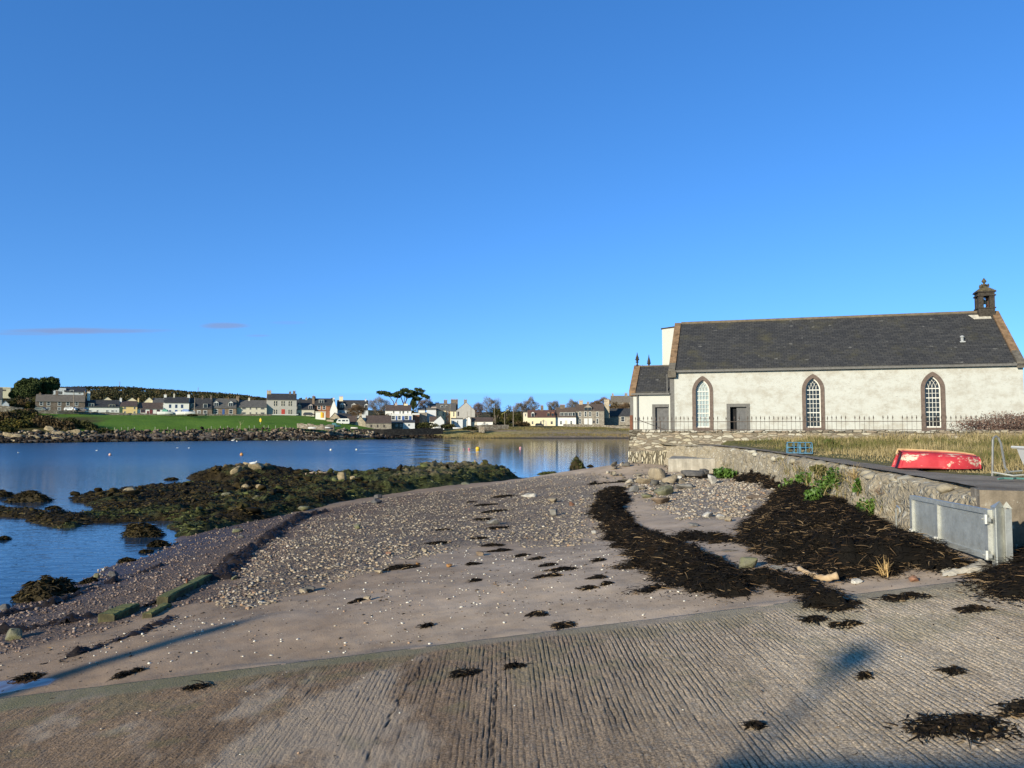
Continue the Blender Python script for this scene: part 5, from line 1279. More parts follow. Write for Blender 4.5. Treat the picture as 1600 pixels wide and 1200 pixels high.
# lobster creels
M_blue = plain('blue_painted_steel', (.07, .22, .36), .55, .4, var=.25, scale=8)
M_net = plain('black_creel_net', (.02, .025, .03), .8)
def creel(px, py, label, rz):
    g = at_z(px, py, ZP + .03); root = empty('lobster_creel', g, rz, label, 'lobster creel', 'lobster creels')
    mb = MB(); w, d, h = .24, .2, .43
    for x in (-w, 0, w): mb.tube([(x, -d, 0)] + [(x, -d * math.cos(math.pi * k / 8), (h - .14) * 1. + .14 * math.sin(math.pi * k / 8) if 0 < k < 8 else h - .2) for k in range(9)] + [(x, d, 0)], .0145, 6)
    for y, z in ((-d, .01), (d, .01), (0, h), (-d, h - .2), (d, h - .2)): mb.tube([(-w, y, z), (w, y, z)], .0135, 6)
    for x in (-w, w): mb.tube([(x, -d, .01), (x, d, .01)], .013, 6)
    mb.build('frame', M_blue, root)
    mb = MB()
    for k in range(9):
        x = -w + .06 * k
        if abs(x) < w: mb.tube([(x, d, .02), (x, d, h - .2), (x, .1, h - .03)], .0045, 3)
    for z in (.08, .15): mb.tube([(-w, d, z), (w, d, z)], .0045, 3)
    mb.tube([(-.12, 0, .2), (.12, 0, .24)], .07, 6)
    mb.build('netting', M_net, root)
    mb = MB()
    for k in range(4): mb.box(-w, w, -d + .1 * k, -d + .1 * k + .06, -.02, .005)
    mb.build('base_slats', M_brtrim, root)
creel(1240, 708, 'left blue lobster creel beside the path', R(-12)); creel(1258, 708.5, 'right blue lobster creel beside the path', R(-12))
# trolley
tz = at_z(1568, 742, 3.5); trl = empty('boat_trolley', tz, 0, 'bent galvanised tube handle of a launching trolley in the grass', 'trolley')
s_ = tz.y / FOC
mb = MB(); H_ = 60 * s_; mb.tube([(-13 * s_, .1, -.05), (-12 * s_, .1, .2), (-8 * s_, .15, H_ * .9), (-6 * s_, .16, H_ * .97), (-2 * s_, .16, H_), (1 * s_, .16, H_ * .95), (3 * s_, .12, H_ * .8), (5 * s_, .05, .15), (9 * s_, 0, .04)], .022, 7); mb.build('hoop_handle', m_galv('dull_tube', (.25, .25, .24)), trl)
mb = MB(); mb.tube([(-13 * s_, .1, .05), (8 * s_, -.15, -.01), (30 * s_, -.5, .05)], .02, 6); mb.tube([(5 * s_, .05, .05), (34 * s_, .1, .08)], .02, 6); mb.build('draw_bar', M_galv, trl)
# white boat at the edge of view
wb = at_z(1634, 750, 3.5); wboat = empty('moored_dinghy', (wb.x + 1.45, wb.y + .25, 3.56), R(-8), 'white dinghy with a blue-green bottom parked on the grass beside the trolley', 'boat')
V, F = hullgrid(3.0, 1.3, .52, 30, 20, False, .95, .3)
m_ = NT('white_teal_hull'); zc = m_.xyz(m_.co())[2]; cc = m_.mix(m_.math('LESS_THAN', zc, .15), (.62, .62, .6), (.03, .16, .22)); m_ = m_.done(cc, .35, .5)
me = bpy.data.meshes.new('hull'); e0 = list(range(20)); me.from_pydata(V.tolist(), [], F.tolist() + [e0]); link('hull', me, m_, wboat, smooth=False)
mb = MB(); mb.tube([(-1.5, -.6, .54), (-1.5, .6, .54)], .03, 6); mb.tube([(-1.5, -.6, .54), (-.7, -.64, .54), (0, -.65, .54), (.7, -.55, .54), (1.2, -.35, .54)], .03, 6); mb.build('gunwale', M_frame, wboat)
mb = MB(); mb.tube([(-1.53, -.45, .5), (-1.55, -.45, -.1)], .02, 6); mb.box(-1.2, 1.0, -.06, .06, -.12, .03); mb.build('skeg', M_iron, wboat)
# rope scraps near trolley
g = at_z(1580, 750, 3.5); mb = MB(); mb.tube([(-.25, 0, .02), (-.1, .06, .03), (0, -.05, .03), (.12, .05, .03), (.3, -.02, .02)], .018, 5); tag(mb.build('rope', plain('teal_rope', (.08, .2, .18), .8), loc=g), 'scrap of teal rope lying on the grass under the white dinghy', 'rope')
# red paint marks left on the concrete are in the surface of the slipway

# =================================================================== QUAY AND ADDED SHADOW POST (unseen, behind the camera)
mb = MB(); mb.hexa([(-.35, -7, .5), (13, -7, .5), (13, 2.3, .5), (-.35, 2.15, .5), (-.35, -7, 2.9), (13, -7, 2.9), (13, 2.3, 2.9), (-.35, 2.15, 2.9)])
tag(mb.build('quay', m_conc('quay_concrete')), 'concrete quay beside the slipway', 'quay')
# unseen post added to throw the long streak across the sand
mp = empty('shadow_post', (-31.2, -15.4, -3.), 0, 'tall post added out of view behind the slipway to throw the streak', 'post')
mb = MB(); mb.lathe([(.26, 0), (.23, 14.6), (.26, 14.7), (.25, 15.3), (.1, 15.5)], 10); mb.build('timber', plain('tarred_timber', (.05, .04, .03), .9), mp)
# =================================================================== REEF (rock shelf below the tide line)
reef_poly = [(-60, 790), (0, 786), (40, 786), (70, 792), (120, 798), (150, 797), (122, 790), (95, 775), (120, 768), (160, 764), (205, 760), (240, 756), (285, 756), (330, 757), (355, 753), (320, 750), (290, 750), (284, 742), (300, 737), (330, 735), (360, 731), (380, 727), (400, 726), (425, 733), (445, 741), (480, 741), (510, 740), (545, 738), (590, 737), (640, 735), (690, 731), (715, 729), (760, 735), (800, 740), (815, 745), (800, 752), (760, 760), (700, 768), (640, 774), (560, 786), (520, 797), (480, 804), (440, 810), (400, 817), (345, 826), (300, 834), (262, 836), (250, 822), (255, 813), (200, 815), (150, 817), (128, 822), (95, 830), (70, 829), (35, 818), (0, 808), (-60, 806)]
def RP(px, py):
    v = at_z(px, py, .12 if py > 745 else .3); return (v.x, v.y)
reef_w = [RP(*p) for p in reef_poly]
peaks = [((395, 735), 1.05, 3.2), ((430, 745), .5, 4), ((540, 748), .7, 3), ((330, 742), .55, 5), ((700, 738), .9, 5), ((740, 740), .6, 5), ((640, 745), .35, 6), ((200, 772), .5, 2.5), ((130, 780), .35, 2), ((90, 806), .42, 2.2), ((40, 800), .32, 2), ((600, 760), .35, 6), ((480, 770), .3, 5), ((660, 757), .45, 3.5), ((300, 790), .25, 4)]
M_reefweed = toned('rockweed', [(0, (.009, .007, .003)), (.35, (.022, .016, .006)), (.6, (.042, .03, .011)), (.85, (.072, .052, .018)), (1, (.11, .082, .03))], .7, .15)
M_greenweed = toned('green_rockweed', [(0, (.02, .024, .008)), (.4, (.045, .055, .016)), (.7, (.1, .118, .036)), (1, (.19, .2, .075))], .75, .15)
def reef_h(X, Y):
    d = poly_sdf(X, Y, reef_w) + (fbm(X * .45, Y * .3, 301, 4) - .5) * 1.6
    base = sm(d, -.6, 1.6)
    rid = 1 - np.abs(fbm(X * .55, Y * .4, 302, 4) - .5) * 4
    rid2 = 1 - np.abs(fbm(X * 1.7, Y * 1.4, 303, 4) - .5) * 3.4
    h = base * (.10 + .30 * np.clip(rid, 0, 1) ** 1.5 + .22 * np.clip(rid2, 0, 1) * fbm(X * .3, Y * .3, 305) * 1.6)
    for (p, a, w) in peaks:
        v = at_z(p[0], p[1], a * .7); h = h + base * a * .8 * np.exp(-(((X - v.x) / w) ** 2 + ((Y - v.y) / (w * 1.3)) ** 2)) * (.55 + .8 * fbm(X * 1.3, Y * 1.1, 306))
    hs = (.5 + .5 * sm(X / Y + (fbm(X * .2, Y * .2, 309) - .5) * .1, -.52, -.33)) * .82
    h = h * hs
    h = h + hs * base * ((fbm(X * 5, Y * 4, 307, 3) - .5) * .30 + np.clip(fbm(X * 1.1, Y * .8, 308, 3) - .55, 0, 1) * 1.0)
    return d, base, h
def m_reef():
    n = NT('weedy_reef_rock'); p = n.pos()
    w = n.ramp(n.noise(3.2, 5, .7, p), [(.3, (.008, .006, .003)), (.5, (.024, .017, .007)), (.7, (.06, .042, .016))])
    g = n.ramp(n.noise(4.5, 5, .7, p), [(.3, (.016, .019, .008)), (.55, (.055, .062, .022)), (.75, (.12, .13, .05))])
    t = n.ramp(n.noise(2.5, 6, .7, p), [(.3, (.14, .11, .065)), (.6, (.27, .21, .12)), (.8, (.36, .3, .19))])
    x = n.xyz(p)[0]; gm = n.mr(n.math('ADD', n.noise(.35, 4, .65, p), n.math('MULTIPLY', x, .010)), .28, .42)
    col = n.mix(gm, w, g)
    top = n.mr(n.math('ADD', n.xyz(p)[2], n.math('MULTIPLY', n.noise(1.2, 5, .7, p), .8)), 1.5, 1.75, 0, .6)
    col = n.mix(top, col, t)
    h = n.math('ADD', n.noise(4, 6, .75, p), n.math('MULTIPLY', n.vor(5, p), .4))
    return n.done(col, .85, .12, 0., n.bump(h, 1., .12))
def build_reef():
    ys = np.geomspace(26, 92, 420); ts = np.linspace(-.80, .10, 620); Y, T = np.meshgrid(ys, ts, indexing='ij'); X = T * Y
    d, base, h = reef_h(X, Y)
    zb = np.where(X > -40, beach(X, Y), -1.)
    Z = np.where(base > .02, np.maximum(zb, -.30 + .28 * base) * (1 - base) + np.maximum(zb, -.06) * base + h - .22 * (1 - base), zb - .4)
    F = grid_faces(*X.shape); ok = (base > .03).ravel()[F].any(1); V = np.stack([X, Y, Z], 2).reshape(-1, 3)
    o = fast('reef', V, F[ok], m_reef(), smooth=False); o['kind'] = 'structure'
    r = np.random.default_rng(311)
    w = ((base > .55) & (Z > .02)).ravel(); idx = np.nonzero(w)[0]; pr = (Y.ravel()[idx]) ** 1.0; idx = r.choice(idx, 30000, p=pr / pr.sum())
    P = V[idx] + r.uniform(-.1, .1, (len(idx), 3)) * np.array([1, 1, .3])
    gmask = (fbm(P[:, 0] * .25, P[:, 1] * .25, 320) + P[:, 0] * .012) > .36
    hi = P[:, 2] > 1.0
    for nm, k, m_, lb in (('brown_rockweed', ~gmask & ~hi, M_reefweed, 'brown rockweed draped over the reef'), ('green_rockweed', gmask & ~hi, M_greenweed, 'olive green weed over the inner reef rocks')):
        Q = P[k]; n = len(Q)
        Vr, Fr, tr = ribbons(Q, r.uniform(.12, .34, n), .02 + .03 * r.random(n) + .0005 * Q[:, 1], 312, up=.1, seg=3, curl=1.2, lift=.03)
        cl = fbm(Q[:, 0] * 1.5, Q[:, 1] * 1.5, 313); tr = np.clip(tr * .45 + (np.repeat(cl, 8) - .5) * 2.2 + .28, 0, 1)
        tag(fast(nm, Vr, Fr, m_, attrs=dict(tone=tr)), lb, 'seaweed', kind='stuff')
build_reef()
def reef_rocks():
    r = np.random.default_rng(361); n = 30000; t = r.uniform(-.72, .06, n); y = 32 + 46 * r.random(n); x = t * y
    d, base, h = reef_h(x, y); zb = np.maximum(beach(x, y), -.06) + h
    k = (base > .7) & (zb > .08) & (x > -34) & (fbm(x * .5, y * .4, 362) > .5); k &= np.cumsum(k) < 420; x, y, zb = x[k], y[k], zb[k]; n = len(x)
    s = .22 + .3 * r.random(n) + .75 * r.random(n) ** 4
    V, F, tn = scatter_stones(np.column_stack([x, y, zb - .05]), s, 363, .6, 12, 2, .2, 14, .25, .75)
    g = np.repeat(np.clip((fbm(x * .25, y * .25, 320) + x * .012 - .30) * 6, 0, 1), len(V) // n); tn = np.clip(tn * .4 + g * .5 + np.repeat((r.random(n) > .93) * .3, len(V) // n), 0, 1)
    tag(fast('reef_stones', V, F, toned('reef_stone', [(0, (.012, .009, .004)), (.3, (.05, .036, .014)), (.5, (.055, .06, .02)), (.8, (.12, .135, .045)), (.93, (.19, .18, .08)), (1, (.3, .24, .14))], .85, .12, bump=.6, bs=25), attrs=dict(tone=tn)), 'weed-covered stones strewn over the reef', 'stones', kind='stuff')
reef_rocks()
# separate weed-covered rocks in the water
def islet(px, py, wpx, hpx, label, seed, kind='brown', dpth=1.0, zbase=0., peak=1.):
    g = at_z(px, py, zbase); s = g.y / FOC; a, b, h = wpx * s / 2, wpx * s / 2 * dpth, hpx * s * peak
    r = np.random.default_rng(seed); n = 46
    U, W = np.meshgrid(np.linspace(-1.2, 1.2, n), np.linspace(-1.2, 1.2, n)); ph = r.uniform(0, 50)
    rad = np.hypot(U, W) + (fbm(U * 1.8 + ph, W * 1.8, seed) - .5) * .75
    Z = h * (np.clip(1 - rad ** 2.2, -.6, 1) ** 1) * (.55 + .8 * fbm(U * 3 + ph, W * 3, seed + 1)) + (fbm(U * 9 + ph, W * 9, seed + 2) - .5) * h * .35 - .03
    V = np.stack([U * a, W * b, Z], 2).reshape(-1, 3); F = grid_faces(n, n); ok = (Z > -.12).ravel()[F].all(1)
    root = empty('weedy_rock', g, r.uniform(-.3, .3), label, 'rock', 'weed-covered rocks')
    fast('stone', V, F[ok], RC['weed'], root)
    idx = np.nonzero((Z > .0).ravel())[0]; m = 900; idx = r.choice(idx, m)
    P = V[idx] + np.column_stack([r.uniform(-a, a, m) / n, r.uniform(-b, b, m) / n, np.zeros(m)])
    Vr, Fr, tr = ribbons(P, r.uniform(.12, .34, m) * min(1.4, .5 + a * .5), .03 + .03 * r.random(m) + .0004 * g.y, seed, up=.05, seg=3, curl=1.2, lift=.02)
    fast('rockweed', Vr, Fr, M_reefweed if kind == 'brown' else M_greenweed, root, attrs=dict(tone=tr))
islet(72, 934, 86, 30, 'brown weed-covered rock at the near water edge', 701, dpth=.9)
islet(222, 837, 66, 19, 'weed-covered rock poking out of the near bay beside the reef', 702, dpth=.6)
islet(45, 783, 66, 15, 'dark weed-covered rock just behind the long weedy shelf', 703, dpth=.8)
islet(4, 776, 30, 10, 'dark rock at the far left of the bay', 704)
islet(6, 843, 16, 5, 'tiny rock breaking the surface of the near bay', 705)
islet(902, 733, 24, 13, 'round dark boulder standing in the water beyond the beach', 706, 'green', peak=1.35)
islet(911, 745, 36, 11, 'green weedy rock below the round boulder', 707, 'green')
islet(946, 742, 36, 9, 'flat dark rock by the corner apron', 708, 'green')
islet(857, 741, 36, 4, 'low dark rock awash beside the beach', 709, 'green')
islet(922, 729, 8, 3, 'tiny rock awash beside the round boulder', 710)
islet(83, 795, 20, 4, 'small rock awash by the weedy shelf', 711); islet(268, 750, 20, 4, 'small dark rock awash behind the reef', 712)
islet(248, 853, 26, 8, 'clump of weedy stones at the beach edge in the near bay', 713); islet(198, 878, 22, 6, 'weedy stones awash at the pebbly water edge', 714); islet(228, 863, 16, 4, 'single weedy stone awash at the water edge', 715)
islet(140, 912, 22, 8, 'weedy stones between the brown rock and the shingle', 716)
# tan boulders standing on the reef
def rzr(px, py, zg=.6):
    return at_z(px, py, zg)
for i, (px, py, w_, h_, k_, lb, zg) in enumerate([(535, 757, 17, 24, 'ochre', 'tall tan boulder standing on the reef', .45), (551, 757, 12, 14, 'ochre', 'smaller tan boulder beside the tall one on the reef', .45), (382, 768, 14, 14, 'ochre', 'tan pointed boulder at the left of the green reef', .3), (404, 769, 12, 14, 'ochre', 'tan boulder right of the pointed one', .3),
     (203, 770, 20, 12, 'ochre', 'pale block on the left reef', .3), (368, 740, 20, 12, 'ochre', 'grey-tan boulder left of the reef summit', .8), (400, 735, 24, 14, 'ochre', 'broad tan boulder at the reef summit under the white bird', .9), (386, 729, 12, 8, 'ochre', 'small boulder on the ridge of the summit', 1.0), (665, 758, 34, 14, 'ochre', 'rugged tan outcrop in the right part of the reef', .5),
     (708, 735, 16, 9, 'ochre', 'brown knob on the right crest of the reef', .9), (690, 738, 12, 8, 'green', 'greenish knob left of the right crest', .8), (625, 742, 10, 8, 'green', 'small knob on the middle crest of the reef', .5), (505, 743, 9, 6, 'dark', 'dark knob by the resting birds', .4),
     (470, 794, 22, 9, 'green', 'flat yellow-green stone at the foot of the reef', .25), (356, 780, 20, 11, 'green', 'green rounded rock in the lower reef', .25), (400, 784, 24, 11, 'green', 'second green rounded rock in the lower reef', .25), (590, 780, 14, 8, 'dark', 'dark rock on the landward edge of the reef', .4), (730, 762, 26, 9, 'green', 'grass-green hump near the beach end of the reef', .4)]):
    rock(px, py, w_, h_, k_, lb, 760 + i, at=rzr(px, py, zg), depth=.9, rot=.3, cuts=10, sink=.15)

# =================================================================== FAR SHORE
def Yd(px): return 294 + .107 * px
fc = []
def fz(px, py, Y): v = at_y(px, py, Y); fc.append((v.x, v.y, v.z))
SHORE = [(-150, 693.5), (-50, 692.8), (0, 692.4), (100, 691.4), (200, 690), (300, 689), (400, 688.2), (500, 687.6), (600, 686.2), (660, 684.6), (800, 684.7), (980, 684.6), (1300, 684)]
shore_w = [at_z(px, py, 0) for px, py in SHORE]
for v in shore_w: fc.append((v.x, v.y, 0)); fc.append((v.x * (1 - 14 / v.y), v.y - 14, -1.2))
for px, py, dY in ((-100, 668, 22), (0, 668, 20), (60, 668, 20), (130, 672, 14), (200, 674, 12), (250, 673, 12), (330, 671, 12), (400, 670, 12), (470, 669.5, 12), (540, 671, 14), (590, 672.5, 16), (640, 674, 20), (700, 676, 14), (800, 675, 14), (900, 674, 14), (1000, 674, 14), (1200, 673, 14)):
    Ys = 231 if px < 0 else np.interp(px, [p[0] for p in SHORE], [v.y for v in shore_w]); fz(px, py, Ys + dY)
for px, py, dd in ((-100, 640, -8), (0, 644, -8), (60, 645, -10), (130, 647, -10), (220, 648, -10), (320, 649, -10), (420, 649, -10), (490, 651, -8), (560, 660, -10), (600, 664, -10), (650, 668, -10), (720, 666, -8), (800, 666, -8), (860, 665.5, -6), (940, 665, -6), (1050, 664, -6), (1250, 663, 0)):
    fz(px, py, Yd(px) + dd); fz(px, py - .6, Yd(px) + 14)
for px, py, Y in ((-200, 610, 560), (0, 611, 560), (150, 610, 580), (240, 612, 620), (330, 619, 650), (420, 630, 680), (520, 640, 700), (620, 646, 700), (900, 644, 700), (1000, 636, 600), (1150, 640, 700), (-100, 632, 400), (100, 630, 400), (250, 636, 400), (400, 641, 420), (600, 652, 460), (800, 655, 480), (960, 640, 470), (1000, 655, 420), (300, 630, 900), (-300, 616, 900), (900, 650, 900)): fz(px, py, Y)
Hf = TPS(fc, lam=.02, sc=100)
SX = np.array([v.x for v in shore_w]); SY = np.array([v.y for v in shore_w]); o_ = np.argsort(SX); SX, SY = SX[o_], SY[o_]
def shoreY(x, y):
    t = np.asarray(x) / np.asarray(y); return np.interp(t, SX / SY, SY)
def build_far():
    ys = np.concatenate([np.linspace(215, 262, 90), np.linspace(262.6, 380, 150), np.linspace(381, 900, 120)]); ts = np.linspace(-.95, .62, 560); Y, T = np.meshgrid(ys, ts, indexing='ij'); X = T * Y
    Z = Hf(X, Y); dsh = Y - shoreY(X, Y); px = 800 + FOC * X / Y
    rocky = sm(dsh, -6, 0) * (1 - sm(dsh + (fbm(X * .15, Y * .15, 332) - .5) * 9, 7, 12)) * (1 - sm(px, 640, 690) * .95)
    Z = Z + rocky * (fbm(X * .35, Y * .35, 331, 5) - .45) * 1.7 + (fbm(X * .08, Y * .08, 333) - .5) * .4 * sm(dsh, 5, 20)
    marsh = sm(px + (fbm(X * .1, Y * .1, 334) - .5) * 60, 610, 680) * (1 - sm(dsh, 32, 40))
    mud = marsh * sm(px, 760, 860) * (1 - sm(dsh, 10, 16)) + marsh * sm(dsh, 14, 17) * (1 - sm(dsh, 20, 24)) * sm(px, 700, 800)
    scrub = (1 - sm(px + (fbm(X * .2, Y * .2, 335) - .5) * 50 + dsh * -1.2, 85, 140)) * sm(dsh, 3, 8) * (1 - sm(dsh, 38, 46))
    hill = sm(Y, 345, 375)
    n = NT('far_shore_ground'); p = n.pos()
    gr = n.ramp(n.noise(.06, 6, .65, p), [(.3, (.075, .15, .018)), (.55, (.115, .21, .027)), (.75, (.15, .24, .04))])
    gr = n.mix(.4, gr, n.ramp(n.noise(1.1, 4, .7, p), [(.3, .55), (.7, 1.25)]), 'MULTIPLY')
    rk = n.ramp(n.noise(.6, 6, .75, p), [(.3, (.05, .04, .032)), (.5, (.14, .11, .085)), (.7, (.3, .25, .185))])
    ms = n.ramp(n.noise(.4, 6, .75, p), [(.3, (.16, .14, .045)), (.5, (.31, .255, .095)), (.7, (.45, .35, .16))])
    md = n.ramp(n.noise(.5, 5, .7, p), [(.3, (.16, .12, .09)), (.6, (.32, .25, .185))])
    scb = n.ramp(n.noise(.5, 6, .75, p), [(.3, (.04, .035, .014)), (.55, (.10, .085, .03)), (.75, (.14, .15, .04))])
    hl = n.ramp(n.noise(.05, 6, .7, p), [(.3, (.035, .035, .012)), (.6, (.08, .07, .03)), (.8, (.07, .09, .025))])
    c = n.mix(n.attr('marsh'), gr, ms); c = n.mix(n.attr('mud'), c, md); c = n.mix(n.attr('scrub'), c, scb); c = n.mix(n.attr('rocky'), c, rk); c = n.mix(n.attr('hill'), c, hl)
    low = n.mr(n.math('ADD', n.xyz(p)[2], n.math('MULTIPLY', n.noise(.8, 3, .6, p), .5)), .75, .4); c = n.mix(n.math('MULTIPLY', low, .85), c, (.03, .024, .016))
    m = n.done(c, .95, .1, 0., n.bump(n.noise(1.2, 5, .75, p), .7, .5))
    o = fast('far_shore', np.stack([X, Y, Z], 2).reshape(-1, 3), grid_faces(*X.shape), m, smooth=True, attrs=dict(rocky=rocky, marsh=marsh, mud=np.clip(mud, 0, 1), scrub=scrub, hill=hill)); o['kind'] = 'structure'
build_far()
def fgz(px, Y):
    x = (px - 800) / FOC * Y * 1.0; return Vector((x, Y, float(Hf(np.array([x]), np.array([float(Y)]))[0])))
# boulders along the far shore
def far_boulders():
    r = np.random.default_rng(341); n = 5200; px = r.uniform(-60, 690, n); t = (px - 800) / FOC; ys = np.interp(t, SX / SY, SY)
    y = ys + r.uniform(-3.5, 13, n) * (1 - .55 * sm(px, 560, 660)); x = t * y; z = Hf(x, y) + .05
    s = r.uniform(.22, .65, n) + 1.5 * r.random(n) ** 7
    V, F, tn = scatter_stones(np.column_stack([x, y, z]), s, 342, .7, sink=.2)
    wet = np.repeat(np.clip(1 - (z - .35 - np.asarray(fbm(x * .2, y * .2, 9)) * .8) / .7, 0, 1), len(V) // n); tn = tn * (1 - .9 * wet) * np.repeat(.7 + .3 * sm(px, 400, 520) + .3 * (1 - sm(px, 120, 170)), len(V) // n)
    tag(fast('shore_boulders', V, F, toned('shore_boulder', [(0, (.02, .016, .013)), (.25, (.075, .055, .044)), (.45, (.17, .13, .10)), (.75, (.26, .21, .155)), (.92, (.38, .32, .24)), (1, (.46, .41, .33))], .9, .1), attrs=dict(tone=tn)), 'band of tan boulders along the far shore', 'boulders', kind='stuff')
far_boulders()
def marsh():
    r = np.random.default_rng(351); n = 26000; px = r.uniform(630, 1010, n); t = (px - 800) / FOC; ys = np.interp(t, SX / SY, SY); d = r.uniform(.5, 34, n) ** 1; y = ys + d; x = t * y
    k = (fbm(x * .12, y * .12, 352) > .42) & ~((d > 9) & (d < 16) & (px > 760)); x, y, d = x[k], y[k], d[k]
    V, F, tn = ribbons(np.column_stack([x, y, Hf(x, y) - .05]), r.uniform(.25, .8, len(x)), np.full(len(x), .16), 353, seg=2, curl=.4, rise=r.uniform(.9, 1.5, len(x)))
    tn = np.clip(tn * .5 + np.repeat(fbm(x * .08, y * .08, 354), 6) * .7, 0, 1)
    tag(fast('marsh_grass', V, F, toned('marsh_blade', [(0, (.06, .07, .02)), (.4, (.17, .15, .05)), (.7, (.3, .235, .1)), (1, (.42, .29, .16))], .9, .1), attrs=dict(tone=tn)), 'tan and olive marsh grass along the far right shore', 'grass', kind='stuff')
marsh()
HR = [(8, 681, 30, 16), (30, 684, 26, 12), (52, 686, 34, 12), (60, 676, 26, 14), (75, 674, 18, 16), (88, 680, 24, 12), (95, 688, 26, 10), (108, 678, 12, 8), (118, 679, 22, 16), (128, 684, 20, 10), (140, 686, 22, 9), (150, 689, 22, 7), (160, 683, 18, 9), (172, 687, 20, 7), (66, 689, 18, 7), (20, 690, 22, 6), (40, 678, 14, 8)]
for i, (px, py, w_, h_) in enumerate(HR):
    Y = np.interp((px - 800) / FOC, SX / SY, SY) + (692 - py) * .9
    v = at_y(px, py + h_ * .4, Y); rock(px, py, w_, h_, 'ochre', 'ochre and grey shore rock below the gorse of the left headland', 900 + i, at=v, depth=.7, cuts=12, group='rocks of the left headland', sub=3)

# ------------------------------------------------------------------ bushes of the headland
BR = [(0, (.02, .016, .008)), (.35, (.065, .045, .022)), (.65, (.13, .09, .045)), (1, (.22, .16, .085))]
GO = [(0, (.022, .024, .008)), (.45, (.06, .062, .018)), (.75, (.13, .105, .025)), (1, (.24, .17, .03))]
OL = [(0, (.018, .02, .008)), (.5, (.05, .055, .018)), (1, (.12, .11, .04))]
for i, (px, py, w_, h_, pal, lb) in enumerate([(0, 657, 60, 20, BR, 'brown bare thicket at the far left above the gorse'), (28, 652, 50, 14, OL, 'dark olive bush on the top of the headland'), (22, 668, 60, 18, GO, 'gorse with yellow flecks low on the left headland'), (55, 660, 40, 18, GO, 'gorse bush in the middle of the headland'), (70, 668, 56, 24, BR, 'large brown thicket in the middle of the headland'),
        (95, 671, 46, 17, BR, 'russet thicket right of the middle of the headland'), (112, 665, 44, 14, OL, 'low olive bush along the meadow edge'), (132, 671, 46, 16, OL, 'dark bush casting a shadow down the bank'), (150, 676, 44, 12, OL, 'low dark scrub at the bank end'), (6, 675, 40, 12, GO, 'low gorse above the leftmost rocks'), (170, 678, 40, 8, OL, 'last low scrub of the headland by the fence'), (40, 645, 40, 9, BR, 'brown hedge below the left garden wall')]):
    Y = np.interp((px - 800) / FOC, SX / SY, SY) + (690 - py) * 1.0
    v = at_y(px, py, Y); s = Y / FOC
    bush('gorse_bush' if pal is GO else 'thicket', lb, v + Vector((0, 0, -.3)), w_ * s, w_ * s * .6, h_ * s + .3, pal, 960 + i, 46, 46, .55)
# =================================================================== VILLAGE
FACE = .92
def hm(name, c, var=.18, bump=.3): return plain(name, c, .9, .15, var=var, scale=1.2, bump=bump, bs=6, d=.05)
HW_ = hm('house_white', (.74, .73, .69), .05); HC = hm('house_cream', (.72, .64, .44), .05); HY = hm('house_yellow', (.72, .54, .25), .06); HG = hm('house_grey', (.40, .385, .36), .1); HGC = hm('house_grey_cream', (.56, .52, .43), .08)
def hstone(name, c): return stonewall(name, [sc(c, .75), c, sc(c, 1.25), sc(c, .9)], sc(c, 1.1), 1.4, 2.6, .5, mw=.04)
HD = hstone('house_dark_stone', (.19, .15, .12)); HB = hstone('house_brown_stone', (.25, .185, .135)); HBR = hstone('house_brick', (.28, .125, .075)); HT = hstone('house_tan_stone', (.45, .38, .28)); HGS = hstone('house_grey_stone', (.28, .25, .21)); HBL = hm('house_bluish', (.58, .6, .62), .08); HPK = hm('house_pinkish', (.42, .36, .34), .1)  # house_bluish: shade of the shaded white walls is painted into this colour
RS_ = slate('village_slate', (.045, .045, .048), (.07, .07, .072), row=.35, wid=.5); RG = slate('village_grey_slate', (.11, .105, .10), (.15, .143, .135), row=.35, wid=.5); RB = slate('village_brown_tiles', (.095, .07, .058), (.13, .095, .078), row=.35, wid=.5); RR = slate('village_red_roof', (.11, .06, .05), (.14, .08, .065), row=.35, wid=.5); RT = slate('village_weathered_roof', (.17, .145, .115), (.22, .19, .155), row=.35, wid=.5)
PW = plain('house_white_paint', (.62, .62, .6), .6, .3, var=.05); PB = plain('house_blue_paint', (.05, .11, .3), .5, .3, var=.1); PM = plain('house_maroon_paint', (.16, .04, .045), .6, .3, var=.1); PR = plain('house_red_paint', (.42, .06, .045), .5, .3, var=.1); PK = plain('house_dark_paint', (.05, .05, .055), .6, .3); PP = plain('house_pink_trim', (.4, .16, .16), .7)
GL = NT('house_glass').done((.022, .025, .03), .12, .5); POT = plain('chimney_pot', (.38, .26, .16), .9)
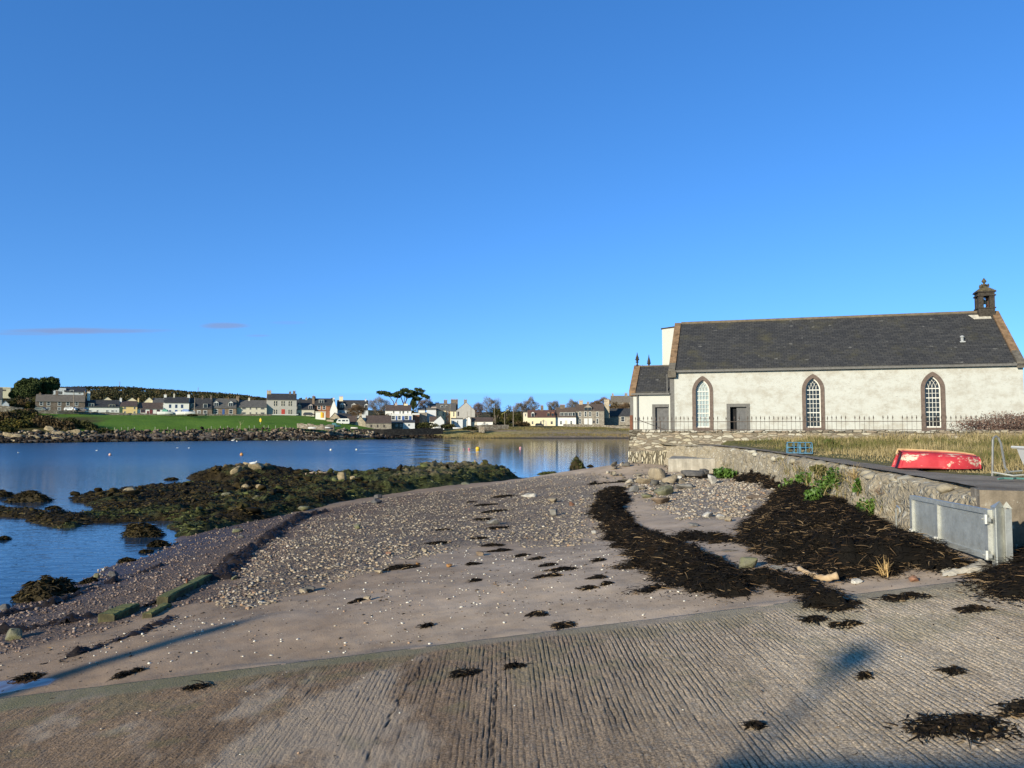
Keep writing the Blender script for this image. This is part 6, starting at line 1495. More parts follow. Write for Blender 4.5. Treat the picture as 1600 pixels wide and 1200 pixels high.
def house(name, label, x0, x1, yb, ye, yr, wall, roof, Y=None, depth=7., wins=(), doors=(), chims=(), dorms=(), gable=False, sur=PW, cat='house', group=None, gx=None, flat=False, lx=0, rz=0):
    Y = Yd((x0 + x1) / 2) if Y is None else Y
    s = Y / FOC; base = at_y((x0 + x1) / 2, yb, Y); rz = -math.atan2(base.x, base.y) * FACE; sx = s * math.cos(rz); root = empty(name, base, rz, label, cat, group)
    hw = (x1 - x0) * sx / 2; he = (yb - ye) * s; dp = depth; cx = (x0 + x1) / 2
    yrd = Y if gable else Y + dp / 2; hr = at_y(cx, yr, yrd).z - base.z
    P = lambda px, py: ((px - cx) * sx, (yb - py) * s)
    mb = MB()
    if flat:
        mb.box(-hw, hw, 0, dp, -2.5, he); mb.build('wall', wall, root); rf = MB().box(-hw - .15, hw + .15, -.15, dp + .15, he, hr).build('roof', roof, root)
    elif gable:
        gxx = 0 if gx is None else (gx - cx) * sx
        mb.prism([(-hw, -2.5), (hw, -2.5), (hw, he), (gxx, hr), (-hw, he)], 0, dp); mb.build('wall', wall, root)
        rb = MB(); t = .14
        for e in (-1, 1):
            ex = hw * e; sl = (hr - he) / abs(ex - gxx); o_ = .22
            p = [(gxx, hr), (ex + e * o_, he - o_ * sl), (ex + e * o_, he - o_ * sl + t), (gxx, hr + t * 1.3)]
            rb.prism([(a, b + .02) for a, b in p], -.12, dp + .12)
        rf = rb.build('roof', roof, root)
    else:
        mb.prismx([(0, -2.5), (dp, -2.5), (dp, he), (dp / 2, hr), (0, he)], -hw, hw); mb.build('wall', wall, root)
        sl = (hr - he) / (dp / 2); t = .14; o_ = .25; rb = MB()
        rb.prismx([(-o_, he - o_ * sl + .02), (dp / 2, hr + .02), (dp + o_, he - o_ * sl + .02), (dp + o_, he - o_ * sl + t), (dp / 2, hr + t), (-o_, he - o_ * sl + t)], -hw + .02, hw - .02)
        rf = rb.build('roof', roof, root)
        MB().box(-hw, hw, -o_ - .08, -o_ + .03, he - o_ * sl - .06, he - o_ * sl + .06).build('gutter', M_trim, rf)
    def window(px, yt, ybm, w, par=root, y0=0., sm_=sur, bars=True):
        (ax, az), (bx_, bz_) = P(px - w / 2, ybm), P(px + w / 2, yt); b = min(.16, (bx_ - ax) * .16)
        m = MB(); m.box(ax, bx_, y0 - .05, y0 + .04, az, az + b); m.box(ax, bx_, y0 - .05, y0 + .04, bz_ - b, bz_); m.box(ax, ax + b, y0 - .05, y0 + .04, az + b, bz_ - b); m.box(bx_ - b, bx_, y0 - .05, y0 + .04, az + b, bz_ - b)
        if bars: m.box(ax + b, bx_ - b, y0 - .04, y0 + .03, (az + bz_) / 2 - .04, (az + bz_) / 2 + .04)
        wo = m.build('window', sm_, par); MB().box(ax + b, bx_ - b, y0 - .02, y0 + .04, az + b, bz_ - b).build('pane', GL, wo)
    for w in wins: window(*w[:4], sm_=w[4] if len(w) > 4 else sur)
    for (px, yt, w, m_) in doors:
        (ax, az), (bx_, bz_) = P(px - w / 2, yb), P(px + w / 2, yt)
        d_ = MB().box(ax, bx_, -.06, .03, -.1, bz_).build('door', m_, root); MB().box(bx_ - .2, bx_ - .13, -.1, -.06, .95, 1.1).build('handle', M_iron, d_)
    for c in chims:
        px, yt, w = c[:3]; m_ = c[3] if len(c) > 3 else wall; yy = (dp / 2 if not gable else dp * .4); yc = Y + yy; zt_ = at_y(px, yt, yc).z - base.z; xc = (px - cx) * sx; ww = w * sx / 2
        zz = he * .5
        ch = MB().box(xc - ww, xc + ww, yy - .45, yy + .45, zz, zt_ - .55).box(xc - ww - .07, xc + ww + .07, yy - .52, yy + .52, zt_ - .55, zt_ - .4).build('chimney', m_, root)
        pm = MB(); k = max(1, int(ww * 2 / .5))
        for i in range(k): pm.lathe([(.14, 0), (.12, .35), (.15, .38), (.15, .45)], 7, (xc - ww + ww * 2 * (i + .5) / k, yy, zt_ - .4))
        pm.build('chimney_pots', POT, ch)
    for (px, yt, ybm, w, kind, m_) in dorms:
        sl = (hr - he) / (dp / 2); (ax, az), (bx_, bz_) = P(px - w / 2, ybm), P(px + w / 2, yt); yf = max(.02, (az - he) / sl - .05); k = (Y + yf) / Y
        yb_ = min(dp / 2, (bz_ - he) / sl + .1); m = MB(); zt2 = bz_ - (.35 * (bx_ - ax) if kind == 'g' else .1)
        m.box(ax, bx_, yf, yb_, az - .1, zt2); d_ = m.build('dormer', m_, root)
        if kind == 'g':
            mx = (ax + bx_) / 2; m = MB(); m.prism([(ax, zt2 + .001), (bx_, zt2 + .001), (mx, bz_)], yf + .01, yb_ + .4); m.build('dormer_gable', m_, d_)
            m = MB()
            for e, q in ((-1, ax), (1, bx_)): m.prism([(mx, bz_ + .01), (q + e * .12, zt2 - .06), (q + e * .12, zt2 + .05), (mx, bz_ + .12)], yf - .1, yb_ + .6)
            m.build('dormer_roof', roof, d_)
        else: MB().box(ax - .12, bx_ + .12, yf - .12, yb_ + .3, zt2, zt2 + .12).build('dormer_roof', RG, d_)
        b = .14; nwin = 2 if (bx_ - ax) > 1.7 else 1; wv = (bx_ - ax - b) / nwin
        for i in range(nwin): MB().box(ax + b + i * wv, ax + b + i * wv + wv - b, yf - .03, yf + .02, az + .12, zt2 - .15).build('pane', GL, d_)
    return root
# --- left row
house('stone_house', 'dark stone double house with white framed windows left of the long white cottages', 56, 132, 641.5, 627, 617.2, HD, RT, wins=[(65, 627.5, 634, 5.6), (76, 627.5, 634, 5.6), (92.5, 627.5, 634, 5.4), (105.5, 627.5, 634, 5.4), (119, 627.5, 634, 5.4), (76, 636.2, 641, 5.6), (92.5, 636.2, 641, 5.4), (106, 636.2, 641, 5.4), (119, 636.2, 641, 5.4)], chims=[(62, 614, 4, HD), (87.5, 609.5, 4.4, HD), (131, 611, 4, HD)])
house('white_cottage', 'long low white cottages with dark roof and box dormers right of the dark stone house', 129, 186, 645, 635.6, 625.5, HW_, RS_, wins=[(141, 640.6, 643.6, 5), (152, 640.6, 643.4, 3), (167, 640.5, 643.6, 4), (175.5, 640.5, 643.6, 5), (181, 640.6, 643.4, 2.4)], chims=[(137.5, 611, 4.4, HW_), (187.6, 620, 3.4, HW_)], dorms=[(142.5, 630, 636, 8.6, 'b', HW_), (174.5, 631.5, 636.5, 10, 'b', HGC)])
house('yellow_house', 'yellow two-storey house with four windows', 187, 214, 646.5, 634.5, 627, HY, RB, wins=[(195, 635.5, 639.5, 3, HGC), (209.7, 635.5, 639.5, 3, HGC), (195, 642.5, 646, 3, HGC), (209.7, 642.5, 646, 3, HGC)], chims=[(215, 621, 2.2, HY)])
house('brown_roofed_cottage', 'low white cottage with brown tiled roof and maroon door beside the yellow house', 214.5, 254, 646.5, 638.4, 629.5, HW_, RB, wins=[(223.5, 640, 645, 7, PM), (247, 640, 645, 5, PM)], doors=[(236, 640, 5, PM), (231, 642, 3, PM)])
for px0, px1, yb, ye, yr, lb in ((158, 177, 633, 626.8, 620.2, 'leftmost cream gable showing behind the white cottages'), (197, 214.5, 634, 627, 621.2, 'cream gable showing behind the yellow house'), (223, 242, 637, 629.5, 620.6, 'larger cream gable showing behind the brown-roofed cottage')):
    house('cream_gable_house', lb, px0, px1, yb, ye, yr, HC, RS_, Y=Yd(px0) + 14, gable=True, depth=10, group='cream gables behind the left row')
house('rear_slate_house', 'slate roof showing between the brown-roofed cottage and the tall white house', 238, 256, 640, 631, 622.5, HW_, RG, Y=Yd(247) + 11)
house('white_house', 'tall white house with three blue-shaded upper windows and chimneys at both ends', 255.5, 295, 647, 629, 620.8, HW_, RS_, wins=[(265.5, 632, 637.5, 3.4, PB), (275, 632, 637.5, 3.4, PB), (284, 632, 637.5, 3.4, PB), (265.5, 641, 646, 3.4, PB), (284, 641, 646, 3.4, PB)], doors=[(275, 640.5, 3.6, PB)], chims=[(257.3, 615.4, 4, HW_), (293.8, 615, 4, HW_), (271, 614, 2.4, HGC)])
house('dark_cottage', 'dark brown cottage with two white box dormers right of the tall white house', 295.5, 331, 647.5, 637.8, 622.4, HD, RS_, wins=[(300.8, 641, 646.8, 5.6), (320.5, 641, 646.8, 6)], doors=[(310.5, 641, 5.4, PW), (310.5, 642, 3.4, PK)], dorms=[(301, 630.5, 637.5, 6, 'b', PW), (320.5, 630.5, 637.5, 6.6, 'b', PW)], chims=[(315.5, 618.5, 3, HD), (329, 618, 3, HD)])
house('brown_bay_cottage', 'brown stone cottage with two pointed white dormers and white bay windows', 331.5, 369, 647.8, 637, 623, HB, RG, wins=[(337.5, 639.5, 646.8, 6.4), (360.5, 639.5, 646.8, 6.4)], doors=[(349, 639.5, 3.6, PB)], dorms=[(337.5, 626.5, 635, 7, 'g', PW), (360, 626.5, 635, 7, 'g', PW)], chims=[(370.5, 618.5, 4.4, HB), (356, 621, 2, HB)])
house('harled_house', 'long grey-cream house with two rows of small windows', 370, 416.5, 648, 635.8, 625.6, HGC, RG, wins=[(381, 636.2, 640, 6.4, HG), (391, 636.2, 640, 2.6, HG), (400.5, 636.2, 640, 2.6, HG), (410, 636.2, 640, 6.4, HG), (381, 644, 647.4, 6.4, HG), (391, 644, 647.4, 2.6, HG), (400.5, 644, 647.4, 2.6, HG), (410, 644, 647.4, 6.4, HG)], chims=[(388.5, 620.5, 3, HGC)])
house('tall_grey_house', 'tall grey house with paired windows, red arched door and big chimneys', 416.5, 463, 648, 624.2, 615.4, HG, RS_, wins=[(428.6 + d, 626.2, 634.8, 3, HGC) for d in (0, 3.4)] + [(440.3 + d, 626.2, 634.8, 3, HGC) for d in (0, 3.4)] + [(451.5 + d, 626.2, 634.8, 3, HGC) for d in (0, 3.4)] + [(428.6 + d, 639.5, 647.4, 3, HGC) for d in (0, 3.4)] + [(451.5 + d, 639.5, 647.4, 3, HGC) for d in (0, 3.4)], doors=[(442.3, 639.4, 5.4, PR)], chims=[(419.5, 609.5, 7, HT), (452.5, 610.5, 3, HD), (459, 609.8, 4, HD)])
house('twin_gable_cottage', 'low grey cottage with two pink-edged gable dormers', 464, 491, 649.5, 639.5, 630, HGC, RS_, wins=[(467.5, 645, 649, 3, PM), (476, 645.5, 649, 4, PM), (484.5, 645, 649, 3, PM)], dorms=[(467.5, 631.5, 639.3, 6, 'g', HPK), (485, 631, 639.3, 6.4, 'g', HPK)], chims=[(468, 626.5, 1.8, HT), (489, 617.5, 3.6, HB)])
house('rear_roofs', 'dark slate roof showing behind the twin gabled cottage', 462, 490, 645, 634, 624.2, HG, RS_, Y=Yd(476) + 13, chims=[(478, 620, 3, HT)])
house('brick_house', 'brown brick house with white windows and one big box dormer', 491, 518.5, 649, 633, 623, HBR, RS_, wins=[(498.4, 633.4, 640, 4.8), (506.2, 633.4, 640, 4.8), (498.4, 643.5, 648, 4.6)], doors=[(506, 643, 3.6, PW)], dorms=[(502, 624.2, 630, 8, 'b', PW)], chims=[(491, 618.5, 3, HB)])
house('white_dormer_house', 'white house with arched dormers and a bright gable facing the meadow', 526, 575, 650, 639.6, 625.6, HBL, RS_, Y=350, wins=[(532, 642.4, 646.4, 5), (543, 642.4, 646.4, 4.4)], dorms=[(535, 629, 637, 8.4, 'g', PW), (552.6, 629.6, 637, 7.2, 'g', PW), (572, 630.5, 637.5, 5.6, 'g', PW)], chims=[(532.5, 618.5, 6, HC), (571, 622.6, 2.4, PW)])
house('white_gable', 'bright white gable end standing before the arched dormers', 515.5, 527, 648, 640, 624.2, HW_, RS_, Y=346, gable=True, depth=4, gx=521, chims=[(521, 620.5, 2.8, HW_)])
house('garden_shed', 'small grey-white shed at the meadow top', 493, 508.5, 652, 644.4, 643, HW_, HGC, Y=325, flat=True, depth=4)
house('stone_shed', 'stone shed with a tan gable left of the caravan', 516, 531, 653.5, 653, 645, HT, RB, Y=336, gable=True, depth=13, gx=523)
house('dark_roofed_shed', 'low dark-roofed shed behind the caravan', 528, 556, 660, 655, 646, HT, RS_, Y=342, chims=[])
house('small_shed_front', 'small tan outhouse by the caravan', 510, 521, 661.5, 655.5, 654.5, HT, RB, Y=322, flat=True, depth=4)
# boathouse
house('boathouse', 'long stone boathouse with dark slate roof at the shore wall', 571, 611.5, 669.5, 660.8, 649.6, HGS, RB, Y=327, depth=9, wins=[(580, 663.5, 668, 2.6, HD), (590, 663.5, 668, 2.6, HD), (600, 663.5, 668, 2.6, HD)])
house('boathouse_wing', 'tan gable wing of the stone boathouse with a chimney', 555.5, 571, 669, 660, 650.4, HT, RB, Y=326, gable=True, depth=8, gx=562.5, chims=[(563, 645.6, 4, HT)])
house('boathouse_lean_to', 'lean-to with brown roof at the left end of the boathouse', 542.5, 556, 667.5, 659.4, 650.2, HT, RB, Y=327.5, depth=6)
# white and blue house
house('blue_window_house', 'white house with dark brown roof behind the blue windowed extension', 602, 642.5, 657, 641.3, 633, HW_, RB, Y=352, wins=[(615, 641.8, 646, 2.4, HG), (625, 641.8, 646.5, 2.4), (630, 641.8, 646.5, 3, HG), (637, 642, 646, 2.4)], chims=[(618.5, 628.6, 4, HPK), (634, 629.6, 6, HC)])
house('blue_extension', 'flat roofed white extension with a row of blue panels and windows', 608, 644.5, 660, 648.6, 647.4, HW_, PW, Y=346, flat=True, depth=5, wins=[(614.5, 649.5, 656, 6), (624, 649.5, 656, 5), (635, 649.5, 656, 6)], doors=[(609.8, 650, 2.6, PB), (619.6, 650, 2.6, PB), (630, 650, 4, PB), (641, 650, 4, PB)])
house('porch_house', 'low bluish-white porch building at the shore wall', 629.5, 648, 669.5, 660, 656.6, HBL, RS_, Y=336, depth=6, wins=[(639, 662, 666, 4, HBL)], doors=[(632.5, 662, 3, PW)])
house('veranda', 'dark veranda between the boathouse and the white porch', 610, 630, 668.5, 660.5, 657, HD, RG, Y=338, depth=5, wins=[(620, 662.5, 667, 3), (626.5, 662.5, 667, 3)])
house('brown_garage', 'brown boarded garage with a white roof edge', 644.5, 655, 658, 648.3, 645.8, HBR, PW, Y=352, flat=True, depth=6)
house('rough_gable', 'ruined grey stone gable right of the brown garage', 655, 667, 660, 646, 645, HGS, HGS, Y=356, flat=True, depth=6)
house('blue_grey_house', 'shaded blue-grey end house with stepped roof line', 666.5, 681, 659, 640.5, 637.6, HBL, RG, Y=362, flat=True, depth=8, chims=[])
house('rear_white_house', 'white gabled house higher up behind the blue-grey end house', 668, 690, 646, 634.6, 631, HPK, RG, Y=390, depth=6, chims=[(674, 627.5, 4, HT), (683, 628, 6, HPK)])
house('distant_white_cottage', 'small white cottage behind the pines', 652, 664, 648, 640.4, 638, HW_, RG, Y=385, depth=5, chims=[(653, 638, 2, HW_), (657, 636, 2, HW_)])
house('cream_house', 'cream house with white dormers beside the big grey gable', 681.5, 697, 660, 640.5, 630.6, HC, RG, Y=370, wins=[(684, 642, 650, 2.6, HGC), (692.5, 642, 650, 2.6, HGC)], dorms=[(690.5, 632.5, 637, 4, 'b', PW), (697, 632.5, 637, 4, 'b', PW)], chims=[(696, 624, 5.6, HD), (710, 623, 11, HD)])
house('brown_link_house', 'narrow brown house between the two cream fronts', 696.5, 704, 661, 641.5, 631, HB, RG, Y=369, wins=[(699.5, 643, 649, 1.8), (699.5, 653, 658, 1.8)])
house('cream_house', 'second cream front joined to the grey gable', 703.5, 712.5, 661, 642, 630, HC, RG, Y=367, depth=10, wins=[(709, 643, 651, 2, HGC)])
house('grey_gable_house', 'big plain grey gable end with a chimney on its peak', 713, 742, 656, 641.5, 628.4, HG, RG, Y=366, gable=True, depth=12, gx=728, wins=[(716, 643, 650, 2.6, HD)], chims=[(727, 623.4, 5, HGS)])
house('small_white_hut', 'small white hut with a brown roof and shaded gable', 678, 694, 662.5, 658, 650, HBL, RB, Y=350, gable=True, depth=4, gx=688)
house('hut_wing', 'white wing of the small hut with brown roof', 671, 682, 662.5, 658, 651, HW_, RB, Y=352, depth=4)
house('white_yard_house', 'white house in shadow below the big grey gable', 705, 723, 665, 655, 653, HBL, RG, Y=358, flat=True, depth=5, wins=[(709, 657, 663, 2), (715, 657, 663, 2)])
house('long_white_shed', 'long low white shed with a brown roof behind the stone bridge wall', 735.5, 770, 666, 658.4, 652.4, HW_, RB, Y=362, depth=6, doors=[(741, 659.5, 8, HGC)])
house('brown_porch', 'brown roofed porch with white barge boards', 722, 736, 664, 657, 651, HW_, RB, Y=360, gable=True, depth=5, gx=733)
house('hidden_white_house', 'pale end of a house among the trees left of the cream cottages', 817.5, 825, 658, 644.5, 643, HGC, RS_, Y=392, flat=True, depth=6, wins=[(821, 646, 651, 2.2)])
# right terrace
house('cream_cottage', 'long low cream cottage with reddish roof and brown dormers', 824, 868, 666, 651.5, 641, HC, RR, Y=385, wins=[(832, 658, 663, 3, HGC), (845, 658, 663, 3, HGC), (862, 658, 663, 4, HGC)], doors=[(853, 657.5, 3.4, HGC)], dorms=[(857, 643.5, 650.5, 5, 'g', HB), (863.5, 643.5, 650.5, 5, 'g', HBR), (832.5, 643.5, 651.4, 5, 'g', PW)], chims=[(847, 632.5, 4.6, HD)])
house('white_terrace_cottage', 'white cottage with a long strip of upper windows beside the tall stone house', 868, 900, 666, 651, 637, HW_, RB, Y=386, wins=[(876.5, 657.5, 663.5, 3.4), (892.5, 657.5, 663.5, 3.4)], doors=[(884.5, 657, 3.6, HGC)], dorms=[(878, 644, 650, 6, 'b', PW), (884.5, 644, 650, 6, 'b', PW), (891, 644, 650, 6, 'b', PW), (896.5, 644, 650, 4.6, 'b', PW)], chims=[(879, 631.5, 8, HD)])
house('tall_stone_house', 'tall grey stone house with white garage doors and a central gable', 900, 944, 665, 641.6, 631.5, HGS, RB, Y=387, depth=8, wins=[(906.3, 643.5, 651, 3.6), (915, 642.8, 651, 3.6), (922, 642.8, 651, 3.6), (933.3, 643.5, 651, 3.6), (906.3, 654, 662.3, 3.6), (933.3, 654, 662.3, 3.6)], doors=[(915.5, 653.8, 5.6, PW), (922.6, 653.8, 5.6, PW)], dorms=[(918.7, 632.2, 642, 12, 'g', HGS)], chims=[(908, 624.6, 6, HT), (919, 627, 4, HGS), (948.5, 623, 8, HT)])
house('slate_extension', 'low slate-roofed extension right of the tall stone house', 944, 990, 664, 650, 638.6, HGS, RS_, Y=396, depth=8, wins=[(973, 651, 659, 6)])
house('hill_house', 'dark stone house with chimneys on the rise behind the terrace', 954, 992, 636, 628, 618.6, HGS, RT, Y=455, depth=9, chims=[(957.5, 614, 3, HGS), (978.5, 613.5, 4.6, HGS)])
# upper left
house('hill_bungalow', 'blue-shaded modern house with dark roof behind the dark stone house', 100, 133, 618, 612, 605.6, HBL, RS_, Y=350, depth=8, wins=[(112, 609.5, 614, 6), (124, 613, 616, 4)], chims=[(90, 603.4, 2.6, PW)])
house('hill_bungalow_wing', 'pale wing of the modern house behind the dark stone house', 82, 102, 618, 609.4, 606.6, HBL, HBL, Y=348, depth=5, flat=True, wins=[(94, 611, 616, 8, HBL)])
house('flat_roofed_house', 'flat roofed pale house at the far left behind the trees', -2, 16, 614, 606.5, 605.4, HC, HC, Y=370, flat=True, depth=6, wins=[(6, 608.5, 611, 6, HB)])
house('left_white_gable', 'white gable at the far left edge', 3, 13.5, 634.5, 631, 626.6, HBL, RG, Y=292, gable=True, depth=6, gx=8)
house('left_edge_house', 'dark roofed house cut off at the left edge', -14, 2.5, 632, 622, 606, HG, RG, Y=305, depth=6)

# ------------------------------------------------------------------ walls on the far side
M_fw = stonewall('field_wall_stone', [(.2, .175, .14), (.3, .27, .22), (.38, .345, .28), (.25, .2, .16)], (.09, .075, .06), 1.6, 3., .6)
def lowwall(name, label, pts, h, mat, thick=.5, jag=.15, cat='wall', sinkz=1.):
    """pts (px, py_base, Y)"""
    P = []
    for (a, b) in zip(pts[:-1], pts[1:]):
        A, B = at_y(*a), at_y(*b); n = max(2, int((B - A).length / 1.2))
        for k in range(n): P.append(A.lerp(B, k / n))
    P.append(at_y(*pts[-1])); r = random.Random(len(label)); b0 = P[0].copy(); mb = MB()
    for p, q in zip(P[:-1], P[1:]):
        h0 = h + r.uniform(-jag, jag)
        mb.hexa([(p.x - b0.x, p.y - b0.y, p.z - b0.z - sinkz), (q.x - b0.x, q.y - b0.y, q.z - b0.z - sinkz), (q.x - b0.x, q.y - b0.y + thick, q.z - b0.z - sinkz), (p.x - b0.x, p.y - b0.y + thick, p.z - b0.z - sinkz),
                 (p.x - b0.x, p.y - b0.y, p.z - b0.z + h0), (q.x - b0.x, q.y - b0.y, q.z - b0.z + h0), (q.x - b0.x, q.y - b0.y + thick, q.z - b0.z + h0), (p.x - b0.x, p.y - b0.y + thick, p.z - b0.z + h0)])
    return tag(mb.build(name, mat, loc=b0), label, cat)
lowwall('field_wall', 'long field wall along the top of the green meadow', [(18, 641.5, 283), (38, 644, 285), (90, 645, 290), (140, 646.5, 297), (200, 648.6, 303), (280, 649.4, 311), (370, 650, 321), (424, 650, 326)], .75, M_fw)
lowwall('garden_wall', 'higher pale garden wall at the far left', [(-30, 638, 280), (17, 640, 283), (36, 643.2, 285)], 1.2, M_fw)
lowwall('white_rail_wall', 'thin white rail in front of the tall grey house', [(424, 648.4, 327), (466, 648.4, 331)], .32, PW, .1, 0, 'railing', .0)
lowwall('shore_wall', 'dark wet sea wall below the boathouse and white porch', [(548, 676, 309), (570, 676.5, 311), (600, 676.5, 314), (650, 675.5, 322), (692, 674.5, 330)], 1.55, stonewall('dark_sea_wall', [(.05, .045, .04), (.08, .07, .06), (.035, .03, .028)], (.03, .026, .022), 1.5, 3, .5), .8, .06)
lowwall('ruined_wall', 'broken rubble wall at the right end of the meadow', [(464, 664, 290), (480, 666, 288), (505, 667.5, 287), (522, 668, 288)], .9, M_fw, .8, .35)
lowwall('bridge_wall', 'pale stone parapet of the small bridge over the burn', [(741, 669, 350), (760, 668.5, 352), (778, 668, 354)], 1.3, M_fw, .6, .1)
lowwall('bridge_abutment', 'stone abutment of the small bridge over the burn', [(748, 672, 345), (757, 672.5, 344)], 1.6, M_fw, 1.5, .1)
lowwall('yard_wall', 'low pale wall right of the bridge', [(778, 667.5, 354), (795, 667, 356)], 1.0, M_fw, .6, .08)
lowwall('roadside_wall', 'pale roadside wall in front of the tall stone house, running behind the church', [(880, 667.2, 371), (925, 668, 370), (960, 669.6, 366), (1010, 671, 362), (1060, 671, 362)], 1.4, M_fw, .6, .1)

# ------------------------------------------------------------------ trees
def leafmat(nm, stops): return toned(nm, stops, .8, .15)
PINE = [(0, (.02, .032, .013)), (.4, (.055, .078, .028)), (.75, (.095, .12, .042)), (1, (.15, .165, .065))]
def limb(mb, p, d, L, r, lvl, rr, spread, segs=3, twigs=None, gravity=.05):
    pts = [p]; rad = [r]
    for k in range(segs):
        d = (d + Vector((rr.gauss(0, .14), rr.gauss(0, .14), rr.gauss(0, .08) + gravity))).normalized()
        p = p + d * (L / segs); pts.append(p); rad.append(r * (1 - .55 * (k + 1) / segs))
    mb.tube(pts, rad, 5 if lvl < 2 else 3)
    if lvl <= 0 or L < .35: return
    for k in range(rr.choice([3, 3, 4]) if lvl > 1 else 4):
        t = rr.uniform(.4, 1); i = min(segs - 1, int(t * segs)); q = pts[i].lerp(pts[i + 1], t * segs - i)
        ax = Vector((rr.gauss(0, 1), rr.gauss(0, 1), rr.gauss(0, .5))).normalized()
        limb(mb, q, (d + ax * spread).normalized(), L * rr.uniform(.55, .78), rad[i] * .55, lvl - 1, rr, spread, segs, twigs, gravity)
def baretree(name, label, px, yb, yt, Y, seed, wpx=None, tone=(.16, .145, .14), levels=5, n=3, group='bare trees', spread=.75):
    rr = random.Random(seed); base = at_y(px, yb, Y); H = at_y(px, yt, Y).z - base.z; root = empty(name, base, 0, label, 'tree', group)
    bark = plain('bark%d' % seed, sc(tone, .8), .95, var=.3); tw = plain('twig%d' % seed, tone, .95, .1, var=.2)
    mb = MB(); pts = [Vector((0, 0, -.6)), Vector((rr.gauss(0, .1), 0, H * .14)), Vector((rr.gauss(0, .2), rr.gauss(0, .2), H * .3))]; mb.tube(pts, [H * .035, H * .03, H * .022], 7); mb.build('trunk', bark, root)
    cr = MB(); wx = (wpx or (yb - yt)) / (yb - yt)
    for k in range(n + 3):
        a = k * 2.4 + rr.random(); z = H * (.14 + .17 * rr.random()); d = Vector((math.cos(a) * .75 * wx, math.sin(a) * .6, 1.0)).normalized()
        limb(cr, Vector((0, 0, z)), d, H * rr.uniform(.3, .4), H * .017, levels - 1, rr, spread)
    cro = cr.build('crown', tw, root)
    nt_ = 900 * levels; r_ = np.random.default_rng(seed); wv = (wpx or (yb - yt)) * Y / FOC / 2; d3 = r_.normal(size=(nt_, 3)); d3 /= np.linalg.norm(d3, axis=1)[:, None]; q3 = r_.uniform(.25, 1, nt_) ** .45
    lob = .82 + .3 * np.sin(d3[:, 0] * 5 + seed) * np.sin(d3[:, 2] * 4 + seed * 2)
    PT = np.column_stack([d3[:, 0] * q3 * wv * lob * .88, d3[:, 1] * q3 * wv * .7, H * .60 + d3[:, 2] * q3 * H * .34 * lob])
    Vt, Ft, tt = ribbons(PT, r_.uniform(.6, 1.7, nt_), np.full(nt_, .065), seed, seg=2, curl=.8, dirs=np.arctan2(d3[:, 1], d3[:, 0]), rise=np.clip(np.arcsin(d3[:, 2]) + r_.normal(.3, .4, nt_), -.6, 1.5))
    fast('twigs', Vt, Ft, tw, root)
    # scale crown to height
    c = cro.data; zs = [v.co.z for v in c.vertices]; k = H / max(zs); xs = sorted(abs(v.co.x) for v in c.vertices); kx = ((wpx or (yb - yt)) * Y / FOC / 2) / xs[int(len(xs) * .99)]
    kx *= .9; k *= .96
    for v in c.vertices: v.co.z *= k; v.co.x *= kx; v.co.y *= kx
    return root
GRY = (.2, .165, .125); BRN = (.17, .115, .07)
baretree('bare_tree', 'big round bare tree right of the grey gable house', 768, 660, 617.5, 405, 51, 42, GRY, 5)
baretree('bare_tree', 'bare tree behind the stone boathouse, left of the pines', 592, 657, 619, 372, 52, 46, GRY, 5)
baretree('bare_tree', 'brown bare tree in front of the arched dormers', 558, 656, 632, 338, 53, 34, BRN, 5)
baretree('bare_tree', 'tall bare tree left of the cream cottage', 828, 660, 618.5, 408, 54, 32, GRY, 5)
baretree('bare_tree', 'small bare tree beside the tall one left of the cream cottage', 812, 660, 626, 405, 55, 26, GRY, 4)
baretree('bare_tree', 'round bare tree rising behind the cream cottage roof', 865, 655, 624.5, 425, 56, 26, GRY, 5)
baretree('bare_tree', 'round bare tree rising behind the white terrace cottage', 896, 655, 622.5, 428, 57, 24, GRY, 5)
baretree('bare_tree', 'spindly reddish tree right of the big grey gable', 747, 658, 628, 395, 58, 18, (.2, .15, .14), 4)
baretree('bare_tree', 'bare crown beside the house on the rise', 945, 640, 620.5, 460, 59, 32, BRN, 5)
baretree('bare_tree', 'low bare thicket tree left of the house on the rise', 930, 645, 626, 455, 60, 26, BRN, 4)
baretree('bare_tree', 'brown tree below the house on the rise', 978, 650, 628, 440, 61, 30, BRN, 5)
baretree('bare_tree', 'bare tree behind the pines on the right', 664, 650, 621, 398, 62, 30, BRN, 4)
PADH = 1.5
def pine(name, label, px, yb, Y, pads, trunks, seed, per=700, leaf=.42, pal=PINE):
    """pads (px,py,wpx,hpx)"""
    base = at_y(px, yb, Y); s = Y / FOC; root = empty(name, base, 0, label, 'tree', 'pine trees'); r = np.random.default_rng(seed); C_ = []; Rr = []
    for (x, y, w, h) in pads:
        h *= PADH
        v = at_y(x, y, Y) - base; k = max(9, int(w * h / 4))
        for i in range(k):
            a = r.uniform(0, 6.28); q = r.random() ** .5
            C_.append((v.x + math.cos(a) * q * w * s * .42, r.uniform(-1, 1) * w * s * .3, v.z + math.sin(a) * q * h * s * .38)); Rr.append((w * s * .15 + .35, w * s * .15 + .35, h * s * .2 + .3))
    C_ = np.array(C_); Rr = np.array(Rr); V, F, t = leafquads(C_, Rr, max(60, per // 9), leaf, seed, .6)
    fast('crown', V, F, leafmat('needles%d' % seed, pal), root, attrs=dict(tone=t))
    mb = MB()
    for tr in trunks:
        P = [Vector(at_y(x, y, Y) - base) for (x, y) in tr]; P[0].z -= .8; mb.tube(P, [max(.07, .36 * (1 - .75 * i / (len(P) - 1))) for i in range(len(P))], 6)
    mb.build('trunk', plain('pine_bark%d' % seed, (.11, .085, .065), .9, var=.3), root)
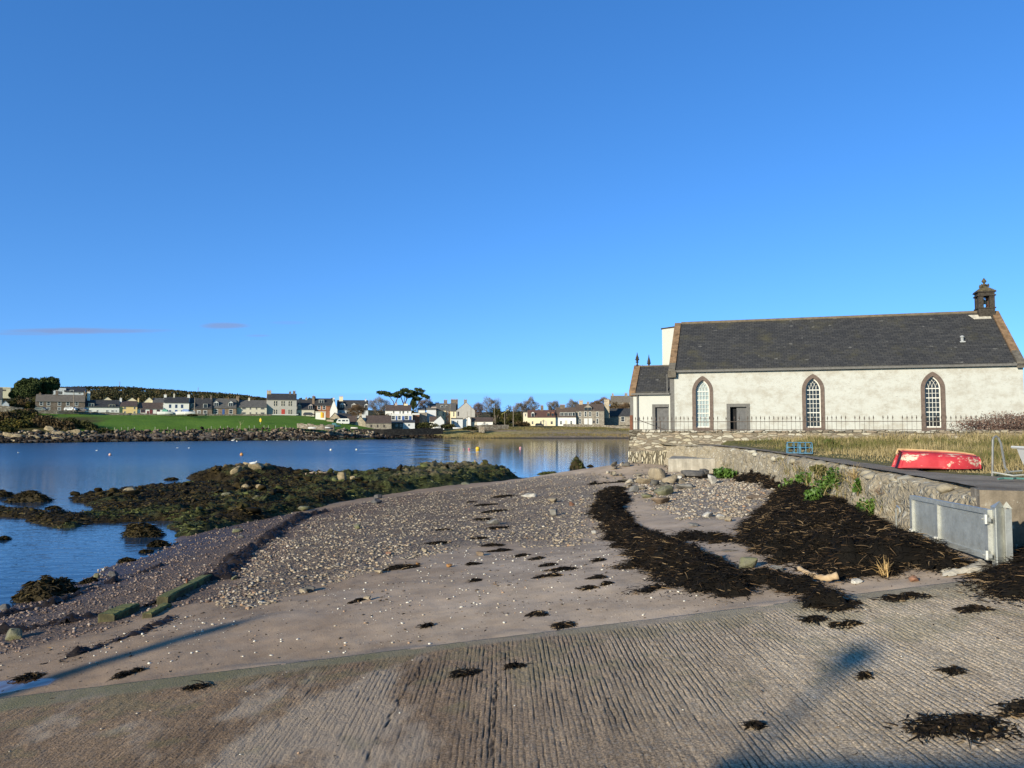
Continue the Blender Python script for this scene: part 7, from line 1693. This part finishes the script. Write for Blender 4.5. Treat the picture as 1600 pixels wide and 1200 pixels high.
pine('pine_tree', 'tall leaning pine with a flat crown spreading left over the bare tree', 612, 652, 378, [(600, 614, 20, 3.4), (612, 617, 22, 3.5), (592, 612.8, 10, 2.2), (622, 614.5, 16, 3)], [[(618, 655), (617, 640), (615, 628), (609, 620), (600, 615.5)], [(616, 632), (621, 622), (624, 616)]], 71)
pine('pine_tree', 'tall pine with the highest middle crown', 632, 652, 381, [(632, 609.5, 14, 4), (640, 612, 12, 3.5), (627, 613, 12, 3), (622, 619, 12, 3.5), (634, 617, 12, 3)], [[(632, 655), (632, 640), (632, 626), (633, 612)], [(632, 630), (637, 620), (641, 613)], [(632, 632), (627, 622), (626, 614)]], 72)
pine('pine_tree', 'right-hand pine with layered crowns reaching right', 650, 654, 384, [(654, 608.6, 12, 3.2), (659, 611.4, 10, 2.6), (647, 613, 12, 3), (645, 617.5, 14, 3), (655, 615, 12, 3), (662, 618.5, 14, 3), (668, 621, 8, 2.4), (646, 632, 9, 12), (640, 619, 12, 4), (652, 623, 14, 4)], [[(650, 658), (650, 640), (650, 626), (653, 610)], [(650, 634), (657, 624), (664, 619)], [(650, 632), (645, 624), (645, 618)]], 73)
pine('pine_tree', 'broad dark pine left of the dark stone house, right half of the pair', 78, 638, 318, [(70, 596, 14, 8), (80, 594, 12, 6), (87, 597, 9, 8), (75, 602, 18, 9), (86, 604, 12, 8), (64, 608, 16, 9), (72, 614, 18, 8), (90, 602, 6, 5)], [[(76, 640), (75, 620), (78, 600)], [(75, 622), (84, 606)]], 74, 900, .5)
pine('pine_tree', 'broad dark pine at the left, left half of the pair', 42, 638, 312, [(31, 601, 14, 8), (40, 597, 14, 8), (50, 595, 13, 6), (58, 598, 11, 8), (35, 607, 20, 9), (52, 605, 18, 9), (26, 611, 13, 8), (44, 613, 24, 9), (20, 617, 10, 6)], [[(44, 640), (45, 620), (46, 600)], [(45, 622), (32, 606)]], 75, 900, .5)
for i, (px, yb, w, h, pal, lb, Y, lf) in enumerate([(36, 640, 34, 20, BR, 'brown leafless shrubs under the left pines', 300, .5), (53, 640, 14, 22, OL, 'dark evergreen beside the brown shrubs', 302, .5), (20, 636, 22, 14, OL, 'dark green shrub at the far left', 300, .5), (44, 640, 9, 16, GO, 'yellow-green shrub under the left pines', 299, .4), (775, 660, 22, 30, OL, 'dark evergreen tree inside the big bare tree', 400, .5), (795, 661, 26, 30, GO, 'olive green tree right of the big bare tree', 398, .5),
        (806, 662, 24, 26, OL, 'dark ivy-clad tree behind the telegraph pole', 395, .5), (785, 667, 36, 16, OL, 'dark hedge left of the telegraph pole', 372, .5), (815, 666, 26, 12, BR, 'russet bush left of the cream cottage', 378, .5), (836, 655, 26, 26, OL, 'dark trees above the cream cottage roof', 410, .5), (665, 668, 46, 10, OL, 'dark hedge in shadow between the porch and the white hut', 340, .5), (700, 668, 26, 8, OL, 'dark hedge below the white hut', 344, .5),
        (735, 671, 26, 7, OL, 'green weeds by the burn before the white shed', 345, .5), (645, 658, 12, 22, OL, 'dark evergreen below the right-hand pine', 378, .5), (955, 640, 60, 14, BR, 'brown thicket on the rise behind the tall stone house', 445, .6), (600, 656, 44, 13, BR, 'brown garden shrubs behind the boathouse roof', 350, .5), (470, 628, 8, 8, PINE, 'small dark tree top behind the twin gables', 420, .5), (484, 628, 12, 8, PINE, 'dark conifer tops behind the brick house chimney', 430, .5), (518, 628, 10, 8, PINE, 'dark conifer tops behind the white gable', 430, .5), (300, 649, 18, 3, OL, 'low dark bush at the field wall', 300, .4)]):
    v = at_y(px, yb, Y); s = Y / FOC; bush('garden_tree' if h > 14 else 'hedge_shrub', lb, v + Vector((0, 0, -.2)), w * s, w * s * .6, h * s, pal, 1100 + i, 40, 50, lf, 'tree' if h > 14 else 'shrub')
# hill wood (a far-off wood that reads as one mass)
def hillwood():
    r = np.random.default_rng(801); n = 900; px = r.uniform(-90, 440, n); Y = r.uniform(365, 640, n); x = (px - 800) / FOC * Y; z = Hf(x, Y)
    crest = np.interp(px, [-90, 0, 60, 120, 190, 240, 300, 345, 380, 410, 440], [604, 606, 606, 603.5, 603.5, 607, 611.5, 613, 616, 621, 626.5])
    ztop = np.array([at_y(a, b, c).z for a, b, c in zip(px, crest, Y)])
    h = np.minimum(r.uniform(3, 7, n), ztop - z); k = h > 1.0; k &= ~((px > 70) & (px < 140) & (Y < 400)) & ~((px < 30) & (Y < 400)); k &= ~((Y < 400) & (px > 130) & (h > 4)); x, Y, z, h = x[k], Y[k], z[k], h[k]; n = len(x)
    C_ = []; Rr = []
    for a, b, c, d in zip(x, Y, z, h):
        for q in range(3): C_.append((a + r.uniform(-2, 2), b + r.uniform(-2, 2), c + d * r.uniform(.45, .75))); Rr.append((r.uniform(1.6, 3), 2, d * .32))
    V, F, t = leafquads(np.array(C_), np.array(Rr), 26, .95, 802)
    tag(fast('hillside_wood', V, F, leafmat('hill_wood_leaf', [(0, (.012, .018, .008)), (.35, (.032, .036, .014)), (.6, (.07, .062, .026)), (.85, (.12, .085, .04)), (1, (.10, .11, .035))]), attrs=dict(tone=t)), 'dark wood along the hill crest behind the left row of houses', 'wood', kind='stuff')
hillwood()

# ------------------------------------------------------------------ poles, signs, boats, vehicles, birds, buoys
def pole(px, yb, yt, Y, label, w=.14, arms=False, mat=None, name='telegraph_pole', cat='pole'):
    b = at_y(px, yb, Y); h = at_y(px, yt, Y).z - b.z; root = empty(name, b, 0, label, cat)
    MB().lathe([(w, -.5), (w * .75, h)], 7).build('shaft', mat or plain('pole_wood%d' % int(px), (.24, .2, .16), .9), root)
    if arms:
        MB().box(-.9, .9, -.06, .06, h - .7, h - .55).build('crossarm', M_brtrim, root)
    return root
pole(114.8, 641.5, 613.5, 288, 'pale pole in front of the dark stone house', .16); pole(304, 650, 620.5, 312, 'dark pole in front of the dark brown cottage', .16)
pole(187, 606, 596, 600, 'thin radio mast on the hill crest behind the yellow house', .22, name='radio_mast', cat='mast'); pole(309.5, 614, 605, 630, 'thin radio mast on the hill crest behind the dark cottage', .22, name='radio_mast', cat='mast')
pole(735.8, 668, 632, 350, 'tall pole by the white shed porch', .14); pole(730, 668, 643, 349, 'shorter pole left of the tall pole by the porch', .12); pole(772.5, 660, 636.5, 362, 'grey pole between the shed and the hedge', .12)
pole(802, 665, 633.5, 368, 'telegraph pole with crossarm at the dark hedge', .17, True); pole(774.5, 661, 649, 361, 'short grey post beside the grey pole', .1)
lp = pole(788.6, 667, 644.5, 360, 'street lamp with a mossy curved arm before the dark hedge', .13, name='street_lamp', cat='street lamp')
h = at_y(788.6, 644.5, 360).z - lp.location.z; MB().tube([(-1.5, 0, h - .9), (0, 0, h), (1.4, 0, h + 1.2)], .1, 5).build('arm', plain('lamp_arm', (.32, .32, .1), .8), lp)
MB().box(-.22, .22, -.12, .12, h + 1.05, h + 1.3).build('lamp_head', PW, lp).location.x = 1.5
pole(928, 667, 640, 372, 'sign pole in front of the tall stone house', .1, name='sign_pole', cat='sign')
MB().box(-.5, .5, -.1, .0, 1.8, 2.9).build('sign_board', PK, bpy.data.objects['sign_pole'])
# yellow life-ring board
b = at_y(407, 664.5, 296); ls = empty('lifebuoy_post', b, 0, 'yellow lifebuoy housing on a post in the green meadow', 'lifebuoy')
M_yel = plain('yellow_plastic', (.62, .43, .015), .5, .3, var=.08)
MB().tube([(0, 0, -.4), (0, 0, 2.9)], .06, 6).build('post', M_lead, ls)
mb = MB(); q = [(.3 * math.cos(a * math.pi / 6) , 1.9 + .78 * math.sin(a * math.pi / 6)) for a in range(12)]; mb.prism([(x * 1.3, z) for x, z in q], -.25, -.02); mb.build('housing', M_yel, ls)
b = at_y(503.4, 652, 323); ys = empty('yellow_bin', b, 0, 'yellow and orange box beside the garden shed', 'bin'); MB().box(-.55, .1, -.4, .4, -.2, 2.0).box(-.5, .05, -.42, .38, 2.0, 2.12).build('body', M_yel, ys); MB().box(.1, .7, -.38, .4, -.2, 1.9).build('side_panel', plain('orange_panel', (.5, .22, .03)), ys)
# caravan
def caravan(px, yb, Y):
    b = at_y(px, yb, Y); r_ = empty('caravan', b, R(8), 'white touring caravan with dark windows by the stone shed', 'caravan')
    p = [(-2.6, .4), (2.4, .4), (2.6, 1.0), (2.3, 2.3), (1.9, 2.55), (-1.6, 2.5), (-2.1, 2.2), (-2.75, 1.1)]
    MB().prism(p, 0, 2.2).build('body', PW, r_)
    for x0, x1 in ((-1.9, -1.0), (-.4, .8), (1.2, 1.9)): MB().box(x0, x1, -.03, .02, 1.35, 1.95).build('window', GL, r_)
    mb = MB(); mb.tube([(-.2, -.05, .3), (-.2, .18, .3)], .33, 12); mb.build('wheel', PK, r_)
    MB().box(-3.6, -2.6, 1.0, 1.1, .4, .5).build('drawbar', M_iron, r_)
caravan(536, 663.5, 322)
def car(px, yb, Y, label, c, name='parked_car', L=4.2, van=False):
    b = at_y(px, yb, Y); r_ = empty(name, b, 0, label, 'van' if van else 'car')
    m_ = plain('car_paint%d' % int(px), c, .3, .5, var=.05); h = 1.95 if van else 1.45
    p = [(-L / 2, .3), (L / 2, .3), (L / 2, .8), (L / 2 - .5, .95), (L / 2 - (.7 if van else 1.2), h - .05), (L / 2 - 1.4, h), (-L / 2 + .6, h), (-L / 2 + .1, .95)]
    MB().prism(p, 0, 1.7).build('body', m_, r_)
    for x0, x1 in ((-L / 2 + .5, -.1), (.05, L / 2 - 1.3)): MB().box(x0, x1, -.02, .02, .95, h - .2).build('window', GL, r_)
    for x in (-L / 2 + .8, L / 2 - .8):
        w = MB(); w.tube([(x, -.06, .32), (x, .2, .32)], .32, 10); w.build('wheel', PK, r_)
    MB().box(L / 2 - .06, L / 2 + .02, .1, .4, .6, .75).build('headlight', PW, r_)
car(843, 666.2, 376, 'dark car parked in front of the cream cottage', (.03, .032, .04)); car(62, 642.5, 289, 'dark green car behind the field wall at the dark stone house', (.03, .05, .045)); car(108.5, 642, 290, 'silver car behind the field wall by the pale pole', (.5, .52, .55)); car(481.5, 649.8, 327, 'dark car outside the twin gabled cottage', (.03, .03, .035)); car(126, 643, 292, 'dark car right of the silver car behind the field wall', (.05, .05, .06))
def farboat(px, yb, Y, L, h, label, c1, c2=None, cover=None, rz=0, up=True):
    b = at_y(px, yb, Y); r_ = empty('beached_boat', b, rz, label, 'boat'); V, F = hullgrid(L, L * .32, h, 20, 12, not up, .8, .1)
    me = bpy.data.meshes.new('hull'); me.from_pydata(V.tolist(), [], F.tolist() + [list(range(12)), list(range(len(V) - 12, len(V)))[::-1]]); link('hull', me, plain('boat_hull%d' % int(px * 10), c1, .5, var=.1), r_)
    if up: MB().box(-L * .36, L * .3, -L * .1, L * .1, h * .75, h * .9).build('deck', plain('boat_deck%d' % int(px * 10), c2 or sc(c1, .8), .6), r_)
    if cover: MB().hexa([(-L * .2, -.5, h * .92), (L * .2, -.5, h * .92), (L * .2, .5, h * .92), (-L * .2, .5, h * .92), (-L * .12, -.35, h * 1.7), (L * .14, -.35, h * 1.6), (L * .14, .35, h * 1.6), (-L * .12, .35, h * 1.7)]).build('cabin', plain('boat_cabin%d' % int(px * 10), cover, .5), r_)
farboat(258, 648.5, 304, 6.0, 1.3, 'white boat with a green cover on the left in front of the tall white house', (.5, .52, .52), cover=(.02, .2, .15)); farboat(290, 648.8, 305, 7.4, 1.4, 'long white boat with blue windows in front of the tall white house', (.6, .6, .58), cover=(.12, .2, .42)); farboat(275, 648.6, 306, 4.5, 1.1, 'low blue-white boat between the two others before the tall white house', (.45, .5, .6))
farboat(487.5, 669.5, 281, 2.8, .5, 'small white boat upturned on the shore by the broken wall', (.6, .6, .58), up=False); farboat(522, 668, 289, 4.8, 1.0, 'dark teal boat drawn up below the caravan', (.05, .13, .15), (.3, .35, .36), (.04, .15, .17)); farboat(553.5, 669.5, 300, 2.7, .55, 'small cream boat upturned beside the boathouse gable', (.6, .56, .5), up=False)
farboat(714, 670.5, 340, 3.6, .75, 'white boat lying on the grass below the grey gable', (.6, .6, .6)); farboat(757, 664.5, 357, 3.2, .8, 'white boat on its trailer by the long white shed', (.6, .6, .58), cover=(.35, .3, .25)); farboat(512, 669, 287, 2., .5, 'pale dinghy beside the dark teal boat', (.5, .5, .5), up=False)
# fence posts of the meadow edge
fp = None
for i, px in enumerate([168, 180, 191, 201, 211, 243, 263, 292, 315, 331, 345, 356, 371, 390, 398, 413, 420, 431, 447, 468, 474]):
    Y = np.interp((px - 800) / FOC, SX / SY, SY) + 13.5; v = fgz(px, Y)
    if fp is None:
        mb = MB(); mb.lathe([(.07, -.4), (.07, 1.0), (.05, 1.05)], 6); fp = mb.build('fence_post', plain('pale_post', (.5, .47, .4), .9)); o = fp
    else: o = fp.copy(); COL.objects.link(o)
    o.location = v; o.rotation_euler = ((i * 37 % 7 - 3) * .03, (i * 53 % 7 - 3) * .03, 0)
    tag(o, 'short pale fence post along the lower edge of the meadow', 'fence post', 'fence posts of the meadow')
# driftwood-like bare sapling in the meadow
b = at_y(375, 669.5, 279); mb = MB(); rr = random.Random(4); limb(mb, Vector((0, 0, -.3)), Vector((0, 0, 1)), 2.2, .08, 2, rr, .5); tag(mb.build('sapling', plain('pale_sapling', (.4, .34, .2), .9), loc=b), 'pale bare sapling at the meadow edge', 'sapling')
# buoys
def buoy(px, py, r, c, label, k=1.):
    v = at_z(px, py, 0); root = empty('buoy', v, 0, label, 'buoy', 'mooring buoys'); r = r * v.y / FOC
    MB().lathe([(r * math.sin(a * math.pi / 10), r * .55 - r * math.cos(a * math.pi / 10)) for a in range(1, 10)], 14).build('float', plain('buoy%d' % int(px * 7), c, .45, .4, var=.12), root, smooth=True)
    MB().tube([(0, 0, r * 1.4), (0, 0, r * 1.85), (r * .12, 0, r * 1.95)], r * .11, 5).build('ring', M_iron, root)
buoy(377.5, 711.5, 2.6, (.55, .26, .08), 'orange buoy in the middle of the bay'); buoy(172, 711.5, 2.2, (.6, .38, .33), 'pink-white buoy in the left bay'); buoy(746.5, 703, 3.4, (.66, .42, .03), 'large yellow buoy below the far houses'); buoy(733, 702.5, 1.9, (.5, .2, .22), 'red and white buoy left of the yellow one'); buoy(813, 700.8, 1.9, (.62, .3, .3), 'pink buoy in the reflection of the cream cottage'); buoy(725, 702.3, 1.3, (.3, .16, .2), 'small dark pink buoy, leftmost of three near the yellow one')
buoy(517, 704, 1.9, (.65, .65, .63), 'white buoy in open water left of the centre of the bay'); buoy(557, 703.4, 1.6, (.6, .6, .58), 'small white buoy right of the open water one')
# birds
def bird(pos, s, label, c=(.68, .67, .65), name='gull', group=None, rz=0, swim=False):
    root = empty(name, pos, rz, label, 'bird', group)
    J = [(-.42, 0, .16), (-.2, 0, .13), (.05, 0, .13), (.22, 0, .17), (.30, 0, .32), (.37, 0, .34)]; rad = [.03, .11, .15, .10, .075, .03]
    me = bpy.data.meshes.new('body'); me.from_pydata([tuple(x * s for x in j) for j in J], [(i, i + 1) for i in range(5)], []); o = link('body', me, plain('plumage%d' % (len(bpy.data.meshes) % 9999), c, .8, var=.1), root, smooth=True)
    o.modifiers.new('skin', 'SKIN')
    for i, v in enumerate(me.skin_vertices[0].data): v.radius = (rad[i] * s,) * 2; v.use_root = i == 2
    m_ = o.modifiers.new('s', 'SUBSURF'); m_.levels = 1; m_.render_levels = 1
    MB().lathe([(.018 * s, 0), (.004 * s, .1 * s)], 5).build('beak', plain('beak', (.5, .3, .05)) if 'beak' not in bpy.data.materials else bpy.data.materials['beak'], root, (.40 * s, 0, .33 * s)).rotation_euler = (0, R(95), 0)
    if not swim: MB().tube([(0, .04 * s, .02 * s), (0, .04 * s, -.06 * s)], .012 * s, 4).tube([(.02 * s, -.04 * s, .02 * s), (.02 * s, -.04 * s, -.06 * s)], .012 * s, 4).build('legs', bpy.data.materials['beak'], root)
bird(at_z(396, 727, 1.72) + Vector((0, 0, .05)), .75, 'white gull standing on the summit of the reef', rz=.3)
for i, (px, py) in enumerate(((487, 740), (494, 741), (501, 739), (478, 742), (508, 740))): bird(at_z(px, py, .75), .5, 'small brown and white shore bird resting on the far edge of the reef', (.34, .26, .2), 'shore_bird', 'birds resting on the reef', rz=i * 1.7)
bird(at_z(364, 689, 0), 1.5, 'white swan close to the far shore', name='swan', swim=True, rz=.2); bird(at_z(370, 690, 0), .9, 'small white bird beside the swan', swim=True, rz=2.5)
for i, px in enumerate([408, 413, 417, 420, 428, 433, 441, 452, 458, 462, 466, 470, 479, 488, 492, 494, 509]):
    bird(at_z(px, 687.9 + (i % 3) * .25 + (1.2 if px == 509 else 0), .02), .62, 'white gull in the row along the edge of the far shore', (.72, .72, .7), 'gull', 'gulls along the far shore', rz=i * 1.3, swim=True)
for px, py, lb in ((295, 700.5, 'white gull swimming left of the orange buoy'), (277, 700.3, 'white gull swimming furthest left of the pair by the orange buoy'), (151, 704.5, 'small white gull swimming above the pink-white buoy'), (29, 708, 'white gull swimming at the far left of the bay')): bird(at_z(px, py, 0), .55, lb, rz=px, swim=True)

# =================================================================== things behind the camera that throw shadows on the slipway
lam = empty('quay_lamp', (-18.8, -17.1, 2.0), 0, 'lamp post on the quay behind the slipway', 'street lamp')
MB().lathe([(.12, 0), (.11, 1.5), (.07, 1.6), (.055, 9.6)], 8).build('shaft', M_galv, lam)
MB().lathe([(.06, 9.6), (.2, 9.7), (.25, 9.82), (.18, 9.98), (.06, 10.04)], 10).build('lantern', M_iron, lam)
hs = empty('shadow_store', (-10.3, -13, 1.), 0, 'unseen store placed behind the slipway to cast its roof-edge shadow', 'building')  # unseen block, placed and sized for the shadow of its roof edge
MB().box(.6, 13.5, 0, 6.2, 0, 5.68).build('wall', HW_, hs); MB().box(.4, 13.7, -.2, 6.4, 5.68, 5.83).build('roof', RG, hs)
